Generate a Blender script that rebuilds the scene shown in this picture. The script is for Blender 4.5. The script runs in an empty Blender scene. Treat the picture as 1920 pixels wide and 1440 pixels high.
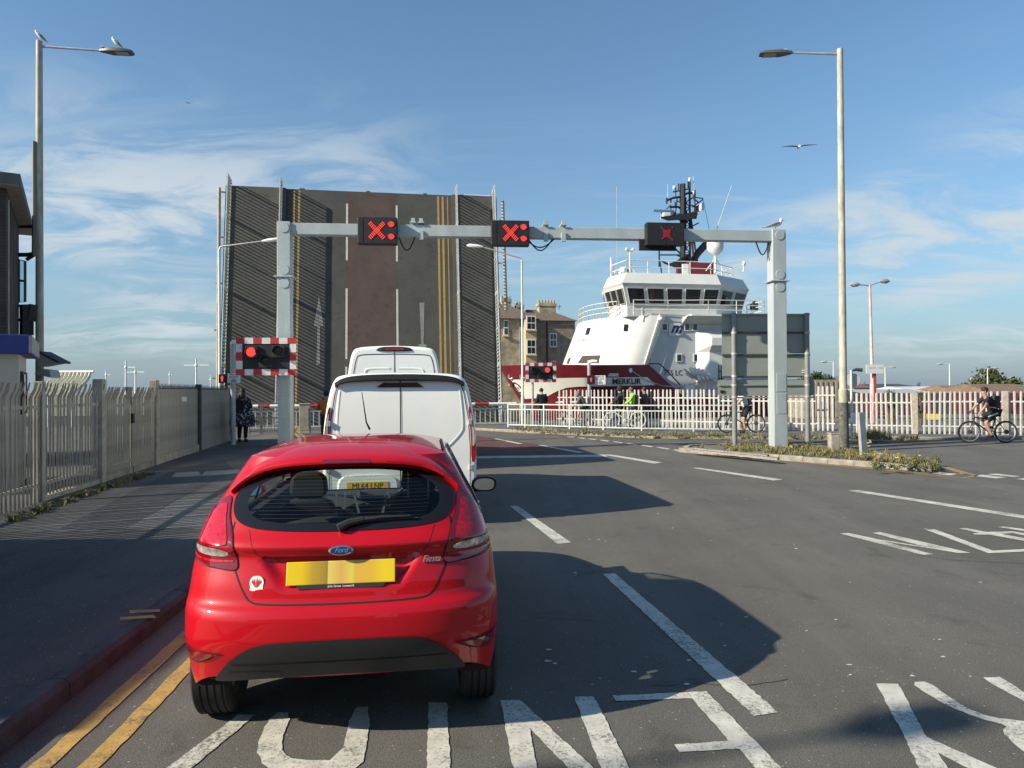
import bpy, bmesh, math, random
import numpy as np
from mathutils import Vector, Matrix, Euler
from mathutils.geometry import delaunay_2d_cdt
R = math.radians
random.seed(7)
S = bpy.context.scene
COL = S.collection

# ---------------------------------------------------------------- camera
F, CX, CY, CAMH = 1331.0, 960.0, 720.0, 1.76
cam_d = bpy.data.cameras.new('camera'); cam = bpy.data.objects.new('camera', cam_d); COL.objects.link(cam)
cam_d.sensor_width = 36.0; cam_d.lens = F / 1920 * 36; cam_d.clip_start = 0.05; cam_d.clip_end = 6000
CAMROT = (Matrix.Rotation(R(90.43), 3, 'X') @ Matrix.Rotation(R(-0.35), 3, 'Z'))
cam.location = (0, 0, CAMH); cam.rotation_euler = CAMROT.to_euler()
S.camera = cam

# ---------------------------------------------------------------- sky, sun, exposure
SUNDIR = Vector((-1.62, -0.70, 1.0)).normalized()          # towards the sun
ELEV = math.asin(SUNDIR.z); AZ = math.atan2(SUNDIR.x, SUNDIR.y)
W = bpy.data.worlds.new('World'); S.world = W; W.use_nodes = True
def nn(nt, typ, **kw):
    n = nt.nodes.new(typ)
    for k, v in kw.items():
        if k.startswith('i_'):
            key = k[2:]; key = int(key) if key.isdigit() else key.replace('_', ' ')
            n.inputs[key].default_value = v
        else: setattr(n, k, v)
    return n
CLOUD_A, CLOUD_B = (5.5, 1.2, 0), (9.3, 6.2, 0)
def world():
    nt = W.node_tree; nt.nodes.clear(); L = nt.links.new
    out = nn(nt, 'ShaderNodeOutputWorld'); bg = nn(nt, 'ShaderNodeBackground'); bg.inputs[1].default_value = 0.088
    sky = nn(nt, 'ShaderNodeTexSky', sky_type='NISHITA', sun_disc=False, sun_elevation=ELEV, sun_rotation=AZ,
             altitude=0.0, air_density=1.0, dust_density=0.3, ozone_density=2.2)
    tc = nn(nt, 'ShaderNodeTexCoord'); sp = nn(nt, 'ShaderNodeSeparateXYZ'); L(tc.outputs['Generated'], sp.inputs[0])
    za = nn(nt, 'ShaderNodeMath', operation='MAXIMUM'); L(sp.outputs[2], za.inputs[0]); za.inputs[1].default_value = 0.0
    zb = nn(nt, 'ShaderNodeMath', operation='ADD'); L(za.outputs[0], zb.inputs[0]); zb.inputs[1].default_value = 0.16
    u = nn(nt, 'ShaderNodeMath', operation='DIVIDE'); L(sp.outputs[0], u.inputs[0]); L(zb.outputs[0], u.inputs[1])
    v = nn(nt, 'ShaderNodeMath', operation='DIVIDE'); L(sp.outputs[1], v.inputs[0]); L(zb.outputs[0], v.inputs[1])
    cb = nn(nt, 'ShaderNodeCombineXYZ'); L(u.outputs[0], cb.inputs[0]); L(v.outputs[0], cb.inputs[1])
    def layer(loc, rot, sc, nscale, detail, rough, dist, lo, hi, amt):
        mp = nn(nt, 'ShaderNodeMapping'); L(cb.outputs[0], mp.inputs[0])
        mp.inputs[1].default_value = loc; mp.inputs[2].default_value = (0, 0, R(rot)); mp.inputs[3].default_value = sc
        no = nn(nt, 'ShaderNodeTexNoise', i_Scale=nscale, i_Detail=detail, i_Roughness=rough, i_Distortion=dist); L(mp.outputs[0], no.inputs['Vector'])
        mr = nn(nt, 'ShaderNodeMapRange', interpolation_type='SMOOTHSTEP'); L(no.outputs[0], mr.inputs[0])
        mr.inputs[1].default_value = lo; mr.inputs[2].default_value = hi; mr.inputs[3].default_value = 0; mr.inputs[4].default_value = amt
        return mr.outputs[0]
    def mul(a, b):
        m = nn(nt, 'ShaderNodeMath', operation='MULTIPLY'); L(a, m.inputs[0]); L(b, m.inputs[1]); return m.outputs[0]
    def mx(a, b):
        m = nn(nt, 'ShaderNodeMath', operation='MAXIMUM'); L(a, m.inputs[0]); L(b, m.inputs[1]); return m.outputs[0]
    broad = layer(CLOUD_A, 20, (1, 1, 1), 0.55, 2, 0.5, 0.2, 0.44, 0.60, 1.0)          # where cloud banks lie
    puffs = layer((1.7, 4.2, 0), -30, (1.0, 1.5, 1), 2.0, 12, 0.62, 0.7, 0.40, 0.64, 0.95)
    wisps = layer(CLOUD_B, 52, (0.42, 2.4, 1), 1.15, 10, 0.58, 0.8, 0.50, 0.74, 0.55)
    low = nn(nt, 'ShaderNodeMapRange', interpolation_type='SMOOTHSTEP'); L(sp.outputs[2], low.inputs[0]); low.inputs[1].default_value = 0.42; low.inputs[2].default_value = 0.22; low.inputs[3].default_value = 0.0; low.inputs[4].default_value = 1.0
    up_ = nn(nt, 'ShaderNodeMapRange', interpolation_type='SMOOTHSTEP'); L(sp.outputs[2], up_.inputs[0]); up_.inputs[1].default_value = 0.0; up_.inputs[2].default_value = 0.09
    mask = mul(mul(mx(mul(broad, puffs), wisps), low.outputs[0]), up_.outputs[0])
    tint = nn(nt, 'ShaderNodeMix', data_type='RGBA', blend_type='MULTIPLY'); tint.inputs[0].default_value = 1; L(sky.outputs[0], tint.inputs[6]); tint.inputs[7].default_value = (0.86, 1.12, 1.18, 1)
    # pale summer haze towards the horizon, the same all round
    hz_ = nn(nt, 'ShaderNodeMath', operation='MULTIPLY'); L(za.outputs[0], hz_.inputs[0]); hz_.inputs[1].default_value = -5.5
    he = nn(nt, 'ShaderNodeMath', operation='EXPONENT'); L(hz_.outputs[0], he.inputs[0])
    hm = nn(nt, 'ShaderNodeMix', data_type='RGBA'); L(he.outputs[0], hm.inputs[0]); L(tint.outputs[2], hm.inputs[6]); hm.inputs[7].default_value = (2.15, 2.68, 3.2, 1)
    mix = nn(nt, 'ShaderNodeMix', data_type='RGBA'); L(mask, mix.inputs[0]); L(hm.outputs[2], mix.inputs[6])
    mix.inputs[7].default_value = (4.5, 5.1, 5.5, 1)
    L(mix.outputs[2], bg.inputs[0]); L(bg.outputs[0], out.inputs[0])
world()
sun_d = bpy.data.lights.new('sun', 'SUN'); sun = bpy.data.objects.new('sun', sun_d); COL.objects.link(sun)
sun_d.energy = 5.0; sun_d.angle = R(0.53); sun_d.color = (1.0, 0.90, 0.74)
sun.rotation_euler = SUNDIR.to_track_quat('Z', 'Y').to_euler(); sun.location = (-30, -20, 30)
S.view_settings.view_transform = 'Standard'; S.view_settings.look = 'None'; S.view_settings.gamma = 1
S.view_settings.exposure = 0.64; S.view_settings.use_curve_mapping = False
S.cycles.max_bounces = 8; S.cycles.transparent_max_bounces = 16; S.cycles.use_denoising = True

# ---------------------------------------------------------------- placing: a sight line met with a depth or with the ground
def ray(px, py): return CAMROT @ Vector(((px - CX) / F, -(py - CY) / F, -1.0))
def at(px, py, Y):
    d = ray(px, py); t = Y / d.y; return Vector((d.x * t, Y, CAMH + d.z * t))
def gr(px, py, z=0.0):
    d = ray(px, py); t = (z - CAMH) / d.z; return Vector((d.x * t, d.y * t, z))

# ---------------------------------------------------------------- materials
MATS = {}
def mat(name, col, rough=0.6, metal=0.0, var=0.0, vscale=6.0, bump=0.0, bscale=40.0, coat=0.0, emit=None, es=0.0, col2=None, spec=0.5, detail=4, stretch=None, patch=None):
    if name in MATS: return MATS[name]
    m = bpy.data.materials.new(name); m.use_nodes = True; nt = m.node_tree; L = nt.links.new
    b = nt.nodes['Principled BSDF']
    b.inputs['Base Color'].default_value = (*col, 1); b.inputs['Roughness'].default_value = rough; b.inputs['Metallic'].default_value = metal
    b.inputs['Coat Weight'].default_value = coat; b.inputs['Coat Roughness'].default_value = 0.03; b.inputs['Specular IOR Level'].default_value = spec
    tc = nn(nt, 'ShaderNodeTexCoord'); src = tc.outputs['Object']
    if stretch:
        mp = nn(nt, 'ShaderNodeMapping'); mp.inputs[3].default_value = stretch; L(src, mp.inputs[0]); src = mp.outputs[0]
    if var > 0 or col2:
        no = nn(nt, 'ShaderNodeTexNoise', i_Scale=vscale, i_Detail=detail, i_Roughness=0.6); L(src, no.inputs['Vector'])
        mr = nn(nt, 'ShaderNodeMapRange'); L(no.outputs[0], mr.inputs[0]); mr.inputs[1].default_value = 0.32; mr.inputs[2].default_value = 0.68
        mx = nn(nt, 'ShaderNodeMix', data_type='RGBA'); L(mr.outputs[0], mx.inputs[0])
        c2 = col2 if col2 else tuple(min(1, c * (1 + var)) for c in col); c1 = col if col2 else tuple(c * (1 - var) for c in col)
        mx.inputs[6].default_value = (*c1, 1); mx.inputs[7].default_value = (*c2, 1); L(mx.outputs[2], b.inputs['Base Color'])
        rr = nn(nt, 'ShaderNodeMapRange'); L(no.outputs[0], rr.inputs[0]); rr.inputs[3].default_value = max(0, rough - 0.1); rr.inputs[4].default_value = min(1, rough + 0.1); L(rr.outputs[0], b.inputs['Roughness'])
    if bump > 0:
        n2 = nn(nt, 'ShaderNodeTexNoise', i_Scale=bscale, i_Detail=3); L(src, n2.inputs['Vector'])
        bp = nn(nt, 'ShaderNodeBump', i_Strength=bump, i_Distance=0.01); L(n2.outputs[0], bp.inputs['Height']); L(bp.outputs[0], b.inputs['Normal'])
    if emit: b.inputs['Emission Color'].default_value = (*emit, 1); b.inputs['Emission Strength'].default_value = es
    MATS[name] = m; return m
def glass_mat(name, tint=(0.55, 0.6, 0.6), ior=1.5, rough=0.0):
    if name in MATS: return MATS[name]
    m = bpy.data.materials.new(name); m.use_nodes = True; nt = m.node_tree; nt.nodes.clear(); L = nt.links.new
    o = nn(nt, 'ShaderNodeOutputMaterial'); t = nn(nt, 'ShaderNodeBsdfTransparent'); t.inputs[0].default_value = (*tint, 1)
    g = nn(nt, 'ShaderNodeBsdfGlossy', i_Roughness=rough); f = nn(nt, 'ShaderNodeFresnel', i_IOR=ior); mx = nn(nt, 'ShaderNodeMixShader')
    ge = nn(nt, 'ShaderNodeNewGeometry'); mr = nn(nt, 'ShaderNodeMapRange'); L(ge.outputs['Backfacing'], mr.inputs[0]); mr.inputs[3].default_value = ior; mr.inputs[4].default_value = 1 / ior; L(mr.outputs[0], f.inputs[0])   # a thin pane: same from both sides
    L(f.outputs[0], mx.inputs[0]); L(t.outputs[0], mx.inputs[1]); L(g.outputs[0], mx.inputs[2]); L(mx.outputs[0], o.inputs[0])
    MATS[name] = m; return m
def asphalt(name, base, grain=0.5, speck=0.02, tint2=None, big=0.25):
    m = bpy.data.materials.new(name); m.use_nodes = True; nt = m.node_tree; L = nt.links.new; b = nt.nodes['Principled BSDF']
    ge = nn(nt, 'ShaderNodeNewGeometry'); P = ge.outputs['Position']
    n1 = nn(nt, 'ShaderNodeTexNoise', i_Scale=150, i_Detail=3, i_Roughness=0.7); L(P, n1.inputs['Vector'])
    n2 = nn(nt, 'ShaderNodeTexNoise', i_Scale=0.45, i_Detail=6, i_Roughness=0.6); L(P, n2.inputs['Vector'])
    n3 = nn(nt, 'ShaderNodeTexVoronoi', i_Scale=70); L(P, n3.inputs['Vector'])
    mpx = nn(nt, 'ShaderNodeMapping'); L(P, mpx.inputs[0]); mpx.inputs[2].default_value = (0, 0, R(-7)); mpx.inputs[3].default_value = (1.0, 0.06, 1)
    n5 = nn(nt, 'ShaderNodeTexNoise', i_Scale=1.3, i_Detail=5, i_Roughness=0.65); L(mpx.outputs[0], n5.inputs['Vector'])
    r5 = nn(nt, 'ShaderNodeMapRange'); L(n5.outputs[0], r5.inputs[0]); r5.inputs[1].default_value = 0.32; r5.inputs[2].default_value = 0.68; r5.inputs[3].default_value = 1 - big * .9; r5.inputs[4].default_value = 1 + big * .9
    r1 = nn(nt, 'ShaderNodeMapRange'); L(n1.outputs[0], r1.inputs[0]); r1.inputs[1].default_value = 0.3; r1.inputs[2].default_value = 0.7; r1.inputs[3].default_value = 1 - grain; r1.inputs[4].default_value = 1 + grain
    r2 = nn(nt, 'ShaderNodeMapRange'); L(n2.outputs[0], r2.inputs[0]); r2.inputs[1].default_value = 0.3; r2.inputs[2].default_value = 0.7; r2.inputs[3].default_value = 1 - big; r2.inputs[4].default_value = 1 + big
    mm = nn(nt, 'ShaderNodeMath', operation='MULTIPLY'); L(r1.outputs[0], mm.inputs[0]); L(r2.outputs[0], mm.inputs[1])
    m5 = nn(nt, 'ShaderNodeMath', operation='MULTIPLY'); L(mm.outputs[0], m5.inputs[0]); L(r5.outputs[0], m5.inputs[1]); mm = m5
    n6 = nn(nt, 'ShaderNodeTexNoise', i_Scale=2.2, i_Detail=7, i_Roughness=0.7, i_Distortion=0.6); L(P, n6.inputs['Vector'])   # oil and rubber stains
    r6 = nn(nt, 'ShaderNodeMapRange', interpolation_type='SMOOTHSTEP'); L(n6.outputs[0], r6.inputs[0]); r6.inputs[1].default_value = 0.28; r6.inputs[2].default_value = 0.46; r6.inputs[3].default_value = 0.70; r6.inputs[4].default_value = 1.02
    m6 = nn(nt, 'ShaderNodeMath', operation='MULTIPLY'); L(mm.outputs[0], m6.inputs[0]); L(r6.outputs[0], m6.inputs[1]); mm = m6
    # pale stones in the surface: a few voronoi cells
    wn = nn(nt, 'ShaderNodeMath', operation='GREATER_THAN'); sx = nn(nt, 'ShaderNodeSeparateColor'); L(n3.outputs['Color'], sx.inputs[0]); L(sx.outputs[0], wn.inputs[0]); wn.inputs[1].default_value = 1 - speck
    sd = nn(nt, 'ShaderNodeMath', operation='LESS_THAN'); L(n3.outputs['Distance'], sd.inputs[0]); sd.inputs[1].default_value = 0.35
    ss = nn(nt, 'ShaderNodeMath', operation='MULTIPLY'); L(wn.outputs[0], ss.inputs[0]); L(sd.outputs[0], ss.inputs[1])
    vm = nn(nt, 'ShaderNodeVectorMath', operation='SCALE'); vm.inputs[0].default_value = base; L(mm.outputs[0], vm.inputs['Scale'])
    mx = nn(nt, 'ShaderNodeMix', data_type='RGBA'); L(ss.outputs[0], mx.inputs[0]); L(vm.outputs[0], mx.inputs[6]); mx.inputs[7].default_value = (0.34, 0.32, 0.29, 1)
    L(mx.outputs[2], b.inputs['Base Color']); b.inputs['Roughness'].default_value = 0.82; b.inputs['Specular IOR Level'].default_value = 0.35
    bp = nn(nt, 'ShaderNodeBump', i_Strength=0.55, i_Distance=0.006); L(n1.outputs[0], bp.inputs['Height']); L(bp.outputs[0], b.inputs['Normal'])
    MATS[name] = m; return m
def worn_paint(name, col, under, wear=0.34):
    m = bpy.data.materials.new(name); m.use_nodes = True; nt = m.node_tree; L = nt.links.new; b = nt.nodes['Principled BSDF']
    ge = nn(nt, 'ShaderNodeNewGeometry'); P = ge.outputs['Position']
    n1 = nn(nt, 'ShaderNodeTexNoise', i_Scale=55, i_Detail=6, i_Roughness=0.75); L(P, n1.inputs['Vector'])
    n2 = nn(nt, 'ShaderNodeTexNoise', i_Scale=3, i_Detail=4); L(P, n2.inputs['Vector'])
    ad = nn(nt, 'ShaderNodeMath', operation='MULTIPLY_ADD'); L(n2.outputs[0], ad.inputs[0]); ad.inputs[1].default_value = 0.45; L(n1.outputs[0], ad.inputs[2])
    mr = nn(nt, 'ShaderNodeMapRange'); L(ad.outputs[0], mr.inputs[0]); mr.inputs[1].default_value = wear + 0.20; mr.inputs[2].default_value = wear + 0.36
    mx = nn(nt, 'ShaderNodeMix', data_type='RGBA'); L(mr.outputs[0], mx.inputs[0]); mx.inputs[6].default_value = (*under, 1); mx.inputs[7].default_value = (*col, 1)
    n4 = nn(nt, 'ShaderNodeTexNoise', i_Scale=9, i_Detail=5); L(P, n4.inputs['Vector'])
    m2 = nn(nt, 'ShaderNodeMix', data_type='RGBA', blend_type='MULTIPLY'); m2.inputs[0].default_value = 0.55; L(mx.outputs[2], m2.inputs[6]); L(n4.outputs[0], m2.inputs[7])
    m3 = nn(nt, 'ShaderNodeVectorMath', operation='SCALE'); L(m2.outputs[2], m3.inputs[0]); m3.inputs['Scale'].default_value = 1.25
    L(m3.outputs[0], b.inputs['Base Color']); b.inputs['Roughness'].default_value = 0.7
    bp = nn(nt, 'ShaderNodeBump', i_Strength=0.3, i_Distance=0.004); L(n1.outputs[0], bp.inputs['Height']); L(bp.outputs[0], b.inputs['Normal'])
    MATS[name] = m; return m
def brick_mat(name, c1, c2, mortar, scale=1.0):
    m = bpy.data.materials.new(name); m.use_nodes = True; nt = m.node_tree; L = nt.links.new; b = nt.nodes['Principled BSDF']
    tc = nn(nt, 'ShaderNodeTexCoord'); br = nn(nt, 'ShaderNodeTexBrick'); mp = nn(nt, 'ShaderNodeMapping'); mp.inputs[2].default_value = (R(90), 0, 0)
    sp = nn(nt, 'ShaderNodeSeparateXYZ'); L(tc.outputs['Object'], sp.inputs[0]); ad = nn(nt, 'ShaderNodeMath', operation='ADD'); L(sp.outputs[0], ad.inputs[0]); L(sp.outputs[1], ad.inputs[1])
    cb = nn(nt, 'ShaderNodeCombineXYZ'); L(ad.outputs[0], cb.inputs[0]); L(sp.outputs[2], cb.inputs[1])
    L(cb.outputs[0], br.inputs['Vector']); br.inputs['Color1'].default_value = (*c1, 1); br.inputs['Color2'].default_value = (*c2, 1); br.inputs['Mortar'].default_value = (*mortar, 1)
    br.inputs['Scale'].default_value = scale; br.inputs['Brick Width'].default_value = 0.225; br.inputs['Row Height'].default_value = 0.075; br.inputs['Mortar Size'].default_value = 0.008
    no = nn(nt, 'ShaderNodeTexNoise', i_Scale=1.2, i_Detail=6); L(tc.outputs['Object'], no.inputs['Vector'])
    mr = nn(nt, 'ShaderNodeMapRange'); L(no.outputs[0], mr.inputs[0]); mr.inputs[1].default_value = .3; mr.inputs[2].default_value = .7; mr.inputs[3].default_value = 0.55; mr.inputs[4].default_value = 1.3
    vm = nn(nt, 'ShaderNodeVectorMath', operation='SCALE'); L(br.outputs[0], vm.inputs[0]); L(mr.outputs[0], vm.inputs['Scale'])
    L(vm.outputs[0], b.inputs['Base Color']); b.inputs['Roughness'].default_value = 0.85
    MATS[name] = m; return m

# ---------------------------------------------------------------- mesh building
class MB:
    def __init__(s): s.v = []; s.f = []; s.mi = []; s.cur = 0
    def add(s, vs, fs, M=None):
        o = len(s.v)
        s.v += [tuple(M @ Vector(p)) if M is not None else tuple(p) for p in vs]
        s.f += [tuple(i + o for i in f) for f in fs]; s.mi += [s.cur] * len(fs); return s
    def box(s, c, d, M=None):
        x, y, z = c; a, b, e = d[0] / 2, d[1] / 2, d[2] / 2
        vs = [(x + i * a, y + j * b, z + k * e) for k in (-1, 1) for j in (-1, 1) for i in (-1, 1)]
        return s.add(vs, [(0, 2, 3, 1), (4, 5, 7, 6), (0, 1, 5, 4), (2, 6, 7, 3), (0, 4, 6, 2), (1, 3, 7, 5)], M)
    def bar(s, p, q, w, h=None, up=(0, 0, 1)):
        p, q = Vector(p), Vector(q); d = q - p; L = d.length; h = h or w
        if L < 1e-6: return s
        d.normalize(); u = Vector(up)
        if abs(d.dot(u)) > 0.98: u = Vector((1, 0, 0))
        x = d.cross(u).normalized(); z = x.cross(d)
        M = Matrix((x, d, z)).transposed().to_4x4(); M.translation = (p + q) / 2
        return s.box((0, 0, 0), (w, L, h), M)
    def tube(s, pts, r, n=8, cap=True, closed=False):
        pts = [Vector(p) for p in pts]; m = len(pts); rs = r if isinstance(r, (list, tuple)) else [r] * m
        rings = []; prev = None
        for i, p in enumerate(pts):
            a = pts[i - 1] if (i > 0 or closed) else p; b = pts[(i + 1) % m] if (i < m - 1 or closed) else p
            d = (b - a).normalized()
            if prev is None:
                u = Vector((0, 0, 1)) if abs(d.z) < 0.9 else Vector((1, 0, 0)); x = d.cross(u).normalized()
            else:
                x = (prev - d * prev.dot(d)).normalized()
            prev = x; y = d.cross(x)
            rings.append([p + (x * math.cos(2 * math.pi * k / n) + y * math.sin(2 * math.pi * k / n)) * rs[i] for k in range(n)])
        return s.loft(rings, cap=cap and not closed, wrap=closed)
    def loft(s, rings, cap=True, wrap=False, open_=False, M=None):
        n = len(rings[0]); vs = [p for r in rings for p in r]; fs = []
        m = len(rings)
        for i in range(m if wrap else m - 1):
            a, b = i * n, ((i + 1) % m) * n
            for k in range(n - 1 if open_ else n):
                k2 = (k + 1) % n; fs.append((a + k, a + k2, b + k2, b + k))
        if cap: fs.append(tuple(range(n - 1, -1, -1))); fs.append(tuple((m - 1) * n + k for k in range(n)))
        return s.add(vs, fs, M)
    def lathe(s, prof, n=24, M=None, cap=False):                # prof (r, z) about z
        return s.loft([[(r * math.cos(2 * math.pi * k / n), r * math.sin(2 * math.pi * k / n), z) for k in range(n)] for r, z in prof], cap=cap, M=M)
    def prism(s, poly, z0, z1, M=None):
        return s.loft([[(x, y, z0) for x, y in poly], [(x, y, z1) for x, y in poly]], cap=True, M=M)
    def ell(s, c, r, n=12, m=8, M=None):
        rings = []
        for j in range(m + 1):
            a = math.pi * j / m; q = max(1e-3, math.sin(a))
            rings.append([(c[0] + r[0] * q * math.cos(2 * math.pi * k / n), c[1] + r[1] * q * math.sin(2 * math.pi * k / n), c[2] - r[2] * math.cos(a)) for k in range(n)])
        return s.loft(rings, cap=False, M=M)
    def build(s, name, m, parent=None, smooth=False, bevel=0, w=False, ang=35, **props):
        vs = s.v
        if w and parent is not None:
            I = (Matrix.Translation(parent.location) @ parent.rotation_euler.to_matrix().to_4x4()).inverted()
            vs = [tuple(I @ Vector(p)) for p in vs]
        me = bpy.data.meshes.new(name); me.from_pydata(vs, [], s.f)
        ms = m if isinstance(m, (list, tuple)) else [m]
        for q in ms: me.materials.append(q)
        if len(ms) > 1: me.polygons.foreach_set('material_index', s.mi)
        bm = bmesh.new(); bm.from_mesh(me); bmesh.ops.recalc_face_normals(bm, faces=bm.faces); bm.to_mesh(me); bm.free()
        if smooth:
            me.polygons.foreach_set('use_smooth', [True] * len(me.polygons)); me.set_sharp_from_angle(angle=R(ang))
        me.update()
        o = bpy.data.objects.new(name, me); COL.objects.link(o)
        if parent is not None: o.parent = parent
        if bevel:
            b = o.modifiers.new('bevel', 'BEVEL'); b.width = bevel; b.segments = 2; b.limit_method = 'ANGLE'; b.angle_limit = R(40)
        for k, q in props.items(): o[k] = q
        return o
def thing(name, label, cat, loc=(0, 0, 0), rz=0.0, group=None):
    o = bpy.data.objects.new(name, None); COL.objects.link(o); o.location = loc; o.rotation_euler = (0, 0, rz)
    o['label'] = label; o['category'] = cat
    if group: o['group'] = group
    return o
def tag(o, label, cat, group=None):
    o['label'] = label; o['category'] = cat
    if group: o['group'] = group
    return o
def inst(src, parent, loc=(0, 0, 0), rot=(0, 0, 0), name=None):
    c = src.copy(); COL.objects.link(c); c.parent = parent; c.location = loc; c.rotation_euler = rot
    for k in ('label', 'category', 'group'):
        if k in c: del c[k]
    return c
def copy_tree(o, parent=None):
    c = o.copy(); COL.objects.link(c); c.parent = parent
    for ch in list(o.children): copy_tree(ch, c)
    return c
def text(name, body, size, m, parent, M, ext=0.002, shear=0.0, bold=0.0, sx=1.0, align='CENTER'):
    cu = bpy.data.curves.new(name, 'FONT'); cu.body = body; cu.size = size; cu.extrude = ext; cu.shear = shear; cu.offset = bold
    cu.align_x = align; cu.align_y = 'CENTER'; cu.resolution_u = 3
    t = bpy.data.objects.new(name + '_tmp', cu); COL.objects.link(t)
    dg = bpy.context.evaluated_depsgraph_get(); me = bpy.data.meshes.new_from_object(t.evaluated_get(dg)); bpy.data.objects.remove(t)
    me.transform(Matrix.Diagonal((sx, 1, 1, 1))); me.transform(M); me.materials.clear(); me.materials.append(m)
    o = bpy.data.objects.new(name, me); COL.objects.link(o)
    if parent is not None: o.parent = parent
    return o
def facing(origin, xdir, up=(0, 0, 1)):                          # matrix for flat things: local x along xdir, local y up
    x = Vector(xdir).normalized(); y = Vector(up); y = (y - x * y.dot(x)).normalized(); z = x.cross(y)
    M = Matrix((x, y, z)).transposed().to_4x4(); M.translation = Vector(origin); return M
def pchip(tab):
    xs = np.array([a for a, b in tab], float); ys = np.array([b for a, b in tab], float); h = np.diff(xs); d = np.diff(ys) / h
    m = np.zeros(len(xs)); m[0] = d[0]; m[-1] = d[-1]
    for i in range(1, len(xs) - 1):
        if d[i - 1] * d[i] > 0:
            w1 = 2 * h[i] + h[i - 1]; w2 = h[i] + 2 * h[i - 1]; m[i] = (w1 + w2) / (w1 / d[i - 1] + w2 / d[i])
    def f(x):
        x = min(max(x, xs[0]), xs[-1]); i = min(int(np.searchsorted(xs, x, 'right')) - 1, len(h) - 1); t = (x - xs[i]) / h[i]
        return ((1 + 2 * t) * (1 - t) ** 2 * ys[i] + t * (1 - t) ** 2 * h[i] * m[i] + t * t * (3 - 2 * t) * ys[i + 1] + t * t * (t - 1) * h[i] * m[i + 1])
    return f
def pip(p, poly):
    x, y = p; c = False; n = len(poly)
    for i in range(n):
        x1, y1 = poly[i]; x2, y2 = poly[i - 1]
        if (y1 > y) != (y2 > y) and x < (x2 - x1) * (y - y1) / (y2 - y1) + x1: c = not c
    return c
def rounded(poly, k=3, closed=True):                             # Chaikin corner cutting
    for _ in range(k):
        out = []; n = len(poly)
        for i in range(n if closed else n - 1):
            a, b = Vector(poly[i]), Vector(poly[(i + 1) % n]); out += [tuple(a * .75 + b * .25), tuple(a * .25 + b * .75)]
        if not closed: out = [tuple(poly[0])] + out + [tuple(poly[-1])]
        poly = out
    return poly
def subdiv(poly, step, closed=True):
    out = []; n = len(poly)
    for i in range(n if closed else n - 1):
        a, b = Vector(poly[i]), Vector(poly[(i + 1) % n]); k = max(1, int((b - a).length / step))
        out += [tuple(a.lerp(b, j / k)) for j in range(k)]
    if not closed: out.append(tuple(poly[-1]))
    return out
def patch(mb, outline, fn, step=0.03, hole=None):                # a flat outline filled with a grid and laid on the surface fn(a, b) -> point
    o = subdiv(outline, step); pts = list(o); edges = [(i, (i + 1) % len(o)) for i in range(len(o))]
    if hole:
        h = subdiv(hole, step); k = len(pts); pts += h; edges += [(k + i, k + (i + 1) % len(h)) for i in range(len(h))]
    xs = [p[0] for p in o]; ys = [p[1] for p in o]
    x = min(xs) + step / 2
    while x < max(xs):
        y = min(ys) + step / 2
        while y < max(ys):
            if pip((x, y), o) and not (hole and pip((x, y), h)): pts.append((x, y))
            y += step
        x += step
    r = delaunay_2d_cdt([Vector(p) for p in pts], edges, [], 0, 1e-6)
    vs, fs = r[0], r[2]; keep = []
    for f in fs:
        c = (sum(vs[i][0] for i in f) / len(f), sum(vs[i][1] for i in f) / len(f))
        if pip(c, o) and not (hole and pip(c, h)): keep.append(tuple(f))
    mb.add([fn(p[0], p[1]) for p in vs], keep); return mb
# ================================================================ materials in use
M_ROAD = asphalt('road_asphalt', (0.113, 0.107, 0.092), 0.75, 0.012, big=0.17)
M_FOOT = asphalt('footway_asphalt', (0.105, 0.10, 0.092), 0.45, 0.02, big=0.3)
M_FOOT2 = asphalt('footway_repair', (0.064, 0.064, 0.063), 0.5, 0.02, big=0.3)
M_FOOT3 = asphalt('footway_old', (0.125, 0.123, 0.118), 0.4, 0.02, big=0.3)
M_REDRD = asphalt('red_surfacing', (0.105, 0.048, 0.043), 0.4, 0.02, big=0.25)
M_GROUND = asphalt('yard_ground', (0.16, 0.145, 0.11), 0.4, 0.02, big=0.4)
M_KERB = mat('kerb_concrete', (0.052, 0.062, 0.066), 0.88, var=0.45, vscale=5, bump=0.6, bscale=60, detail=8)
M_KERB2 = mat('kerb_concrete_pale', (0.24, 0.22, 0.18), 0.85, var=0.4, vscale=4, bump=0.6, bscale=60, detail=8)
M_WHITEP = worn_paint('white_road_paint', (0.58, 0.56, 0.49), (0.13, 0.125, 0.11), 0.36)
M_YELLP = worn_paint('yellow_road_paint', (0.46, 0.29, 0.075), (0.14, 0.11, 0.07), 0.36)
M_GALV = mat('galvanised_steel', (0.42, 0.43, 0.42), 0.5, 0.35, var=0.18, vscale=3, detail=6)
M_GALVD = mat('weathered_galvanised', (0.31, 0.29, 0.24), 0.7, 0.1, var=0.3, vscale=2.5, detail=7, bump=0.2)
M_PALE = mat('pale_palisade_steel', (0.50, 0.49, 0.455), 0.6, 0.05, var=0.2, vscale=3, detail=6)
M_RAIL = mat('grey_green_rail_paint', (0.52, 0.56, 0.52), 0.55, 0.0, var=0.12, vscale=3, detail=6)
M_CONC = mat('concrete_post', (0.33, 0.30, 0.25), 0.9, var=0.25, vscale=8, bump=0.5, detail=7)
M_GANTRY = mat('gantry_grey_paint', (0.40, 0.45, 0.455), 0.5, 0.1, var=0.10, vscale=2.5, detail=7, stretch=(1, 1, 0.3))
M_BLACK = mat('black_housing', (0.014, 0.014, 0.016), 0.55, var=0.25, vscale=10)
M_DARK = mat('dark_grey_metal', (0.05, 0.052, 0.055), 0.6, var=0.2)
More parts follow.
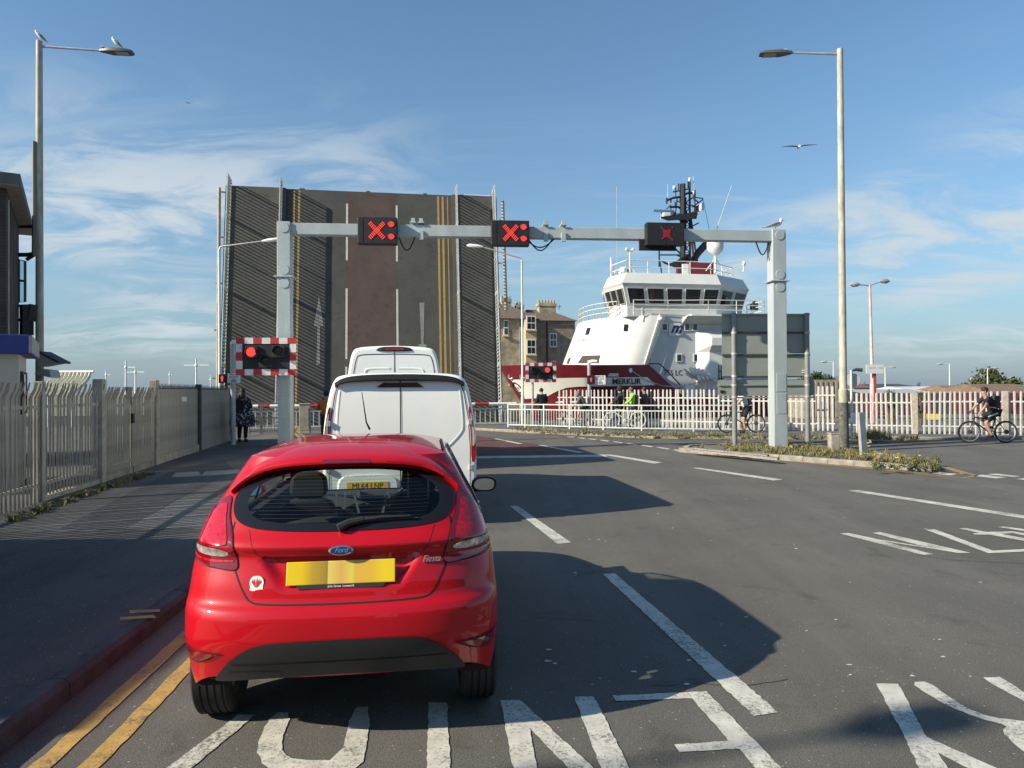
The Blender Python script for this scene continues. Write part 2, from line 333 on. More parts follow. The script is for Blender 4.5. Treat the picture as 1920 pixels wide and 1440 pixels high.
M_WHITE = mat('white_paint', (0.78, 0.78, 0.74), 0.45, var=0.04, vscale=1.5, detail=6)
M_REDP = mat('red_sign_paint', (0.42, 0.03, 0.035), 0.5, var=0.12)
M_RUBBER = mat('black_rubber', (0.018, 0.018, 0.019), 0.8, var=0.2, vscale=30)
M_LEDON = mat('lit_red_lamp', (0.5, 0.01, 0.01), 0.4, emit=(1.0, 0.05, 0.035), es=1.1)
M_LEDDIM = mat('lit_red_lamp_dim', (0.4, 0.01, 0.015), 0.4, emit=(1.0, 0.03, 0.07), es=0.16)
M_LAMPOFF = mat('unlit_lamp_lens', (0.03, 0.025, 0.02), 0.25)
M_INK = mat('black_ink', (0.015, 0.015, 0.018), 0.6)

# ================================================================ ground, water, road, footways
A9 = R(9.8); UX = Vector((math.cos(A9), math.sin(A9), 0)); VX = Vector((-math.sin(A9), math.cos(A9), 0)); O9 = Vector((4.63, 44, 0))
def chn(u, v, z=0.0): return tuple(O9 + UX * u + VX * v + Vector((0, 0, z)))       # along / across the harbour channel
mb = MB()
mb.add([chn(-1500, -1500), chn(1500, -1500), chn(1500, -2.6), chn(-1500, -2.6)], [(0, 1, 2, 3)])
mb.add([chn(-2500, 14.5), chn(2500, 14.5), chn(2500, 3000), chn(-2500, 3000)], [(0, 1, 2, 3)])
mb.add([chn(-1500, -2.6), chn(1500, -2.6), chn(1500, -2.6, -5), chn(-1500, -2.6, -5)], [(0, 1, 2, 3)])
mb.add([chn(-2500, 14.5), chn(2500, 14.5), chn(2500, 14.5, -5), chn(-2500, 14.5, -5)], [(0, 1, 2, 3)])
o = mb.build('ground', M_GROUND); o['kind'] = 'structure'
mb = MB(); mb.add([chn(-1500, -2.6, -1.9), chn(1500, -2.6, -1.9), chn(1500, 14.5, -1.9), chn(-1500, 14.5, -1.9)], [(0, 1, 2, 3)])
o = mb.build('water', mat('harbour_water', (0.03, 0.05, 0.05), 0.12, bump=0.5, bscale=2.5)); o['kind'] = 'structure'

KERB = [(-2.25, -6), (-2.48, 3.44), (-2.67, 5.83), (-3.15, 10), (-4.0, 14), (-5.15, 18), (-6.6, 22.5), (-8.4, 27), (-9.9, 31), (-11.0, 35.6)]
FARK = [(-3.3, 37.0), (-1.75, 31.0), (0.6, 28.4), (5.1, 24.75), (8.6, 24.2), (14, 23.5), (18.5, 23.2), (45, 19.5)]
mb = MB(); pts = [(x, y, 0.006) for x, y in KERB] + [(x, y, 0.006) for x, y in FARK] + [(45, -6, 0.006)]
mb.add(pts, [tuple(range(len(pts)))]); road = mb.build('road', M_ROAD); road['kind'] = 'structure'
rr = [(-5.0, 17.9), (2.32, 18.35), (0.9, 22.4), (-1.55, 27.4), (-3.3, 31.5), (-6.6, 31.0), (-6.2, 25)]
mb = MB(); mb.add([(x, y, 0.010) for x, y in rr], [tuple(range(len(rr)))]); mb.build('red_surfacing', M_REDRD, road)

# left footway with kerb stones
mb = MB(); pts = [(x - 0.12, y, 0.118) for x, y in KERB] + [(-40, 35.6 - 5, 0.118), (-40, -6, 0.118)]
mb.add(pts, [tuple(range(len(pts)))]); foot = mb.build('pavement', M_FOOT); foot['kind'] = 'structure'
def kerb_line(line, parent, m, seg=0.915, wd=0.125, top=0.124, jit=0.006, side=-1):
    P = [Vector((x, y, 0)) for x, y in line]; L = [(P[i + 1] - P[i]).length for i in range(len(P) - 1)]; tot = sum(L)
    def pt(s):
        for i, l in enumerate(L):
            if s <= l or i == len(L) - 1: return P[i].lerp(P[i + 1], s / l)
            s -= l
    src = None; s = 0
    while s + seg <= tot:
        a, b = pt(s), pt(s + seg); d = (b - a); c = (a + b) / 2
        if src is None:
            k = MB(); k.loft([[(x, y, z) for x, z in ((0, -0.05), (0, top - 0.03), (-0.03, top), (-wd, top), (-wd, -0.05))] for y in (-seg / 2 + 0.004, seg / 2 - 0.004)])
            src = k.build('kerb_stone', m, parent, bevel=0.006); q = src
        else: q = inst(src, parent)
        q.location = (c.x, c.y, random.uniform(-jit, jit)); q.rotation_euler = (0, random.uniform(-.01, .01), math.atan2(-d.x, d.y) + (math.pi if side > 0 else 0))
        s += seg
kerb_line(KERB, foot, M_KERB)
# the far footway behind the guard rail and along the right-hand fence
mb = MB(); pts = [(x, y + 0.12, 0.098) for x, y in FARK] + [(60, 30, 0.098), (30, 34, 0.098), (12, 36, 0.098), (1, 38.5, 0.098)]
mb.add(pts, [tuple(range(len(pts)))]); far = mb.build('pavement', M_FOOT3); far['kind'] = 'structure'
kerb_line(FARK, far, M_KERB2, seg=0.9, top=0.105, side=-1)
# repairs in the left footway
def sheet(pxs, z, name, m, parent, zz=0.118):
    pts = [gr(x, y, zz) for x, y in pxs]; k = MB(); k.add([(p.x, p.y, zz + z) for p in pts], [tuple(range(len(pts)))]); return k.build(name, m, parent)
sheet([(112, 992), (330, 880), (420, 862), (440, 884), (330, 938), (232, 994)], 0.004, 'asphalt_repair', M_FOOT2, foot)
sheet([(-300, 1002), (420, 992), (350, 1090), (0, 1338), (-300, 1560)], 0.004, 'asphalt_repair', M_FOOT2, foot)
sheet([(218, 993), (352, 936), (420, 936), (420, 991)], 0.003, 'concrete_patch', M_FOOT3, foot)
sheet([(330, 886), (372, 884), (378, 893), (322, 895)], 0.005, 'cover_plate', M_GALVD, foot)
sheet([(385, 884), (450, 880), (450, 888), (376, 893)], 0.005, 'cover_plate', M_GALVD, foot)

# ---------------------------------------------------------------- painted markings
def paint(poly, m, name, z=0.0105, raw=False, jit=0.006, step=0.035, parent=None):
    pts = [Vector(p).to_2d() if raw else gr(*p).to_2d() for p in poly]
    o = subdiv([tuple(p) for p in pts], step)
    o = [(x + random.uniform(-jit, jit), y + random.uniform(-jit, jit), z) for x, y in o]
    k = MB(); k.add(o, [tuple(range(len(o)))]); return k.build(name, m, parent or road)
def stripe(line, wd, m, name, raw=True, z=0.0105, jit=0.005):
    P = [Vector(p) if raw else gr(*p).to_2d() for p in line]; l, r = [], []
    for i, p in enumerate(P):
        d = (P[min(i + 1, len(P) - 1)] - P[max(i - 1, 0)]).normalized(); n = Vector((-d.y, d.x)) * wd / 2; l.append(p + n); r.append(p - n)
    return paint([tuple(p) for p in l + r[::-1]], m, name, z, raw=True, jit=jit, step=0.08)
def shift(line, dx): return [(x + dx, y) for x, y in line]
stripe(shift(KERB, 0.26), 0.10, M_YELLP, 'yellow_line'); stripe(shift(KERB, 0.49), 0.10, M_YELLP, 'yellow_line')
stripe([(x, y - 0.22) for x, y in FARK[1:6]], 0.10, M_YELLP, 'yellow_line'); stripe([(x - .02, y - 0.42) for x, y in FARK[1:6]], 0.09, M_YELLP, 'yellow_line')
dashes = [[(1130, 1078), (1153, 1077), (1461, 1340), (1414, 1346)], [(956, 950), (971, 950), (1071, 1019), (1045, 1021)],
          [(1008, 835), (1016, 835), (1096, 849), (1085, 850)], [(925, 823), (932, 823), (981, 832), (972, 833)],
          [(1130, 853), (1146, 853), (1242, 868), (1226, 870)], [(1296, 878), (1312, 878), (1468, 900), (1450, 902)],
          [(1590, 921), (1610, 920), (1935, 970), (1930, 975)]]
for d in dashes: paint(d, M_WHITEP, 'lane_dash')
paint([(895, 856), (1132, 853), (1140, 857), (895, 860)], M_WHITEP, 'stop_line')
for a, b in ((0, .06), (.09, .16), (.19, .26), (.29, .37), (.41, .49), (.53, .62), (.66, .76), (.80, .91), (.95, 1.0)):
    def L(t): return (1062 + 210 * t, 819.5 + 26 * t ** 1.15)
    (x0, y0), (x1, y1) = L(a), L(b); paint([(x0, y0), (x0 + 5, y0 - .8), (x1 + 4, y1 - .8), (x1 - 1, y1 + .6)], M_WHITEP, 'give_way_dash')
for q in ([(1742, 888), (1762, 886), (1800, 890), (1782, 892)], [(1822, 893), (1842, 891), (1888, 896), (1868, 898)], [(1850, 890), (1868, 889), (1915, 894), (1898, 895)], [(1905, 899), (1925, 897), (1960, 901), (1940, 903)]):
    paint(q, M_WHITEP, 'give_way_dash')
def z5(x, y): return (280 + x / 1.6, 1260 + y / 1.6)
def z6(x, y): return (1440 + x / 3, 960 + y / 3)
letters = {
 'road_letter_stroke': [
  [z5(268, 133), z5(318, 134), z5(70, 340), z5(-8, 340)],
  rounded([z5(372, 128), z5(430, 126), z5(395, 205), z5(402, 250), z5(440, 270), z5(575, 272), z5(608, 110), z5(672, 110), z5(632, 330), z5(395, 330), z5(322, 262), z5(330, 200)], 1),
  [z5(838, 97), z5(893, 97), z5(905, 340), z5(830, 340)],
  [z5(1053, 90), z5(1113, 90), z5(1345, 305), z5(1400, 340), z5(1315, 340), z5(1262, 300), z5(1140, 172), z5(1172, 340), z5(1100, 340)],
  [z5(1275, 80), z5(1335, 79), z5(1465, 340), z5(1372, 340)],
  [z5(1390, 76), z5(1672, 63), z5(1940, 340), z5(1855, 340), z5(1772, 236), z5(1588, 245), z5(1574, 224), z5(1738, 212), z5(1628, 84), z5(1398, 92)],
  [z6(610, 975), z6(733, 975), z6(890, 1275), z6(1290, 1455), z6(1330, 1520), z6(1230, 1510), z6(960, 1365), z6(1050, 1520), z6(880, 1520), z6(770, 1280)],
  rounded([z6(795, 966), z6(905, 962), z6(1000, 1040), z6(1110, 1108), z6(1250, 1165), z6(1440, 1187), z6(1600, 1190), z6(1600, 1480), z6(1480, 1390), z6(1390, 1325), z6(1312, 1240), z6(1350, 1212), z6(1180, 1170), z6(1010, 1100), z6(900, 1035)], 1),
  [z6(1213, 942), z6(1308, 936), z6(1600, 1130), z6(1600, 1170), z6(1440, 1075), z6(1260, 975)],
  [z6(403, 125), z6(452, 123), z6(620, 158), z6(880, 200), z6(590, 122), z6(630, 117), z6(1140, 235), z6(1075, 237), z6(930, 213), z6(640, 168), z6(930, 243), z6(872, 247)],
  [z6(888, 104), z6(940, 102), z6(1262, 222), z6(1560, 208), z6(1560, 222), z6(1240, 237)],
  [z6(1072, 97), z6(1115, 95), z6(1230, 117), z6(1375, 113), z6(1600, 150), z6(1600, 166), z6(1375, 124), z6(1310, 128), z6(1600, 180), z6(1600, 196), z6(1245, 132), z6(1160, 132), z6(1155, 124), z6(1190, 122)],
  [z6(1288, 88), z6(1330, 86), z6(1600, 122), z6(1600, 134), z6(1440, 112)]]}
for nm, ls in letters.items():
    for q in ls: paint(q, M_WHITEP, nm, jit=0.004)
for q in ([(225, 1157), (288, 1153), (293, 1158), (224, 1162)], [(242, 1144), (300, 1142), (300, 1147), (244, 1150)]):
    k = MB(); k.add([tuple(gr(x, y, 0.1235)) for x, y in q], [(0, 1, 2, 3)]); k.build('kerb_mark', M_YELLP, foot)

# ---------------------------------------------------------------- traffic island
ISL = [gr(*p, 0.0).to_2d() for p in ((1272, 848), (1330, 853), (1420, 860), (1500, 866), (1600, 874), (1680, 881), (1745, 886), (1772, 883), (1740, 872), (1650, 857), (1560, 846), (1450, 840), (1350, 838), (1290, 842))]
mb = MB(); ip = rounded([tuple(p) for p in ISL], 1); c0 = (sum(p[0] for p in ip) / len(ip), sum(p[1] for p in ip) / len(ip))
inner = [(c0[0] + (x - c0[0]) * .975, c0[1] + (y - c0[1]) * .93) for x, y in ip]
mb.add([(x, y, 0.10) for x, y in inner], [tuple(range(len(inner)))]); isl = mb.build('traffic_island', M_GROUND); isl['kind'] = 'structure'
kerb_line([tuple(p) for p in ISL + ISL[:1]], isl, M_KERB2, seg=0.60, wd=0.16, top=0.13, side=-1)
stripe([tuple(Vector((c0[0] + (p.x - c0[0]) * 1.03, c0[1] + (p.y - c0[1]) * 1.18))) for p in ISL[:9]], 0.07, M_YELLP, 'yellow_line')
stripe([tuple(Vector((c0[0] + (p.x - c0[0]) * 1.045, c0[1] + (p.y - c0[1]) * 1.30))) for p in ISL[:9]], 0.07, M_YELLP, 'yellow_line')
# rough sett strip behind the kerb
sett = None
for row in range(2):
    for i in range(26 - row * 4):
        a = gr(1300 + i * 6.2 + row * 6, 846.5 + i * 0.62 - row * 3.2, 0.10); 
        if sett is None:
            k = MB(); k.loft([[(x, y, 0) for x, y in ((-.06, -.11), (.06, -.11), (.06, .11), (-.06, .11))], [(x, y, .05) for x, y in ((-.045, -.095), (.045, -.095), (.045, .095), (-.045, .095))]])
            sett = k.build('sett', M_KERB2, isl); q = sett
        else: q = inst(sett, isl)
        q.location = a; q.rotation_euler = (random.uniform(-.06, .06), random.uniform(-.06, .06), R(-35) + random.uniform(-.1, .1))

# ---------------------------------------------------------------- weeds: grass and flowering tufts (uncountable)
def leafmat(name, c1, c2):
    m = mat(name, c1, 0.7, col2=c2, vscale=3.0); b = m.node_tree.nodes['Principled BSDF']; b.inputs['Specular IOR Level'].default_value = 0.25; return m
M_GRASS = leafmat('dry_grass', (0.13, 0.125, 0.045), (0.32, 0.27, 0.14)); M_WEED = leafmat('green_weed', (0.045, 0.085, 0.02), (0.10, 0.13, 0.035))
M_FLOWER = mat('yellow_flower', (0.55, 0.45, 0.05), 0.6)
def tuft(mb, p, h, n, spread, w=0.006):
    for _ in range(n):
        a = random.uniform(0, 6.28); d = Vector((math.cos(a), math.sin(a), 0)); s = Vector((-d.y, d.x, 0)) * w; l = random.uniform(.5, 1) * h; t = random.uniform(.1, 1) * spread
        b = Vector(p) + d * random.uniform(0, .05); m = b + d * t * .4 + Vector((0, 0, l * .6)); e = b + d * t + Vector((0, 0, l))
        mb.add([b - s, b + s, m + s, m - s, e], [(0, 1, 2, 3), (3, 2, 4)])
def weed(mb, p, h, n):
    for _ in range(n):
        c = Vector(p) + Vector((random.gauss(0, .35 * h), random.gauss(0, .35 * h), abs(random.gauss(.35, .3)) * h)); a = random.uniform(0, 6.28); s = random.uniform(.02, .045)
        x = Vector((math.cos(a), math.sin(a), random.uniform(-.5, .5))) * s; y = Vector((-math.sin(a), math.cos(a), random.uniform(-.3, .6))) * s * .6
        mb.add([c - x, c - y, c + x, c + y], [(0, 1, 2, 3)])
mg, mw, mf = MB(), MB(), MB(); ipoly = [tuple(p) for p in inner]
xs = [p[0] for p in ipoly]; ys = [p[1] for p in ipoly]; cnt = 0
while cnt < 430:
    p = (random.uniform(min(xs), max(xs)), random.uniform(min(ys), max(ys)))
    if not pip(p, ipoly): continue
    pxx = CX + F * p[0] / p[1]
    if random.random() > min(1, max(0.10, (pxx - 1310) / 130)): continue
    cnt += 1; near = random.random()
    tuft(mg, (p[0], p[1], .10), random.uniform(.05, .19), 16, .10)
    if near > .78: weed(mw, (p[0], p[1], .10), random.uniform(.06, .15), 22)
    if near > .955: weed(mf, (p[0], p[1], .22), .10, 4)
for i in range(26):                                                # trailing weeds at the right-hand tip
    q = gr(1640 + random.uniform(0, 130), 872 + random.uniform(-6, 9), .1); weed(mw, q, random.uniform(.08, .16), 30); tuft(mg, q, .2, 10, .15)
mg.build('island_grass', M_GRASS, isl, kind='stuff'); mw.build('island_weeds', M_WEED, isl, kind='stuff'); mf.build('island_flowers', M_FLOWER, isl, kind='stuff')
mg = MB(); mw = MB()
for i in range(130):                                               # weeds along the foot of the left fence
    t = random.random(); p = Vector((-6.5, 9.0, .118)).lerp(Vector((-7.3, 14, .118)), t) + Vector((random.uniform(0, .22), 0, 0)); tuft(mg, p, random.uniform(.04, .12), 10, .06)
    if random.random() > .5: weed(mw, p, .08, 12)
for i in range(420):                                               # weeds along the guard rail and the right-hand fence
    x = random.uniform(960, 1720); yb = np.interp(x, [955, 1050, 1170, 1405, 1720], [804, 811, 816, 818, 824]); p = gr(x, yb + random.uniform(-2, 3), .10)
    big = random.random(); tuft(mg, p, random.uniform(.05, .2) + (.25 if big > .93 else 0), 9, .12)
    if big > .7: weed(mw, p, random.uniform(.08, .2), 18)
for i in range(50):
    p = gr(1640 + random.gauss(0, 14), 822 + random.uniform(-3, 3), .1); tuft(mg, p, .35, 12, .25)
mg.build('verge_grass', M_GRASS, kind='stuff', label='dry grass growing along the fences and railings', category='grass'); mw.build('verge_weeds', M_WEED, kind='stuff', label='low green weeds growing along fences and railings', category='weeds')
# litter-like pale flecks (gull droppings) on the carriageway
mb = MB()
for i in range(45):
    p = gr(random.uniform(1000, 1900), random.uniform(900, 1300)); a = random.uniform(0, 6.28); s = random.uniform(.006, .02); n = 7
    mb.add([(p.x + math.cos(k * 6.28 / n) * s * random.uniform(.5, 1.8), p.y + math.sin(k * 6.28 / n) * s * random.uniform(.4, 1.2), .0102) for k in range(n)], [tuple(range(n))])
mb.build('pale_fleck', mat('gull_dropping', (0.55, 0.54, 0.5), 0.8), road, kind='stuff')

# cracks in the carriageway
M_CRACK = mat('crack_sealant', (0.03, 0.03, 0.031), 0.7)
for pts in ([(975, 1168), (1020, 1160), (1062, 1162), (1120, 1166)], [(930, 938), (950, 955), (955, 972)], [(1220, 1290), (1300, 1282), (1390, 1290), (1480, 1276)], [(1700, 1040), (1790, 1052), (1920, 1058)]):
    q = subdiv([tuple(gr(*p).to_2d()) for p in pts], .05, False); q = [(x + random.uniform(-.015, .015), y + random.uniform(-.015, .015)) for x, y in q]
    stripe(q, .007, M_CRACK, 'crack', z=.0085, jit=.001)
# ================================================================ red hatchback
M_CARRED = mat('red_car_paint', (0.47, 0.003, 0.010), 0.40, 0.0, coat=0.85, spec=0.15)
M_CARBLK = mat('black_car_plastic', (0.022, 0.022, 0.023), 0.55, var=0.1, vscale=60, bump=0.1, bscale=300)
M_GLOSSBLK = mat('gloss_black_border', (0.012, 0.012, 0.014), 0.12, spec=0.5)
M_GAP = mat('panel_gap', (0.008, 0.004, 0.005), 0.8)
M_CARGLASS = glass_mat('car_glass', (0.76, 0.82, 0.80)); M_CLEARGLASS = glass_mat('windscreen_glass', (0.86, 0.93, 0.90))
M_LIGHTRED = mat('red_light_lens', (0.46, 0.004, 0.012), 0.08, coat=1.0, var=0.35, vscale=45)
M_LIGHTDK = mat('dark_red_light_lens', (0.20, 0.003, 0.010), 0.08, coat=1.0)
M_LIGHTCLR = mat('clear_light_lens', (0.55, 0.53, 0.49), 0.15, 0.35, coat=1.0, var=0.5, vscale=28)
M_CHROME = mat('chrome', (0.75, 0.75, 0.76), 0.12, 1.0)
M_SEAT = mat('dark_seat_fabric', (0.014, 0.0145, 0.015), 0.85, var=0.2, vscale=30)
M_DASH = mat('dash_plastic', (0.035, 0.037, 0.04), 0.6); M_SILV = mat('silver_trim', (0.42, 0.43, 0.44), 0.35, 0.6)
M_TYRE = mat('tyre', (0.020, 0.020, 0.021), 0.75, var=0.25, vscale=25, bump=0.2, bscale=120); M_ALLOY = mat('alloy_wheel', (0.42, 0.42, 0.43), 0.35, 0.8)
M_BLUEBADGE = mat('dark_blue_badge', (0.01, 0.018, 0.06), 0.2, coat=1.0)
M_MIRROR = mat('mirror_glass', (0.62, 0.68, 0.74), 0.05, 1.0)
def plate_mat():
    m = bpy.data.materials.new('smeared_yellow_plate'); m.use_nodes = True; nt = m.node_tree; L = nt.links.new; b = nt.nodes['Principled BSDF']
    tc = nn(nt, 'ShaderNodeTexCoord'); sp_ = nn(nt, 'ShaderNodeSeparateXYZ'); L(tc.outputs['Object'], sp_.inputs[0])
    mr = nn(nt, 'ShaderNodeMapRange'); L(sp_.outputs[0], mr.inputs[0]); mr.inputs[1].default_value = -.26; mr.inputs[2].default_value = .26
    cr = nn(nt, 'ShaderNodeValToRGB'); L(mr.outputs[0], cr.inputs[0]); e = cr.color_ramp.elements      # the characters are smeared out
    e[0].position = 0; e[0].color = (.80, .58, .01, 1); e[1].position = 1; e[1].color = (.80, .58, .01, 1)
    for p_, c_ in ((.14, (.78, .54, .012)), (.24, (.52, .33, .03)), (.36, (.36, .25, .03)), (.372, (.26, .18, .02)), (.38, (.74, .60, .13)), (.50, (.70, .42, .10)), (.60, (.72, .62, .08)), (.63, (.70, .44, .07)), (.78, (.76, .46, .04)), (.90, (.82, .60, .02))): x = e.new(p_); x.color = (*c_, 1)
    L(cr.outputs[0], b.inputs['Base Color']); b.inputs['Roughness'].default_value = 0.35; MATS['plate'] = m; return m
M_PLATE = plate_mat()

fW = pchip([(.26, .762), (.36, .780), (.45, .784), (.56, .790), (.66, .790), (.73, .787), (.80, .779), (.88, .770), (.95, .750), (1.016, .728), (1.13, .688), (1.25, .622), (1.34, .575), (1.40, .535)])
fY0 = pchip([(.26, .10), (.36, .075), (.42, .05), (.50, .015), (.58, .0), (.66, .002), (.70, .016), (.728, .042), (.745, .052), (.80, .066), (.945, .108), (.957, .104), (.99, .090), (1.003, .096), (1.055, .145), (1.12, .196), (1.20, .265), (1.28, .345), (1.34, .415), (1.37, .430), (1.40, .44)])
fRR = pchip([(.26, .36), (.66, .37), (.80, .35), (.95, .31), (1.06, .25), (1.2, .215), (1.4, .19)])
fN = pchip([(.26, 2.8), (.7, 2.7), (1.0, 2.4), (1.4, 2.3)])
fYF = pchip([(.26, 3.86), (.45, 3.95), (.60, 3.92), (.70, 3.80), (.78, 3.50), (.83, 3.20), (.88, 2.98), (1.1, 2.70), (1.25, 2.44), (1.34, 2.28), (1.40, 2.10)])
def smooth(a, b, x): t = min(1, max(0, (x - a) / (b - a))); return t * t * (3 - 2 * t)
def recess(x, z):                                             # number plate recess in the tailgate
    ax = abs(x); hw = .30 + (.384 - .30) * smooth(.79, .945, z)
    return .034 * smooth(hw + .01, hw - .05, ax) * smooth(.947, .940, z) * smooth(.775, .86, z)
def yrear(x, z):
    w, n = fW(z), fN(z); u = min(1, abs(x) / w); return fY0(z) + fRR(z) * (1 - max(0, 1 - u ** n) ** (1 / n)) + recess(x, z)
def Ps(s, z):                                                 # s in -1..1 round the tail; beyond that along the flanks in metres
    sg = -1 if s < 0 else 1; a = abs(s); w, n = fW(z), fN(z)
    if a <= 1:
        t = a * math.pi / 2; x = w * math.sin(t) ** (2 / n); return Vector((sg * x, fY0(z) + fRR(z) * (1 - max(0, math.cos(t)) ** (2 / n)) + recess(x, z), z))
    y = fY0(z) + fRR(z) + (a - 1)
    fl = .012 * math.exp(-((y - .68) / .36) ** 2) * smooth(.75, .62, z) + .010 * math.exp(-((y - 3.1) / .36) ** 2) * smooth(.75, .62, z)
    return Vector((sg * (w + fl + .012 * math.sin(min(1, (a - 1) / 2.5) * math.pi)), y, z))
def s_of(x, z):
    u = min(1, abs(x) / fW(z)); return math.copysign(math.asin(min(1, u ** (fN(z) / 2))) * 2 / math.pi, x)
def nrm(fn, a, b, e=.004):
    d1 = fn(a + e, b) - fn(a - e, b); d2 = fn(a, b + e) - fn(a, b - e); n = d1.cross(d2)
    if n.length < 1e-9: return Vector((0, -1, 0))
    n.normalize(); return n if n.y < .2 and (n.y < -.05 or n.x * a > 0) else -n
def on(fn, off):
    def g(a, b):
        p = fn(a, b); n = nrm(fn, a, b)
        c = Vector((0, 1.6, .6)); n = n if n.dot(p - c) > 0 else -n
        return p + n * off
    return g
def Xz(x, z): return Vector((x, yrear(x, z), z))
def ribbon(mb, line, fn, wd, off):
    P = [Vector(p) for p in line]; l, r = [], []; f = on(fn, off)
    for i, p in enumerate(P):
        d = (P[min(i + 1, len(P) - 1)] - P[max(i - 1, 0)]).normalized(); n = Vector((-d.y, d.x)) * wd / 2; l.append(f(*(p + n))); r.append(f(*(p - n)))
    mb.loft([l, r], cap=False, open_=True)
def mir(pts): return [(-x, y) for x, y in pts[::-1]]

WIN_R = [(0, 1.346), (.24, 1.341), (.40, 1.318), (.50, 1.278), (.552, 1.232), (.562, 1.18), (.540, 1.115), (.475, 1.078), (.35, 1.063), (.18, 1.057)]
WIN = rounded(WIN_R + [(0, 1.055)] + mir(WIN_R[1:]), 2)
WINI_R = [(0, 1.332), (.22, 1.327), (.36, 1.303), (.44, 1.262), (.478, 1.225), (.485, 1.18), (.465, 1.135), (.41, 1.108), (.32, 1.097), (.18, 1.092)]
WINI = rounded(WINI_R + [(0, 1.090)] + mir(WINI_R[1:]), 2)
def shrink(poly, k): c = Vector((sum(p[0] for p in poly), sum(p[1] for p in poly))) / len(poly); return [tuple(c + (Vector(p) - c) * k) for p in poly]
SIDEWIN = [(.62, 1.03), (.70, 1.12), (.95, 1.26), (1.2, 1.335), (1.75, 1.36), (2.05, 1.34), (2.35, 1.20), (2.62, 1.045), (2.5, 1.0), (1.5, .985), (.8, .99)]   # (y, z)

car = thing('hatchback_car', 'red five door hatchback waiting closest to the camera, seen from behind', 'car', (-0.826, 3.38, 0.006), R(7.5))
def build_body():
    zs = list(np.arange(.26, 1.401, .0078)); ss = list(np.linspace(0, 1, 73)); ny = 46; rings = []
    def zfix(z, a): zb = .375 + (.275 - .375) * smooth(.45, .9, a); return z if z > .6 else zb + (z - .26) / (.6 - .26) * (.6 - zb)
    for z in zs:
        half = [Ps(s, zfix(z, s)) for s in ss]; y0 = half[-1].y; y1 = max(y0 + .8, fYF(z) - .45)
        for k in range(1, ny + 1):
            y = y0 + (y1 - y0) * k / ny; half.append(Ps(1 + (y - y0), zfix(z, 1)))
        xe, ye = half[-1].x, half[-1].y
        for k in range(1, 15):
            t = k / 14 * math.pi / 2; half.append(Vector((xe * math.cos(t) ** (2 / 2.6), ye + (fYF(z) - ye) * math.sin(t) ** (2 / 2.6), zfix(z, 1))))
        rings.append(half + [Vector((-p.x, p.y, p.z)) for p in half[-2:0:-1]])
    n = len(rings[0]); vs = [p for r in rings for p in r]; fs = []
    hole = shrink(WIN, .955); sw = shrink(SIDEWIN, .95)
    for i in range(len(rings) - 1):
        for k in range(n):
            k2 = (k + 1) % n; f = (i * n + k, i * n + k2, (i + 1) * n + k2, (i + 1) * n + k); c = sum((vs[j] for j in f), Vector()) / 4
            if c.y < .8 and pip((c.x, c.z), hole) and abs(c.x) < .6: continue
            if abs(c.x) > .5 and pip((c.y, c.z), sw): continue
            if any((c.y - wy) ** 2 + (c.z - .30) ** 2 < .335 ** 2 for wy in (.66, 3.15)) and abs(c.x) > .55 and (c.y > .33): continue
            if .885 < c.z < 1.36 and c.y > 2.0 and abs(c.x) < fW(c.z) * .86: continue
            fs.append(f)
    # roof
    top = rings[-1]; cx = Vector((0, sum(p.y for p in top) / n, 0)); o = len(vs) - n; prev = list(range(o, o + n))
    for k in range(1, 13):
        q = 1 - k / 12; cur = []
        for p in top:
            z = 1.40 + .072 * (1 - q ** 2.6); vs.append(Vector((p.x * q, cx.y + (p.y - cx.y) * q, z))); cur.append(len(vs) - 1)
        for j in range(n): fs.append((prev[j], prev[(j + 1) % n], cur[(j + 1) % n], cur[j]))
        prev = cur
    b = MB(); b.add(vs, fs); return b.build('body', M_CARRED, car, smooth=True, ang=28), top, cx, n
body, TOP, TC, TN = build_body()
def roofpt(i, q, off=0.0): p = TOP[i % TN]; return Vector((p.x * q, TC.y + (p.y - TC.y) * q, 1.40 + .072 * (1 - q ** 2.6) + off))
for sg in (1, -1):                                              # black strips in the roof channels
    b = MB(); a, c = [], []
    for i in range(70, 116):
        p = roofpt(i, .985, .004); q = roofpt(i, .955, .008); a.append((sg * p.x, p.y, p.z)); c.append((sg * q.x, q.y, q.z))
    b.loft([a, c], cap=False, open_=True); b.build('roof_strip', M_CARBLK, body)
# tail spoiler
b = MB(); secs = []
def rooftop(x, y):
    q = max(abs(x) / .535, abs(y - TC.y) / max(.1, TC.y - TOP[0].y) if y < TC.y else 0); q = min(1, q); return 1.40 + .072 * (1 - q ** 2.6)
for k in range(49):
    t = -1 + k / 24; x = .585 * t; z = 1.388 - .030 * abs(t) ** 2 - .112 * abs(t) ** 5; e = max(0, 1 - abs(t) ** 5)
    yr = yrear(min(abs(x), .575), z - .03); ye = yr - .070 * e - .006; xf = x * (.97 - .06 * abs(t) ** 3); yf = ye + .05 + .31 * e ** 1.5
    zf = (z + .012) + (min(rooftop(xf * .97, yf), z + .075) + .001 - z - .012) * e
    sec = []
    for j in range(7):
        u = j / 6; v = 1 - u; zz = zf * (1 - u) + (z + .004) * u + .016 * math.sin(u * math.pi) * e; sec.append(Vector((xf + (x - xf) * u, yf + (ye + .006 - yf) * u, zz)))
    sec += [Vector((x, ye, z - .004)), Vector((x, ye + .002, z - .018)), Vector((x * .995, ye + .02, z - .026)), Vector((x * .985, yr + .05, z - .030))]
    secs.append(sec)
b.loft(secs, cap=False, open_=True); sp = b.build('spoiler', M_CARRED, car, smooth=True, ang=50)
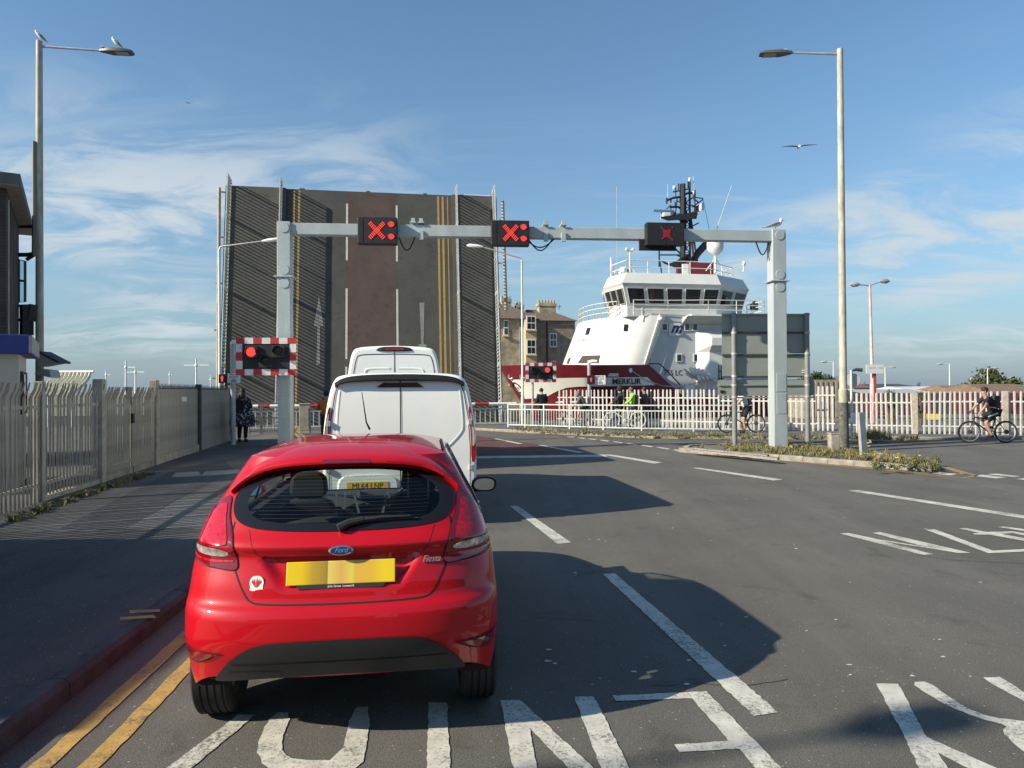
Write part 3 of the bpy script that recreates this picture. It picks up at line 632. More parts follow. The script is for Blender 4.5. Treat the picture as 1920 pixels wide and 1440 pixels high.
# glass, black border and rubber line
b = MB(); patch(b, WIN, on(Xz, .004), .028, hole=WINI); b.build('window_border', M_GLOSSBLK, car, smooth=True, ang=60)
b = MB(); patch(b, WINI, on(Xz, .0035), .028); rg = b.build('rear_window', M_CARGLASS, car, smooth=True, ang=60)
b = MB()
for k in range(12):                                             # heater wires
    z = 1.115 + k * .0165; hw = .43 - .0012 * abs(k - 4) ** 2.2; ribbon(b, [(x, z) for x in np.linspace(-hw, hw, 18)], Xz, .0009, .0045)
b.build('heater_wire', mat('heater_wire', (.03, .028, .026), .6), rg)
for sg in (1, -1):
    f = on(lambda y, z, sg=sg: Ps(sg * (1 + y - fY0(z) - fRR(z)), z), .004)
    b = MB(); patch(b, SIDEWIN, f, .05); b.build('side_window', M_CARGLASS, car, smooth=True, ang=60)
    b = MB(); pl = rounded(SIDEWIN, 1); b.tube([f(*p) for p in pl], .012, 5, closed=True); b.build('window_trim', M_GLOSSBLK, car, smooth=True)
    for yy in (1.15, 1.62): b = MB(); b.loft([[f(yy, z) for z in np.linspace(.99, 1.345, 8)], [f(yy + .09, z) for z in np.linspace(.99, 1.345, 8)]], cap=False, open_=True); b.build('door_pillar', M_GLOSSBLK, car)
b = MB(); b.loft([[(x, 2.07 + .04 - .10 * (x / .5) ** 2 + .01, 1.365) for x in np.linspace(-.5, .5, 9)], [(x * 1.3, 2.98 - .14 * (x / .5) ** 2 + .01, .885) for x in np.linspace(-.5, .5, 9)]], cap=False, open_=True); b.build('windscreen', M_CLEARGLASS, car, smooth=True)
# tail lights
for sg in (1, -1):
    def fs_(a, z, sg=sg): return Ps(sg * a, z)
    out = rounded([(.68, 1.212), (.60, 1.14), (.50, 1.05), (.455, .985), (.405, .915), (.395, .882), (.48, .884), (.70, .905), (.95, .938), (1.06, .968), (1.10, 1.01), (1.055, 1.07), (.93, 1.14), (.78, 1.20)], 2)
    b = MB(); patch(b, out, on(fs_, .006), .035); tl = b.build('tail_light', M_LIGHTDK, car, smooth=True, ang=60)
    b = MB(); ribbon(b, out + out[:2], fs_, .009, .0045); b.build('lamp_seal', M_GAP, tl)
    lamp = rounded([(.66, 1.175), (.59, 1.10), (.515, 1.02), (.505, .995), (.70, .998), (.95, 1.012), (1.02, 1.02), (.97, 1.07), (.83, 1.14), (.73, 1.18)], 2)
    b = MB(); patch(b, lamp, on(fs_, .009), .03); b.build('brake_lens', M_LIGHTRED, tl, smooth=True, ang=60)
    clr = rounded([(.490, .983), (.470, .945), (.60, .941), (.78, .955), (.90, .972), (.94, .992), (.75, .989)], 2)
    b = MB(); patch(b, clr, on(fs_, .0095), .03); b.build('clear_lens', M_LIGHTCLR, tl, smooth=True, ang=60)
    b = MB(); ribbon(b, rounded([(.43, .923), (.62, .918), (.85, .936), (.98, .962)], 2, False), fs_, .012, .010); b.build('lower_lens_strip', M_LIGHTRED, tl)
    ref = rounded([(.455, .502), (.58, .500), (.72, .508), (.80, .512), (.79, .478), (.70, .445), (.60, .448)], 1)
    b = MB(); patch(b, ref, on(fs_, .004), .03); b.build('bumper_reflector', M_LIGHTDK, car, smooth=True, ang=60)
    b = MB(); ribbon(b, rounded([(.42, .506), (.58, .508), (.74, .518), (.90, .530)], 2, False), fs_, .006, .005); ribbon(b, rounded([(.44, .498), (.56, .452), (.70, .436), (.82, .47)], 2, False), fs_, .005, .004)
    b.build('reflector_crease', M_GAP, car)
    # bumper-to-wing joint and tailgate edge
    b = MB(); ribbon(b, rounded([(.40, .880), (.72, .893), (.96, .928), (1.08, .965), (1.12, 1.0)], 2, False), fs_, .004, .0015)
    ribbon(b, rounded([(1.0, .93), (1.12, .86), (1.20, .78), (1.25, .66)], 2, False), fs_, .004, .0012); b.build('shut_line', M_GAP, car)
# lower bumper in black plastic
DIF_R = [(0, .574), (.30, .570), (.42, .561), (.50, .535), (.58, .49), (.655, .418), (.70, .365), (.69, .350), (.5, .372), (.25, .385)]
DIF = DIF_R + [(0, .389)] + mir(DIF_R[1:])
DIF = [(x * .865, z) for x, z in rounded(DIF, 1)]
b = MB(); patch(b, DIF, on(Xz, .006), .03); dif = b.build('lower_bumper', M_CARBLK, car, smooth=True, ang=60)
b = MB(); ribbon(b, [(x, .452 + .012 * (1 - (x / .6) ** 2)) for x in np.linspace(-.52, .52, 30)], Xz, .005, .008); ribbon(b, [(-.535, .40), (-.52, .415), (-.42, .422), (-.28, .422), (-.275, .395)], Xz, .004, .009); b.build('bumper_crease', M_GAP, dif)
b = MB(); b.loft([[(x, yrear(x, .36) + .005, .378 - .03 * abs(x / .7) ** 2) for x in np.linspace(-.7, .7, 21)], [(x * .95, .55, .30) for x in np.linspace(-.7, .7, 21)]], cap=False, open_=True); b.loft([[(-.66, .5, .28), (.66, .5, .28)], [(-.66, 3.5, .22), (.66, 3.5, .22)]], cap=False, open_=True); b.build('underside', M_GAP, car)
# tailgate shut line
tg = [(.535, 1.10), (.548, 1.0), (.52, .90), (.487, .83), (.45, .765), (.425, .742), (.38, .733), (.2, .729), (0, .728)]
tg = rounded(tg + mir(tg[:-1]), 2, False)
b = MB(); ribbon(b, tg, Xz, .0085, .0012); b.build('tailgate_shut_line', M_GAP, car)
for sg in (1, -1): b = MB(); ribbon(b, [(sg * x, z) for x, z in rounded([(.455, 1.068), (.43, 1.0), (.405, .955), (.392, .945)], 2, False)], Xz, .003, .001); b.build('tailgate_crease', M_GAP, car)
# wiper
b = MB(); f = on(Xz, .02); b.tube([f(-.02 + .0, 1.062), f(.03, 1.085), f(.10, 1.097)], [.022, .019, .015], 8); b.tube([f(.08, 1.095), f(.2, 1.104), f(.33, 1.103)], [.014, .010, .006], 6); f2 = on(Xz, .010); b.tube([f2(.06, 1.088), f2(.2, 1.095), f2(.37, 1.098)], .005, 5)
b.build('wiper', M_CARBLK, car, smooth=True)
# brake light in spoiler
b = MB(); b.loft([[secs[i][6] + Vector((0, -.004, .002)) for i in range(19, 30)], [secs[i][8] + Vector((0, -.005, .004)) for i in range(19, 30)]], cap=False, open_=True); b.build('high_brake_light', M_LIGHTDK, sp)
# badge, plate, lettering, sticker
b = MB(); bp = on(Xz, .004)(0, .975); Mb = facing(bp + Vector((0, -.006, 0)), (1, 0, 0), (0, .35, 1))
el = lambda a, c, z, n=28: [(a * math.cos(6.2832 * k / n), c * math.sin(6.2832 * k / n), z) for k in range(n)]
b.loft([el(.059, .0235, -.01), el(.059, .0235, .004), el(.054, .019, .006)], M=Mb); bd = b.build('badge', M_CHROME, car, smooth=True)
b = MB(); b.loft([el(.053, .0185, .004), el(.050, .0165, .0075)], M=Mb); b.build('badge_face', M_BLUEBADGE, bd, smooth=True)
text('badge_lettering', 'Ford', .034, M_CHROME, bd, Mb @ Matrix.Translation((0, 0.001, .008)), .0006, shear=.35, sx=.95)
pl = [( -.26, -.0555), (.26, -.0555), (.26, .0555), (-.26, .0555)]
Mp = facing((0, .088, .868), (1, 0, 0), (0, .28, 1))
b = MB(); b.prism(pl, -.012, .002, Mp); npl = b.build('number_plate', M_PLATE, car, bevel=.004)
b = MB(); b.prism([(-.20, -.075), (.20, -.075), (.215, -.052), (-.215, -.052)], -.012, .0005, Mp); b.build('plate_holder', M_CARBLK, npl)
text('dealer_lettering', 'John Grose  Lowestoft', .0135, M_WHITE, npl, Mp @ Matrix.Translation((0, -.0645, .0012)), .0004, bold=.0002)
fx = on(Xz, .003)(.435, .905); text('model_lettering', 'Fiesta', .046, mat('dull_chrome', (.40, .40, .41), .3, .3), car, facing(fx + Vector((0, -.004, .002)), (1, .18, 0), (0, .25, 1)), .002, shear=.45, sx=.86)
b = MB(); fx = on(Xz, .003)(-.40, .825); Ms = facing(fx, (1, -.15, 0), (0, .2, 1))
b.prism(rounded([(-.034, -.034), (.034, -.034), (.030, -.018), (.037, .012), (.02, .035), (0, .037), (-.024, .033), (-.036, .008), (-.028, -.02)], 2), 0, .0008, Ms); st = b.build('sticker', M_WHITE, car)
b = MB()
for k, (ax, tx) in enumerate(((-.004, -.022), (-.002, -.011), (0, .002), (.002, .013), (.004, .024))):
    w_ = .0045; b.add([(ax, -.02, .0015), (tx * .9 - w_, .008, .0015), (tx * .8, .030 - abs(tx) * .4, .0015), (tx * .9 + w_, .008, .0015)], [(0, 1, 2, 3)], Ms)
b.build('sticker_flower', mat('sticker_red', (.45, .02, .03), .5), st)
# aerial on the roof
b = MB(); b.tube([(0.02, 1.85, 1.468), (.0, 1.80, 1.52), (-.02, 1.66, 1.74)], [.009, .006, .003], 6); b.build('aerial', M_CARBLK, car, smooth=True)
# mirrors
for sg in (1, -1):
    b = MB(); h = rounded([(-.10, -.05), (.07, -.062), (.105, -.01), (.095, .045), (.02, .062), (-.085, .05)], 2); c = (sg * .885, 2.17, 1.005)
    Mm = facing(c, (1, 0, 0)); Mm = Mm @ Matrix.Diagonal((sg, 1, 1, 1))
    b.loft([[(x, y, 0.02) for x, y in h], [(x * 1.03, y * 1.03, -.02) for x, y in h], [(x * .9, y * .88, -.08) for x, y in h], [(x * .55, y * .5, -.115) for x, y in h]], M=Mm); b.tube([(sg * .70, 2.27, .965), (sg * .80, 2.24, .955), (sg * .86, 2.21, .97)], [.03, .025, .03], 8)
    mm = b.build('door_mirror', M_CARBLK if sg > 0 else M_CARRED, car, smooth=True, ang=45)
    b = MB(); b.add([(x * .82, y * .76, .0245 - y * .18 + .006) for x, y in h], [tuple(range(len(h)))], Mm); b.build('mirror_glass', M_MIRROR, mm)
    b = MB(); b.tube([Ps(sg * 2.22, .93) + Vector((sg * .012, 0, 0)), Ps(sg * 2.3, .935) + Vector((sg * .035, 0, 0)), Ps(sg * 2.4, .93) + Vector((sg * .012, 0, 0))], .013, 6); b.build('door_handle', M_CARRED, car, smooth=True)
# wheels
def wheel_parts(parent, c, r=.302, w=.20, rim=.205, spokes=10):
    e = bpy.data.objects.new('wheel', None); COL.objects.link(e); e.parent = parent; e.location = c
    b = MB(); pr = [(rim, -w * .42), (rim + .02, -w * .48), (r - .05, -w * .5), (r - .015, -w * .46), (r, -w * .40)]
    xs = np.linspace(-.36, .36, 5)
    for i in range(4): a, d = xs[i], xs[i + 1]; pr += [(r, a * w - .0), (r, d * w - .012), (r - .008, d * w - .009), (r - .008, d * w - .001)]
    pr += [(r, .37 * w), (r, w * .40), (r - .015, w * .46), (r - .05, w * .5), (rim + .02, w * .48), (rim, w * .42)]
    b.lathe(pr, 44, Matrix.Rotation(R(90), 4, 'Y')); b.build('tyre', M_TYRE, e, smooth=True, ang=40)
    b = MB(); b.lathe([(.01, .05), (.05, .055), (.06, .04), (.12, .035), (rim - .02, .05), (rim, .08), (rim + .004, .085), (rim + .004, -.085), (rim - .01, -.08), (rim - .02, .02), (.01, .02)], 32, Matrix.Rotation(R(90), 4, 'Y')); b.build('rim', M_ALLOY, e, smooth=True)
    return e
for x, y in ((-.70, .66), (.70, .66), (-.70, 3.15), (.70, 3.15)): wheel_parts(car, (x, y, .302))
for sg in (1, -1):                                              # dark wheel housings
    for wy in (.66, 3.15):
        b = MB(); b.loft([[(sg * xx, wy + .345 * math.cos(a), .30 + .345 * math.sin(a)) for a in np.linspace(-.1, math.pi + .1, 16)] for xx in (.57, .735)], cap=False, open_=True); b.build('wheel_housing', M_GAP, car)
# cabin
b = MB(); b.box((0, 1.75, .62), (1.36, 2.6, .04)); b.box((0, .52, .80), (1.2, .04, .42)); b.box((.66, 1.7, .80), (.05, 2.4, .40)); b.box((-.66, 1.7, .80), (.05, 2.4, .40)); b.build('cabin_tub', M_SEAT, car)
def seat(name, x, y, w, z0, z1, hr=True, lean=.18):
    b = MB(); st_ = [[(x + sx * w / 2 * k, y + (zz - z0) * -lean + t, zz) for sx, t in ((-1, -.05), (1, -.05), (1, .06), (-1, .06))] for zz, k in ((z0, .95), (z0 + .3, 1.0), (z1 - .12, .9), (z1 - .03, .72), (z1, .45))]
    b.loft(st_)
    if hr: b.loft([[(x + sx * hw, y - (z1 - z0) * lean + t, zz) for sx, t in ((-1, -.04), (1, -.04), (1, .06), (-1, .06))] for zz, hw in ((z1 + .01, .09), (z1 + .04, .135), (z1 + .15, .125), (z1 + .19, .08))])
    b.box((x, y + .25, z0), (w, .5, .14)); return b.build(name, M_SEAT, car, smooth=True, bevel=.02, ang=60)
seat('front_seat', -.42, 1.95, .46, .60, .965); seat('front_seat', .38, 1.95, .50, .60, 1.0)
seat('rear_seat', 0, 1.16, 1.22, .60, .96, hr=False)
for x in (.30, .44): b = MB(); b.tube([(x, 1.58, 1.0), (x, 1.60, 1.22)], .006, 5); b.build('headrest_rod', M_SILV, car)
b = MB(); b.loft([[(x, y + .06 * (x / .7) ** 2, z) for x in np.linspace(-.68, .68, 13)] for y, z in ((2.55, .66), (2.50, .80), (2.56, .87), (2.95, .875))], cap=False, open_=True); dsh = b.build('dashboard', M_DASH, car, smooth=True)
b = MB(); b.loft([[(-.10, 2.50, .86), (.14, 2.50, .86)], [(-.11, 2.56, .915), (.15, 2.56, .915)], [(-.09, 2.7, .91), (.13, 2.7, .91)]], cap=False, open_=True); b.build('display_hood', M_DASH, dsh)
b = MB()
for x, z, a in ((-.13, .83, -.25), (.10, .83, .25)): b.box((x, 2.47, z), (.018, .02, .17), Matrix.Translation((x, 2.47, z)) @ Matrix.Rotation(a, 4, 'Y') @ Matrix.Translation((-x, -2.47, -z)))
b.box((-.015, 2.47, .885), (.22, .02, .012)); b.box((-.22, 2.47, .85), (.012, .02, .12)); b.box((-.29, 2.47, .85), (.012, .02, .12)); b.box((-.255, 2.47, .795), (.08, .02, .012)); b.build('centre_console_trim', M_SILV, dsh)
b = MB(); b.tube([(.36 + .18 * math.cos(t), 2.30 + .05 * math.sin(t),   .84 + .15 * math.sin(t)) for t in np.linspace(0, 6.283, 25)[:-1]], .014, 6, closed=True); b.build('steering_wheel', M_DASH, car, smooth=True)
b = MB(); b.box((-.03, 2.18, 1.30), (.20, .02, .06)); b.build('rear_view_mirror', M_BLACK, car, bevel=.01)
# ================================================================ white vans
M_VANW = mat('white_van_paint', (0.86, 0.88, 0.84), 0.35, coat=0.5, var=0.035, vscale=1.2)
M_VANRED = mat('van_red_lens', (0.30, 0.006, 0.012), 0.15, coat=1.0, var=0.3, vscale=20); M_VANCLR = mat('van_clear_lens', (0.55, 0.50, 0.50), 0.2, 0.2, coat=1.0)
M_PLATEY = mat('yellow_plate', (0.70, 0.46, 0.02), 0.4)
def van(prof, length, loc, rz, label, group):
    """prof: right half of the tail outline (x, z) from the sill to the roof"""
    v = thing('panel_van', label, 'van', loc, rz, group)
    half = rounded(prof, 2, False); ring = half + [(-x, z) for x, z in half[::-1]]
    def sec(y, k, dz=0, zc=.9): return [(x * k, y, zc + (z - zc) * (1 - (1 - k) * .8) + dz) for x, z in ring]
    zt = max(z for x, z in prof)
    rear = .05
    st_ = [(0.00, .955), (.012, .975), (.035, .99), (.08, 1.0), (.6, 1.0), (length - 1.7, 1.0), (length - 1.2, .985)]
    rings = [[(x, y + .0, z) for x, yy, z in sec(y, k)] for y, k in st_]
    # tail leans forward towards the roof
    rings = [[(x, y + .10 * max(0, (z - .9) / (zt - .9)) ** 2 * (1 if i < 4 else 0), z) for x, y, z in r] for i, r in enumerate(rings)]
    def cab(y, zmax, k): return [(x * k, y, min(z, zmax + .02 * z)) for x, z in ring]
    rings += [cab(length - .75, 1.35, .96), cab(length - .25, 1.05, .90), cab(length, .85, .80)]
    b = MB(); b.loft(rings, cap=False); nr = len(ring)
    for r_ in (rings[0], rings[-1]): b.add(r_, [(i, i + 1, nr - 2 - i, nr - 1 - i) for i in range(nr // 2 - 1)])
    body = b.build('body', M_VANW, v, smooth=True, ang=32)
    def yface(z): return .10 * max(0, (z - .9) / (zt - .9)) ** 2 - .002
    return v, body, yface, zt, half
def hw_at(half, z): 
    for (x0, z0), (x1, z1) in zip(half, half[1:]):
        if z0 <= z <= z1: return x0 + (x1 - x0) * (z - z0) / max(1e-6, z1 - z0)
    return half[-1][0]
def line(v, pts, yf, wd, m, name, off=.004):
    b = MB(); P = [Vector(p) for p in subdiv(pts, .04, False)]; l, r = [], []
    for i, p in enumerate(P):
        d = (P[min(i + 1, len(P) - 1)] - P[max(i - 1, 0)]).normalized(); n = Vector((-d.y, d.x)) * wd / 2
        for q, dst in ((p + n, l), (p - n, r)): dst.append((q.x, yf(q.y) - off, q.y))
    b.loft([l, r], cap=False, open_=True); return b.build(name, m, v)
# ---- nearer van
prof = [(.86, .30), (.95, .36), (.985, .55), (.99, .95), (.975, 1.25), (.945, 1.50), (.90, 1.74), (.855, 1.87), (.79, 1.945), (.55, 1.975), (0, 1.985)]
v, body, yf, zt, half = van(prof, 4.95, tuple(at(751, 800, 9.15).xy) + (0.006,), R(8.5), 'white panel van with black roof spoiler waiting directly ahead of the red hatchback', 'vans waiting at the bridge')
line(v, [(0, .50), (0, 1.88)], yf, .014, M_GAP, 'door_gap')
for sg in (1, -1):
    line(v, [(sg * .895, .50), (sg * .90, 1.0), (sg * .875, 1.4), (sg * .825, 1.70), (sg * .79, 1.83)], yf, .012, M_GAP, 'door_edge')
    # pressed panel outline in each door
    pl_ = rounded([(sg * .06, .93), (sg * .50, .95), (sg * .60, .98), (sg * .80, 1.18), (sg * .825, 1.27), (sg * .80, 1.60), (sg * .785, 1.74)], 3, False)
    b = MB(); l, r, c = [], [], []
    for i, (x, z) in enumerate(pl_): l.append((x, yf(z) + .001, z)); c.append((x * .99, yf(z) - (.006 if sg > 0 else .003), z + .010)); r.append((x * .965, yf(z) + .001, z + .024))
    b.loft([l, c, r], cap=False, open_=True); b.build('door_pressing', M_VANW, v, smooth=True, ang=80)
    tl = rounded([(.965, .80), (.915, .82), (.915, 1.10), (.905, 1.30), (.885, 1.52), (.905, 1.55), (.93, 1.45), (.955, 1.25), (.985, .95)], 1)
    b = MB(); b.loft([[(sg * x, .13, z) for x, z in tl], [(sg * x, .02 - .012 + yf(z), z) for x, z in tl], [(sg * (x * .985 + .008), -.012 + yf(z), z) for x, z in tl]]); lt = b.build('tail_light', M_VANRED, v, smooth=True)
    tc = rounded([(.950, 1.02), (.925, 1.02), (.922, 1.12), (.912, 1.30), (.898, 1.46), (.918, 1.44), (.940, 1.27), (.96, 1.10)], 1)
    b = MB(); b.add([(sg * x, -.016 + yf(z), z) for x, z in tc], [tuple(range(len(tc)))]); b.build('clear_lens', M_VANCLR, lt)
    
    for xx, zz in ((.905, .74), (.90, 1.33)): b = MB(); b.box((sg * xx, -.01 + yf(zz), zz), (.05, .05, .07)); b.build('door_hinge', M_GALV, v, bevel=.006)
b = MB(); secs = []
for k in range(25):
    t = -1 + k / 12; x = .83 * t; z = 1.945 - .045 * abs(t) ** 2.5 - .06 * abs(t) ** 10; y = yf(1.9) - .09 * (1 - .35 * abs(t) ** 4); gap = .004 if abs(t) < .02 else 0
    secs.append([(x, y + .20, z + .022), (x, y, z + .010 - gap), (x, y - .004, z - .055 + .02 * abs(t) ** 3), (x, y + .10, z - .075 + .02 * abs(t) ** 3)])
b.loft(secs, cap=True); b.build('roof_spoiler', M_CARBLK, v, smooth=True, ang=40)
b = MB(); b.prism([(-.30, 0), (.30, 0), (.22, .06), (-.22, .06)], 0, .03, facing((0, yf(1.80) + .012, 1.79), (1, 0, 0))); b.build('high_brake_light', mat('smoked_lens', (.03, .012, .012), .2), v)
b = MB(); b.box((0, -.06, .36), (1.80, .16, .12)); b.build('rear_bumper', M_CARBLK, v, bevel=.03)
b = MB(); hp = rounded([(-.80, .44), (-.05, .44), (-.05, .60), (-.14, .67), (-.70, .67), (-.80, .60)], 1); b.loft([[(x, .0, z) for x, z in hp], [(x * .97, -.02, z) for x, z in hp]]); b.build('plate_housing', M_VANW, v, smooth=True)
b = MB(); b.prism([(-.26, -.055), (.26, -.055), (.26, .055), (-.26, .055)], 0, .006, facing((-.42, -.022, .53), (1, 0, 0))); np_ = b.build('number_plate', M_PLATEY, v)
text('plate_characters', 'ML64 LNP', .105, M_INK, np_, facing((-.42, -.029, .53), (1, 0, 0)), .0008, sx=.86)
b = MB(); b.tube([(-.1, 3.6, 1.97), (-.1, 3.5, 2.02), (-.12, 3.35, 2.14)], [.008, .006, .003], 5); b.build('aerial', M_CARBLK, v)
for x, y in ((-.82, .95), (.82, .95), (-.82, 3.9), (.82, 3.9)): wheel_parts(v, (x, y, .335), .335, .215, .21)
b = MB(); b.box((0, 2.4, .32), (1.5, 4.4, .1)); b.build('chassis', M_GAP, v)
# ---- farther high-roof van
prof = [(.92, .30), (.98, .40), (1.02, .60), (1.02, 1.1), (1.01, 1.75), (.975, 2.15), (.925, 2.45), (.875, 2.60), (.80, 2.665), (.5, 2.70), (0, 2.715)]
v, body, yf, zt, half = van(prof, 5.9, tuple(at(740, 760, 15.2).xy) + (0.006,), R(9.5), 'tall white high roof van, front vehicle of the queue', 'vans waiting at the bridge')
line(v, [(0, .60), (0, 2.60)], yf, .016, M_GAP, 'door_gap')
for sg in (1, -1):
    line(v, rounded([(sg * .87, .60), (sg * .89, 1.6), (sg * .865, 2.1), (sg * .80, 2.46), (sg * .72, 2.52), (0, 2.53)], 2, False), yf, .016, M_GAP, 'door_edge')
    b = MB(); pr = rounded([(sg * .10, 2.24), (sg * .58, 2.24), (sg * .65, 2.18), (sg * .66, 1.6), (sg * .60, 1.5), (sg * .10, 1.5)], 2, False); l, c = [], []
    for x, z in pr: l.append((x, yf(z) + .001, z)); c.append((x * .97, yf(z) - .014, z - .02))
    b.loft([l, c, [(x * .93, yf(z) + .001, z - .05) for x, z in pr]], cap=False, open_=True); b.build('door_pressing', M_VANW, v, smooth=True, ang=80)
    tl = [(.93, 1.0), (1.0, 1.0), (1.0, 1.6), (.95, 1.75), (.93, 1.6)]
    b = MB(); b.loft([[(sg * x, .1, z) for x, z in tl], [(sg * x, -.01, z) for x, z in tl]]); b.build('tail_light', M_VANRED, v)
b = MB(); bl = rounded([(-.36, -.05), (.36, -.05), (.40, -.01), (.28, .055), (-.28, .055), (-.40, -.01)], 2); b.loft([[(x, y, -.1) for x, y in bl], [(x, y, .035) for x, y in bl], [(x * .9, y * .8, .055) for x, y in bl]], M=facing((0, yf(2.62) + .03, 2.635), (1, 0, 0))); hb = b.build('brake_light_housing', M_CARBLK, v, smooth=True)
b = MB(); b.prism([(-.2, -.025), (.2, -.025), (.19, .02), (-.19, .02)], .05, .06, facing((0, yf(2.62) + .03, 2.645), (1, 0, 0))); b.build('high_brake_light', M_VANRED, hb)
b = MB(); b.box((0, -.06, .46), (1.85, .16, .16)); b.build('rear_bumper', M_CARBLK, v, bevel=.03)
for x, y in ((-.85, 1.2), (.85, 1.2), (-.85, 4.9), (.85, 4.9)): wheel_parts(v, (x, y, .35), .35, .22, .21)
b = MB(); b.box((0, 2.9, .34), (1.6, 5.2, .1)); b.build('chassis', M_GAP, v)
# ================================================================ raised bascule bridge leaf
# road frame: along VX (away), across UX; leaf hinged at HB, leaning a little away from upright
M_DECK = asphalt('bridge_deck_asphalt', (0.074, 0.073, 0.066), 0.35, 0.004, big=0.12)
M_DECKRED = asphalt('bridge_deck_red', (0.090, 0.064, 0.056), 0.3, 0.004, big=0.15)
M_DECKF = asphalt('bridge_footway', (0.088, 0.084, 0.073), 0.35, 0.004, big=0.12)
M_BPAINT = worn_paint('bridge_white_paint', (0.60, 0.58, 0.50), (0.2, 0.2, 0.19), 0.22)
M_BYELL = worn_paint('bridge_yellow_paint', (0.42, 0.28, 0.09), (0.16, 0.13, 0.07), 0.30)
M_FADED = worn_paint('faded_arrow_paint', (0.26, 0.255, 0.235), (0.12, 0.12, 0.11), 0.34)
M_BRAIL = mat('bridge_rail_grey', (0.55, 0.57, 0.55), 0.5, 0.1, var=0.12, vscale=2)
HBp = at(686, 760, 35.3); BR = thing('bascule_bridge', 'raised bascule bridge leaf standing upright with its road surface facing us', 'bridge', (HBp.x, HBp.y, -1.2), A9)
LEAN = R(9.0)
# leaf coordinates: a across (+ right), l up the leaf from hinge, h out of the deck towards us
def leaf(a, l, h=0.0): return Vector((a, l * math.sin(LEAN) - h * math.cos(LEAN), l * math.cos(LEAN) + h * math.sin(LEAN)))
LW, LH = 6.95, 13.6
def slab(mb, a0, a1, l0, l1, h0, h1):
    P = [leaf(a, l, h) for h in (h0, h1) for l in (l0, l1) for a in (a0, a1)]; mb.add(P, [(0, 1, 3, 2), (4, 6, 7, 5), (0, 4, 5, 1), (2, 3, 7, 6), (0, 2, 6, 4), (1, 5, 7, 3)])
b = MB(); slab(b, -LW, LW, 0, LH, -.9, -.02); b.build('leaf_structure', M_DARK, BR)
E = [-6.95, -6.35, -4.15, -3.95, -.98, 1.58, 4.45, 4.62, 6.55, 6.95]
b = MB(); slab(b, -4.05, -.98, 0, LH - .02, -.02, 0); b.build('carriageway', M_DECK, BR)
b = MB(); slab(b, -.98, 1.58, 0, LH - .04, -.02, .002); b.build('red_lane', M_DECKRED, BR)
b = MB(); slab(b, 1.58, 4.5, 0, LH - .03, -.02, 0); b.build('carriageway', M_DECK, BR)
for a0, a1 in ((-6.9, -4.05), (4.5, 6.85)):
    b = MB(); slab(b, a0, a1, 0, LH - .01, -.02, .12); b.build('footway', M_DECKF, BR)
def strip(a, w, l0, l1, m, name, h=.006):
    b = MB(); slab(b, a - w / 2, a + w / 2, l0, l1, h - .004, h); return b.build(name, m, BR)
for a in (-3.66, -3.40): strip(a, .11, 0, LH - .1, M_BYELL, 'yellow_line')
for a in (3.78, 4.02): strip(a, .11, 0, LH - .1, M_BYELL, 'yellow_line')
strip(4.28, .05, 0, LH - .1, M_BYELL, 'kerb_edge_line')
for a in (-.98, 1.58):
    for l0, l1 in ((1.0, 4.2), (4.6, 8.3), (9.8, 12.9)): strip(a, .10, l0, l1, M_BPAINT, 'lane_dash', .008)
def arrow(a, l0, up):
    b = MB(); P = [(-.09, 0), (.09, 0), (.06, 2.0), (.24, 2.0), (0, 3.6), (-.24, 2.0), (-.06, 2.0)] if up else [(-.13, 3.4), (.13, 3.4), (.06, 1.2), (.22, 1.15), (0, .3), (-.22, 1.15), (-.06, 1.2)]
    b.add([leaf(a + x, l0 + y, .008) for x, y in P], [tuple(range(len(P)))]); b.build('lane_arrow', M_FADED, BR)
arrow(-2.35, 4.3, True); arrow(2.85, 4.2, False)
def railing(a, h0, hgt, step, name, top=LH + .25, post=1.9, wd=.03):
    b = MB()
    for k in range(3): b.bar(leaf(a, .3, h0 + hgt * (.06, .94, 1.0)[k]), leaf(a, top, h0 + hgt * (.06, .94, 1.0)[k]), .05, .05)
    l = .35
    while l < top: b.bar(leaf(a, l, h0), leaf(a, l, h0 + hgt), .07, wd); l += step
    l = .4
    while l < top: b.bar(leaf(a, l, h0 - .05), leaf(a, l, h0 + hgt + .03), .09, .06); l += post
    return b.build(name, M_BRAIL, BR)
railing(-6.75, .12, .85, .18, 'railing'); railing(-4.25, .12, .68, .18, 'railing')
railing(4.72, .12, .68, .18, 'railing'); railing(6.72, .12, .85, .18, 'railing')
for a, l1 in ((-7.3, LH - .2), (7.25, LH - .3)):                     # maintenance rails outside the leaf
    b = MB(); b.tube([leaf(a + .32 if a < 0 else a, 1.0 if a < 0 else 7.2, .2), leaf(a, l1, .2)], .09, 8)
    for l in np.arange(1.2 if a < 0 else 7.4, l1, 2.4): b.bar(leaf(a, l, .2), leaf(a * .93, l, .1), .07, .07)
    b.build('side_rail', M_GALVD, BR)
for a, w_ in ((-6.97, .14), (-3.4, .25), (0, .2), (3.0, .2)):
    b = MB(); slab(b, a, a + w_, LH - .02, LH + .10, -.4, -.1); b.build('edge_fitting', M_DARK, BR)
b = MB(); slab(b, 4.9, 6.6, LH - .005, LH + .06, -.5, .05); b.build('edge_plate', M_WHITE, BR)
b = MB(); slab(b, -7.02, -6.955, 0, LH, -.8, .1); b.build('edge_girder', mat('rusty_edge', (.16, .12, .08), .9, col2=(.07, .06, .05), vscale=4, detail=8), BR)
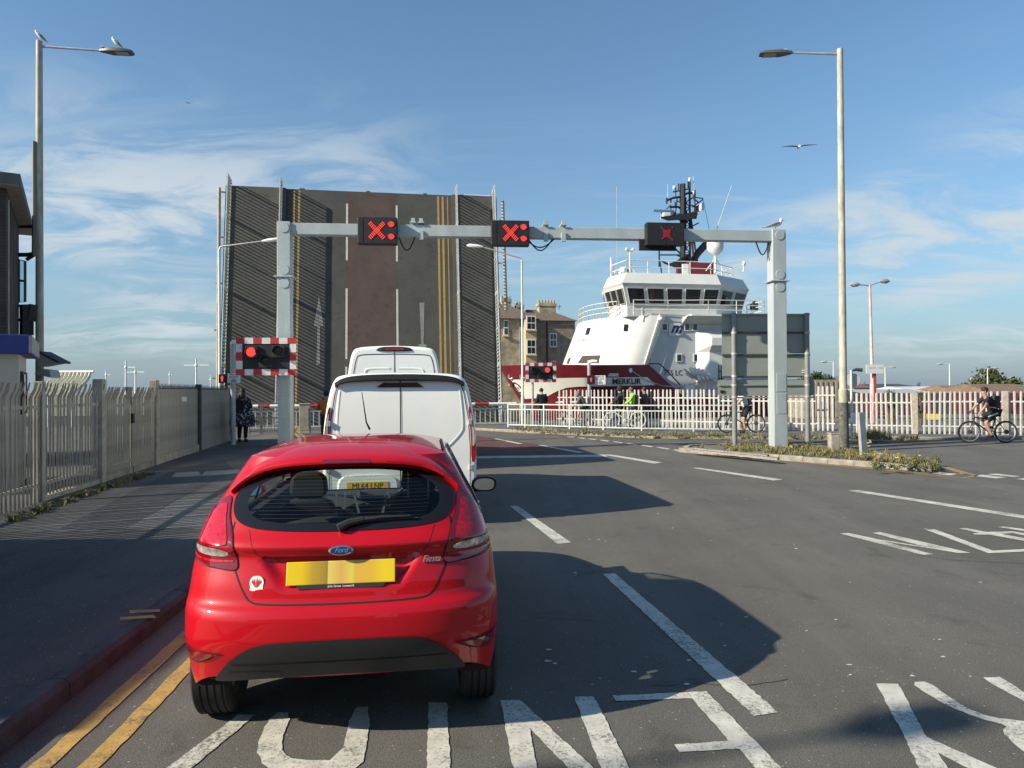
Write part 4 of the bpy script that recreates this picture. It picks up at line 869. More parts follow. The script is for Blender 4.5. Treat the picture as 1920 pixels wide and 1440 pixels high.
# ================================================================ signal gantry
PL = at(535, 600, 18.2); PR = at(1457, 600, 19.45); PL.z = 0.12; PR.z = 0.10
G = thing('signal_gantry', 'grey steel lane signal gantry spanning the road on two tall posts', 'gantry', (PL.x, PL.y, 0.1), math.atan2(PR.y - PL.y, PR.x - PL.x))
SPAN = (PR.xy - PL.xy).length; GH = at(535, 418, 18.2).z - 0.1; GB = at(535, 441, 18.2).z - 0.1
for x, w_ in ((0, .33), (SPAN, .38)):
    b = MB(); b.box((x, 0, GH / 2), (w_, .36, GH)); p = b.build('post', M_GANTRY, G, bevel=.012)
    b = MB(); b.box((x, 0, GH * .765), (w_ + .14, .46, .035)); b.build('flange', M_GANTRY, p, bevel=.006)
    for zz in (GH - .16, GH * .765 + .17, GH * .765 - .17): b = MB(); b.lathe([(.001, .012), (.125, .012), (.13, 0)], 20, facing((x + .01, -.185, zz), (1, 0, 0))); b.build('cover_disc', M_GANTRY, p, smooth=True)
    for z0, z1 in ((.95, 1.5), (1.55, 2.05)): b = MB(); b.box((x + .02, -.183, (z0 + z1) / 2), (w_ * .72, .012, z1 - z0)); b.build('access_panel', M_GANTRY, p, bevel=.004)
b = MB(); b.box((SPAN / 2, 0, (GH + GB) / 2 - .01), (SPAN - .30, .26, GH - GB - .02)); beam = b.build('beam', M_GANTRY, G, bevel=.012)
def gx(px): # across the gantry from a sight line
    d = ray(px, 440); e = Vector((math.cos(G.rotation_euler.z), math.sin(G.rotation_euler.z))); return (d.x * PL.y - d.y * PL.x) / (d.y * e.x - d.x * e.y)
for px in (775, 790, 1022, 1055):
    b = MB(); x = gx(px); b.box((x, -.02, GH + .03), (.16, .34, .03)); b.box((x, -.15, GH + .08), (.10, .05, .12)); b.box((x, -.15, GB + .02), (.12, .05, .24)) if px in (790, 1022, 1055) else None; b.build('clamp_bracket', M_GANTRY, beam, bevel=.004)
for x0, x1, sag in ((748, 778, .34), (985, 1038, .22), (990, 1035, .30), (1256, 1284, .14), (1416, 1440, .34)):
    b = MB(); a, c = gx(x0), gx(x1); b.tube([(a + (c - a) * t, -.05, GB - .02 - sag * math.sin(t * math.pi)) for t in np.linspace(0, 1, 13)], .018, 6); b.build('hanging_cable', M_RUBBER, beam, smooth=True)
def lane_signal(px0, px1, py0, py1, label, lit, cross_px, backplate=False):
    x0, x1 = gx(px0), gx(px1); Yd = PL.y + (PR.y - PL.y) * ((x0 + x1) / 2) / SPAN - .25
    z0, z1 = at((px0 + px1) / 2, py1, Yd).z, at((px0 + px1) / 2, py0, Yd).z
    e = Vector((math.cos(G.rotation_euler.z), math.sin(G.rotation_euler.z), 0)); o_ = Vector((PL.x, PL.y, 0)) + e * ((x0 + x1) / 2) + Vector((0, 0, z0))
    t = thing('lane_signal', label, 'traffic signal', o_, G.rotation_euler.z, 'lane signals on the gantry'); w_, h_ = (x1 - x0) * .985, z1 - z0
    b = MB(); b.box((0, -.25, h_ / 2), (w_, .24, h_)); hs = b.build('housing', M_BLACK, t, bevel=.015)
    b = MB(); b.box((0, -.38, .01), (w_ * .98, .10, .02)); b.box((-w_ / 2 + .13 if not backplate else 0, -.372, h_ / 2), (.012, .01, h_ * .9)); b.build('housing_trim', M_BLACK, hs)
    if backplate: b = MB(); b.box((-.14, -.10, h_ / 2 - .11), (w_, .05, h_ * .98)); b.build('rear_housing', M_BLACK, t, bevel=.01)
    m = M_LEDON if lit else M_LEDDIM; cxm = (gx(cross_px) - (x0 + x1) / 2); r_ = h_ * .27
    b = MB()
    for s1 in (1, -1):
        for i in range(11):
            for j in range(3):
                u = -1 + i / 5; q = (j - 1) * .036
                if not lit and ((j != 1 and abs(u) > .45) or (s1 > 0 and i in (0, 9)) or (s1 < 0 and i in (1, 8) and j == 0)): continue
                b.box((cxm + r_ * u * .92 - q * s1 * .7, -.378, h_ * .50 + s1 * r_ * u + q * .7), (.024, .012, .024))
    b.build('red_cross', m, t, kind='stuff')
    if lit:
        for zz in (.28, .74):
            b = MB(); n = 0
            for rr_ in (0, .03, .058):
                k = max(1, int(rr_ * 190))
                for i in range(k): b.box((w_ / 2 - .15 + rr_ * math.cos(6.283 * i / k), -.378, h_ * zz + rr_ * math.sin(6.283 * i / k)), (.024, .012, .024))
            b.build('red_lamp', m, t)
            b = MB(); b.tube([(w_ / 2 - .15 + .085 * math.cos(a), -.385, h_ * zz + .085 * math.sin(a)) for a in np.linspace(-.3, math.pi + .3, 12)], .008, 4); b.build('lamp_hood', M_BLACK, t)
    return t
lane_signal(673, 747, 409, 459, 'lit red cross lane signal on the left, against the bridge deck', True, 709)
lane_signal(919, 990, 415, 462, 'lit red cross lane signal at mid gantry, between bridge and sky', True, 955)
lane_signal(1205, 1275, 419, 461, 'dim red cross lane signal in front of the ship mast', False, 1242, True)

# ================================================================ wig-wag signals with red and white border
def wigwag(px0, px1, py0, py1, Y, label, litpos, post=None, rz=A9 * .6):
    a, c = at(px0, py1, Y), at(px1, py0, Y); w_, h_ = c.x - a.x, c.z - a.z
    t = thing('warning_signal', label, 'traffic signal', ((a.x + c.x) / 2, Y, a.z), rz, 'wig wag warning signals'); bw = w_ * .105
    b = MB(); b.box((0, 0, h_ / 2), (w_ - .02, .03, h_ - .02)); b.build('back_board', M_BLACK, t)
    n = 7; sw = w_ / n
    wm = mat('white_reflective', (0.62, 0.64, 0.63), 0.45, var=.06)
    for i in range(n):
        for z in (bw / 2, h_ - bw / 2):
            b = MB(); b.box((-w_ / 2 + sw * (i + .5), -.022, z), (sw - .002, .014, bw)); b.build('border_panel', M_REDP if i % 2 == 0 else wm, t)
    sh = (h_ - 2 * bw) / 3
    for i in range(3):
        for x in (-w_ / 2 + bw / 2, w_ / 2 - bw / 2):
            b = MB(); b.box((x, -.022, bw + sh * (i + .5)), (bw, .014, sh - .002)); b.build('border_panel', M_REDP if i == 1 else wm, t)
    r_ = h_ * .125
    for i, (x, z) in enumerate(((-w_ * .24, h_ * .62), (w_ * .21, h_ * .63), (0, h_ * .36))):
        b = MB(); b.box((x, -.05, z), (r_ * 2.6, .06, r_ * 2.6)); hs = b.build('lamp_housing', M_BLACK, t, bevel=.01)
        b = MB(); b.lathe([(.001, .012), (r_ * .6, .010), (r_, .002), (r_, -.01)], 20, facing((x, -.083, z), (1, 0, 0))); b.build('lamp_lens', M_LEDON if i == litpos else M_LAMPOFF, hs, smooth=True)
        b = MB(); b.loft([[(x + (r_ + .012) * math.cos(q), -.08 - dy, z + (r_ + .012) * math.sin(q)) for q in np.linspace(-.25, math.pi + .25, 14)] for dy in (0, .13)], cap=False, open_=True); b.build('lamp_hood', M_BLACK, hs, smooth=True)
    if post:
        b = MB(); b.tube([(post, .06, -a.z + .05), (post, .06, h_ * .6)], .055, 10); b.build('post', M_GALV, t, smooth=True)
    else:
        b = MB(); b.box((w_ * .33, .10, h_ / 2), (.3, .2, .08)); b.build('fixing_bracket', M_GANTRY, t)
    return t
wigwag(445, 554, 633, 704, 17.75, 'large red and white bordered warning signal on the left gantry post, left lamp lit', 0)
wigwag(985, 1043, 680, 717, 33.0, 'small bordered warning signal on its own pole before the ship bow, right lamp lit', 1, post=-.38)

# ================================================================ pedestrian signals with a sign
def ped(pole_px, base_y, Y, top_y, box, sign, label, z0=.1):
    p = at(pole_px, 760, Y); t = thing('pedestrian_signal', label, 'pedestrian signal', (p.x, Y, z0)); zt = at(pole_px, top_y, Y).z - z0
    b = MB(); b.tube([(0, 0, 0), (0, 0, zt)], .075, 10); b.build('post', M_GALV, t, smooth=True)
    a, c = at(box[0], box[3], Y - .12), at(box[2], box[1], Y - .12); b = MB(); b.box(((a.x + c.x) / 2 - p.x, -.14, (a.z + c.z) / 2 - z0), (c.x - a.x, .14, c.z - a.z)); hs = b.build('signal_box', M_BLACK, t, bevel=.01)
    cx_, cz_ = (a.x + c.x) / 2 - p.x, (a.z + c.z) / 2 - z0; b = MB(); b.lathe([(.001, .01), (.105, .004), (.11, -.01)], 18, facing((cx_, -.215, cz_), (1, 0, 0))); b.build('lens', M_LAMPOFF, hs, smooth=True)
    b = MB(); b.prism([(-.03, -.085), (-.006, -.085), (0, -.03), (.006, -.085), (.03, -.085), (.022, 0), (.045, .02), (.028, .055), (.012, .06), (.012, .09), (-.012, .09), (-.012, .06), (-.028, .055), (-.045, .02), (-.022, 0)], 0, .006, facing((cx_, -.226, cz_), (1, 0, 0))); b.build('red_figure', M_LEDON, hs)
    a, c = at(sign[0], sign[3], Y - .12), at(sign[2], sign[1], Y - .12); w_, h_ = c.x - a.x, c.z - a.z; cx_, cz_ = (a.x + c.x) / 2 - p.x, (a.z + c.z) / 2 - z0
    b = MB(); b.box((cx_, -.14, cz_), (w_, .02, h_)); sg = b.build('sign_plate', M_WHITE, t)
    for body, dz, sz in (('When red', .36, .2), ('man shows', .13, .2), ('wait', -.09, .2), ('HERE', -.33, .27)): text('sign_lettering', body, h_ * sz, M_INK, sg, facing((cx_, -.153, cz_ + h_ * dz), (1, 0, 0)), .001, bold=h_ * .004, sx=min(1.0, .9 * w_ / (len(body) * h_ * sz * .55)))
    b = MB(); b.tube([(0, 0, zt - .14), (0, -.05, zt - .08), (.10, -.2, zt - .04), (.32, -.22, zt - .05)], [.06, .07, .08, .07], 8); b.build('camera', M_WHITE, t, smooth=True)
    return t
ped(437, 830, 21.8, 640, (412, 702, 426, 718), (427, 700, 451, 718), 'red man pedestrian signal and wait sign beside the left bridge footway')
ped(1105, 800, 31.0, 676, (1101, 704, 1115, 720), (1115, 704, 1135, 721), 'red man pedestrian signal and wait sign in front of the ship hull')

# ================================================================ lamp columns
M_LAMPC = mat('lichen_lamp_column', (0.40, 0.39, 0.315), 0.7, var=0.3, vscale=5, detail=8, stretch=(1, 1, .4)); M_LAMPH = mat('lantern_grey', (0.09, 0.095, 0.10), 0.45); M_LENS = mat('lantern_glass', (.35, .36, .33), .3)
M_BASE = mat('mossy_base', (.05, .05, .042), .9, col2=(.16, .16, .14), vscale=14, detail=8)
def lamp_tall(x, y, z0, top, arm, side, label, lens_tilt, armz, basecol=None, turn=None):
    t = thing('street_lamp', label, 'street lamp', (x, y, z0), turn if turn is not None else R(6) if side > 0 else R(-8)); H_ = top - z0
    b = MB(); b.tube([(0, 0, 0), (0, 0, 1.6), (0, 0, 1.62), (0, 0, H_)], [.125, .12, .10, .078], 16); col_ = b.build('column', M_LAMPC, t, smooth=True)
    if basecol: b = MB(); b.tube([(0, 0, 0), (0, 0, 1.25)], [.135, .128], 16); b.build('column_base', M_BASE, col_, smooth=True)
    b = MB(); b.tube([(0, 0, H_ - .14), (side * arm, 0, H_ - .14 + armz)], [.034, .028], 8); b.build('arm', M_GALV, t, smooth=True)
    hx = side * arm; hz = H_ - .14 + armz
    pr = [(0, .05, .04), (.14, .10, .055), (.30, .155, .07), (.72, .16, .06), (.86, .12, .035)]
    rings = [[(hx + side * d, q * w_, hz + lens_tilt * d + r_ * hh) for q, r_ in ((-1, -.6), (1, -.6), (1, .5), (.6, 1), (-.6, 1), (-1, .5))] for d, w_, hh in pr]
    b = MB(); b.loft(rings); hd = b.build('lantern', M_LAMPH, t, smooth=True, ang=30)
    b = MB(); b.add([(hx + side * d, q * .12, hz + lens_tilt * d - .046) for d, q in ((.42, -1), (.75, -1), (.75, 1), (.42, 1))], [(0, 1, 2, 3)]); b.build('lantern_lens', M_LENS, hd)
    b = MB()
    for k in range(9): q = random.uniform(.1, .75); b.box((hx + side * q, random.uniform(-.1, .1), hz + lens_tilt * q + .07), (random.uniform(.03, .12), random.uniform(.03, .1), .012))
    b.build('droppings', M_WHITE, hd, kind='stuff'); return t
pl_ = at(74, 400, 19.1); lamp_tall(pl_.x, 19.1, .1, at(76, 77, 19.1).z, 1.55, 1, 'tall street lamp rising behind the left fence with two gulls on it', -.02, -.05)
pr_ = gr(1582, 841, .1); lamp_tall(pr_.x, pr_.y, .1, at(1567, 92, pr_.y).z, 1.25, -1, 'tall lichen covered street lamp on the traffic island', .03, .13, True)
b = MB()
lamp_tall(-14.7, -3.15, .0, 9.2, 1.9, 1, 'unseen street lamp added behind the camera for the shadow it casts', -.02, -.1, turn=R(15))  # added out of view so that its shadow falls on the near road
def lamp_small(px, Y, topy, tip_px, tip_y, label):
    p = at(px, 750, Y); t = thing('street_lamp', label, 'street lamp', (p.x, Y, 0)); H_ = at(px, topy, Y).z; q = at(tip_px, tip_y, Y)
    b = MB(); b.tube([(0, 0, 0), (0, 0, 1.4), (0, 0, 1.45), (0, 0, H_ - .1)], [.085, .085, .06, .045], 10); b.build('column', M_RAIL, t, smooth=True)
    sx = q.x - p.x; sg = 1 if sx > 0 else -1; L_ = abs(sx) - .7
    b = MB(); b.tube([(0, 0, H_ - .12), (sg * .03, 0, H_ - .02), (sg * .12, 0, H_ + .02), (sg * L_, 0, q.z)], .032, 8); b.build('arm', M_GALV, t, smooth=True)
    b = MB(); b.tube([(sg * (L_ - .05), 0, q.z), (sg * (L_ + .2), 0, q.z + .03), (sg * (L_ + .6), 0, q.z + .06), (sg * (L_ + .72), 0, q.z + .06)], [.04, .085, .095, .04], 8); b.build('lantern', M_WHITE, t, smooth=True); return t
lamp_small(412, 30.5, 463, 524, 452, 'slim grey street lamp standing left of the raised bridge')
lamp_small(980, 33.5, 484, 876, 463, 'slim grey street lamp standing right of the raised bridge')

# ================================================================ road sign seen from behind
M_SIGNBK = mat('sign_back_grey', (0.26, 0.285, 0.26), 0.6, var=0.06, vscale=1.5); M_SIGNPOST = mat('sign_post_grey', (0.22, 0.23, 0.225), 0.55, 0.2, var=.1)
Yb = 20.6; a = at(1354, 742, Yb); c = at(1522, 588, Yb); SG = thing('road_sign', 'large grey road sign seen from behind on two round posts', 'road sign', ((a.x + c.x) / 2, Yb, .1), R(4))
w_, h_ = c.x - a.x, c.z - a.z; zb = a.z - .1
def rpoly(w, h, r): return rounded([(-w / 2, -h / 2), (w / 2, -h / 2), (w / 2, h / 2), (-w / 2, h / 2)], 0) if r == 0 else [(sx * (w / 2 - r) + r * math.cos(q), sy * (h / 2 - r) + r * math.sin(q)) for sx, sy, q0 in ((1, 1, 0), (-1, 1, 90), (-1, -1, 180), (1, -1, 270)) for q in [R(q0 + k * 18) for k in range(6)]]
zs_ = [at(1450, y, Yb).z - .1 for y in (588, 624, 663, 705, 712)]
for i in range(3):
    b = MB(); b.prism(rpoly(w_, zs_[i] - zs_[i + 1] - .012, 0), -.004, .004, facing((0, .07, (zs_[i] + zs_[i + 1]) / 2), (1, 0, 0))); b.build('sign_panel', M_SIGNBK, SG)
b = MB(); b.prism(rpoly(w_ * 1.10, h_ * .20, .07), -.004, .004, facing((0.0, .07, zb + h_ * .095), (1, 0, 0))); b.build('lower_panel', M_SIGNBK, SG)
for k, (yy, ww) in enumerate(((588, 1.0), (622, 1.0), (664, 1.0), (705, 1.0), (720, 1.09), (744, 1.09))):
    z = at(1450, yy, Yb).z - .1; b = MB(); b.box((0, .045, z - .02), (w_ * ww, .04, .045)); b.build('sign_rail', M_DARK if k in (1, 2, 3) else M_SIGNBK, SG)
for px in (1375, 1516):
    x = at(px, 700, Yb).x - SG.location.x; b = MB(); b.tube([(x, 0, -.05), (x, 0, zs_[0] + .02)], .072, 14); pp = b.build('sign_post', M_SIGNPOST, SG, smooth=True)
    for yy in (624, 663, 705, 722, 744): z = at(1450, yy, Yb).z - .1; b = MB(); b.tube([(x, 0, z - .03), (x, 0, z + .03)], .082, 14); b.build('clip_band', M_GALV, pp, smooth=True)
b = MB(); b.box((w_ * .43, .05, zs_[3] + .1), (.12, .01, .03)); b.box((w_ * .43, .05, zs_[3] + .16), (.12, .01, .03)); b.build('sign_sticker', M_WHITE, SG)
b = MB(); b.box((-w_ * .5, .05, zb + .12), (.13, .01, .08)); b.build('maker_label', M_BLACK, SG)
# small things on the island
p = gr(1620, 857, .1); t = thing('marker_post', 'short flat galvanised post leaning on the traffic island', 'post', p, R(20))
b = MB(); hh = at(1618, 773, p.y).z - .1; b.loft([[(x, y, 0) for x, y in ((-.09, -.04), (.09, -.04), (.09, .04), (-.09, .04))], [(x - .09, y, hh + .03 * x) for x, y in ((-.085, -.04), (.085, -.04), (.085, .04), (-.085, .04))]]); b.build('post', M_GALV, t); b = MB(); b.tube([(.04, -.05, .33), (.1, -.12, .36), (.12, -.06, .40)], .02, 6); b.build('bolt', M_GALVD, t)
p = gr(1563, 846, .1); t = thing('concrete_bollard', 'squat square concrete bollard beside the street lamp base', 'bollard', p)
b = MB(); b.box((0, 0, .22), (.22, .22, .44)); b.build('body', M_CONC, t, bevel=.015); b = MB(); b.box((0, 0, .465), (.24, .24, .04)); b.build('cap', M_CONC, t, bevel=.01)
for x in (-.07, 0, .07): b = MB(); b.box((x, -.02, .488), (.03, .18, .008)); b.build('cap_stripe', M_BLACK, t)
p = at(1597, 800, 22.5); t = thing('round_sign', 'round sign seen from behind with a small lamp arm beside the lamp column', 'road sign', (p.x, 22.5, .1))
zt = at(1597, 694, 22.5).z; b = MB(); b.tube([(0, 0, 0), (0, 0, zt - .1)], .04, 8); b.build('post', M_RAIL, t, smooth=True)
b = MB(); b.lathe([(.001, .01), (.22, .01), (.22, -.01), (.001, -.01)], 28, facing((.08, .06, zt - .42), (1, 0, 0))); b.build('disc', mat('pale_sign_back', (.52, .53, .50), .6, var=.05), t)
b = MB(); b.tube([(0, 0, zt - .13), (.15, 0, zt - .08), (.34, 0, zt - .10)], [.025, .05, .06], 8); b.build('sign_lamp', M_DARK, t, smooth=True)
b = MB(); b.tube([(0.02, -.05, .55), (0.02, -.06, .75), (.02, -.05, .85)], [.07, .08, .05], 8); b.build('wrapped_rag', M_WHITE, t)

# ================================================================ fences
FA, FB = gr(0, 965, .118), gr(431, 826, .118); FD = (FB - FA).normalized()
def fpt(px):                                                   # where the sight line crosses the left fence line
    d = ray(px, 800); q = (FA.x * d.y - FA.y * d.x) / (d.x * FD.y - d.y * FD.x); return FA + FD * q
def pale_mesh(h, w=.065, hook=True):
    b = MB(); z1 = h - .22 if hook else h - .07
    sec = [(-w / 2, .012), (-w * .2, .012), (-w * .12, 0), (w * .12, 0), (w * .2, .012), (w / 2, .012)]
    prof = [(0, 0, 1), (0, z1, 1), (-.055 if hook else 0, h - .10 if hook else h - .03, .95), (-.075 if hook else 0, h, .1)]
    b.loft([[(x * k, y + oy, z) for x, y in sec] for oy, z, k in prof], cap=False, open_=True)
    b.loft([[(x * k, y + oy + .003, z) for x, y in sec] for oy, z, k in prof], cap=False, open_=True)
    return b
def palisade(t, n, L, h, m, step, hook=True, w=.065, x0=0.0, rails=(.28, -.36), flip=1):
    src = None
    for i in range(n):
        if src is None: src = pale_mesh(h, w, hook).build('pale', m, t, smooth=False); q = src
        else: q = inst(src, t)
        q.location = (x0 + step * (i + .5), -.03 * flip, random.uniform(-.006, .006)); q.rotation_euler = (random.gauss(0, .008), random.gauss(0, .012), random.gauss(0, .05))
        if flip < 0: q.scale = (1, -1, 1)
    for r_ in rails:
        z = r_ if r_ > 0 else h + r_; b = MB(); b.box((x0 + L / 2, 0, z), (L, .045, .05)); b.build('rail', m, t)
ang = math.atan2(FD.y, FD.x)
secs_f = [(-9.0, 'palisade', 'dark steel palisade fence bay nearest the left edge of the view'), (75, 'palisade', 'steel palisade fence bay left of the double gate')]
n0 = FA - FD * 5.6; n1 = fpt(74); n2 = fpt(186); n3 = fpt(289); n4 = fpt(371); n5 = fpt(431)
FH = 1.80
def fence(a, c, label, post_m=M_CONC, n=None, h=FH):
    L_ = (c - a).length; t = thing('palisade_fence', label, 'fence', (a.x, a.y, .10), ang, 'left palisade fence bays'); n = n or int(L_ / .115); palisade(t, n, L_, h, M_GALVD, L_ / n); return t, L_
t, L_ = fence(n0, n1, 'grey palisade fence bay nearest the left edge of the view'); b = MB(); b.box((L_, 0, .9), (.11, .13, 1.85)); b.build('post', M_GALVD, t, bevel=.006)
t, L_ = fence(n1, n2, 'grey palisade fence bay with open gaps, just left of the gate'); b = MB(); b.box((L_, 0, .93), (.17, .17, 1.92)); b.build('post', M_CONC, t, bevel=.012)
b = MB(); b.box((L_ / 2, .02, .03), (L_, .14, .12)); b.build('gravel_board', M_CONC, t)
# gate of close-set pales
L_ = (n3 - n2).length; t = thing('palisade_gate', 'closed double palisade gate of close set grey pales', 'gate', (n2.x, n2.y, .10), ang)
for k in range(2):
    palisade(t, 17, L_ / 2 - .12, FH - .05, M_GALVD, (L_ / 2 - .12) / 17, x0=.1 + k * (L_ / 2 - .05), w=.080)
    b = MB(); b.box((.08 + L_ / 2 - .12 + k * .12, .02, .88), (.06, .06, 1.75)); b.build('gate_stile', M_GALVD, t)
b = MB(); b.box((L_ / 2, -.06, 1.12), (.10, .05, .20)); b.build('gate_lock', M_BLACK, t, bevel=.008)
b = MB(); b.box((L_, 0, .94), (.17, .17, 1.95)); b.build('post', M_CONC, t, bevel=.012)
for f0, f1 in ((.03, .50), (.52, .92)): b = MB(); b.box((L_ * (f0 + f1) / 2, -.05, .06), (L_ * (f1 - f0), .025, .15), Matrix.Rotation(0, 4, 'X')); b.build('kick_board', M_KERB2, t)
# sheeted bays
for a, c, label, hh in ((n3, n4, 'sheeted fence bay of vertical grey boards with a small sign on it', FH - .08), (n4, n5, 'farthest sheeted fence bay beside the woman on the footway', FH - .10)):
    L_ = (c - a).length; t = thing('sheeted_fence', label, 'fence', (a.x, a.y, .10), ang, 'sheeted fence bays'); n = int(L_ / .15); src = None
    for i in range(n):
        if src is None: b = MB(); b.box((0, 0, hh / 2), (L_ / n - .004, .02, hh)); src = b.build('board', M_GALVD, t); q = src
        else: q = inst(src, t)
        q.location = (L_ / n * (i + .5), random.uniform(-.004, .004), 0)
    b = MB()
    for i in range(int(L_ / .11)): x = .11 * (i + .5); b.add([(x - .05, -.02, hh), (x + .05, -.02, hh), (x + random.uniform(-.04, .04), -.06, hh + .14)], [(0, 1, 2)]); b.add([(x - .05, .02, hh), (x + .05, .02, hh), (x + random.uniform(-.04, .04), .06, hh + .13)], [(0, 1, 2)])
    b.build('spike_strip', M_DARK, t, kind='stuff')
    b = MB(); b.box((L_, -.02, .92), (.12, .14, 1.86)); b.build('post', M_DARK if a is n3 else M_GALVD, t)
    b = MB(); b.box((L_ / 2, -.03, .10), (L_, .04, .2)); b.build('base_board', M_CONC, t)
    if a is n3: b = MB(); b.box((L_ * .62, -.025, 1.46), (.42, .012, .12)); s_ = b.build('fence_sign', M_WHITE, t)
# right-hand palisade
def seg_fence(p, q, h, n, label, post=True, m=M_PALE, z=.10, w=.07, hook=False):
    p, q = Vector(p), Vector(q); L_ = (q - p).length; t = thing('palisade_fence', label, 'fence', (p.x, p.y, z), math.atan2(q.y - p.y, q.x - p.x), 'right palisade fence bays')
    palisade(t, n, L_, h, m, L_ / n, hook=hook, w=w)
    if post: b = MB(); b.box((L_, 0, h / 2), (.17, .17, h)); b.build('post', M_CONC, t, bevel=.01)
    return t
def fx_(px, Y): p = at(px, 800, Y); return (p.x, p.y)
seg_fence(fx_(1046, 33.2), fx_(1166, 31.4), 1.63, 16, 'pale palisade fence bay below the ship name', False)
seg_fence(fx_(1166, 31.4), fx_(1352, 28.8), 1.62, 24, 'pale palisade fence bay below the white ship side', False)
seg_fence(fx_(1352, 28.8), fx_(1530, 26.9), 1.50, 18, 'pale palisade fence bay behind the big grey road sign', False)
seg_fence(fx_(1530, 27.4), fx_(1566, 27.0), 1.72, 4, 'short tall palisade bay right of the road sign', False)
seg_fence(fx_(1584, 26.1), fx_(1716, 25.1), 1.46, 14, 'pale palisade fence bay between lamp column and concrete post')
seg_fence(fx_(1728, 25.1), fx_(1885, 24.2), 1.50, 16, 'pale palisade fence bay behind the cyclist', True)
seg_fence(fx_(1888, 24.2), fx_(2080, 23.2), 1.50, 18, 'pale palisade fence bay at the right edge of the view', False)

# guard rail between road and far footway
GP = [(953, 31.4), (985, 30.95), (1020, 30.4), (1068, 29.6), (1131, 28.7), (1203, 27.9), (1300, 27.3), (1408, 26.9)]
names = ['curving end of the guard rail', 'second', 'third', 'fourth', 'fifth', 'sixth', 'seventh']
for i in range(len(GP) - 1):
    p, q = Vector(fx_(*GP[i])), Vector(fx_(*GP[i + 1])); L_ = (q - p).length
    t = thing('guard_rail', 'pale grey pedestrian guard rail panel, %s from its left end' % ('first', 'second', 'third', 'fourth', 'fifth', 'sixth', 'seventh')[i], 'railing', (p.x, p.y, .10), math.atan2(q.y - p.y, q.x - p.x), 'pedestrian guard rail panels')
    for z in (1.0, .78, .10): b = MB(); b.box((L_ / 2, 0, z), (L_, .045, .045)); b.build('rail', M_RAIL, t)
    for x in ((0, L_) if i == len(GP) - 2 else (0,)): b = MB(); b.box((x, 0, .51), (.06, .06, 1.04)); b.build('post', M_RAIL, t)
    n = max(4, int(L_ / .125)); src = None
    for k in range(1, n):
        if src is None: b = MB(); b.box((0, 0, .44), (.018, .018, .68)); src = b.build('bar', M_RAIL, t); s_ = src
        else: s_ = inst(src, t)
        s_.location = (L_ * k / n, 0, 0)

# ================================================================ barriers at the bridge
def boom(p, q, z, label, skirt=True, flip=False):
    p, q = Vector(p), Vector(q); L_ = (q - p).length; t = thing('road_barrier', label, 'barrier', (p.x, p.y, 0), math.atan2(q.y - p.y, q.x - p.x), 'lowered bridge barriers'); n = max(3, int(L_ / .62))
    for i in range(n): b = MB(); b.tube([(L_ * i / n, 0, z), (L_ * (i + 1) / n, 0, z)], .075, 10); b.build('boom_section', M_REDP if i % 3 == 1 else M_WHITE, t, smooth=True)
    if skirt:
        for zz in (z - .22, .18): b = MB(); b.box((L_ / 2, .03, zz), (L_, .04, .05)); b.build('skirt_rail', M_RAIL, t)
        src = None
        for k in range(int(L_ / .24)):
            if src is None: b = MB(); b.box((0, .03, (z - .22 + .18) / 2), (.035, .03, z - .42)); src = b.build('skirt_bar', M_RAIL, t); s_ = src
            else: s_ = inst(src, t)
            s_.location = (.24 * (k + .5), 0, 0)
    return t
boom(fx_(540, 31.2), fx_(700, 31.9), 1.08, 'red and white barrier across the left lane beside the vans'); boom(fx_(700, 31.95), fx_(968, 33.6), 1.08, 'red and white barrier across the right lane beneath the bridge deck')
boom(fx_(462, 30.2), fx_(528, 30.5), 1.10, 'red and white barrier closing the left footway'); boom(fx_(1042, 34.2), fx_(1085, 34.4), 1.1, 'red and white barrier end behind the guard rail', False)
for px, Y, hh, w_, label in ((572, 28.5, 1.15, .42, 'grey barrier machine cabinet right of the gantry post'), (543, 26.0, 1.35, .30, 'concrete pillar close behind the left gantry post'), (985, 34.0, 1.0, .5, 'grey barrier machine cabinet behind the guard rail end')):
    p = fx_(px, Y); t = thing('barrier_cabinet', label, 'cabinet', (p[0], p[1], .05), A9); m_ = M_CONC if 'concrete' in label else M_GALVD
    b = MB(); b.box((0, 0, hh / 2), (w_, .4, hh)); b.build('body', m_, t, bevel=.015); b = MB(); b.box((0, 0, hh + .025), (w_ + .04, .44, .05)); b.build('lid', m_, t, bevel=.01); b = MB(); b.box((0, -.205, hh * .5), (w_ * .75, .012, hh * .75)); b.build('door', m_, t)
# gate frame on the left footway
p, q = Vector(fx_(468, 27.0)), Vector(fx_(524, 27.4)); L_ = (q - p).length; t = thing('footway_gate', 'grey steel footway gate between woman and gantry post', 'gate', (p.x, p.y, .1), math.atan2(q.y - p.y, q.x - p.x))
for x in (0, L_ * .36, L_ * .42, L_): b = MB(); b.box((x, 0, .6), (.05, .05, 1.2)); b.build('gate_post', M_GALVD, t)
for z in (1.18, .62, .12): b = MB(); b.box((L_ / 2, 0, z), (L_, .04, .05)); b.build('gate_rail', M_GALVD, t)
for k in range(9): b = MB(); b.box((L_ * (k + .5) / 9, 0, .38), (.02, .02, .5)); b.build('gate_bar', M_GALVD, t)
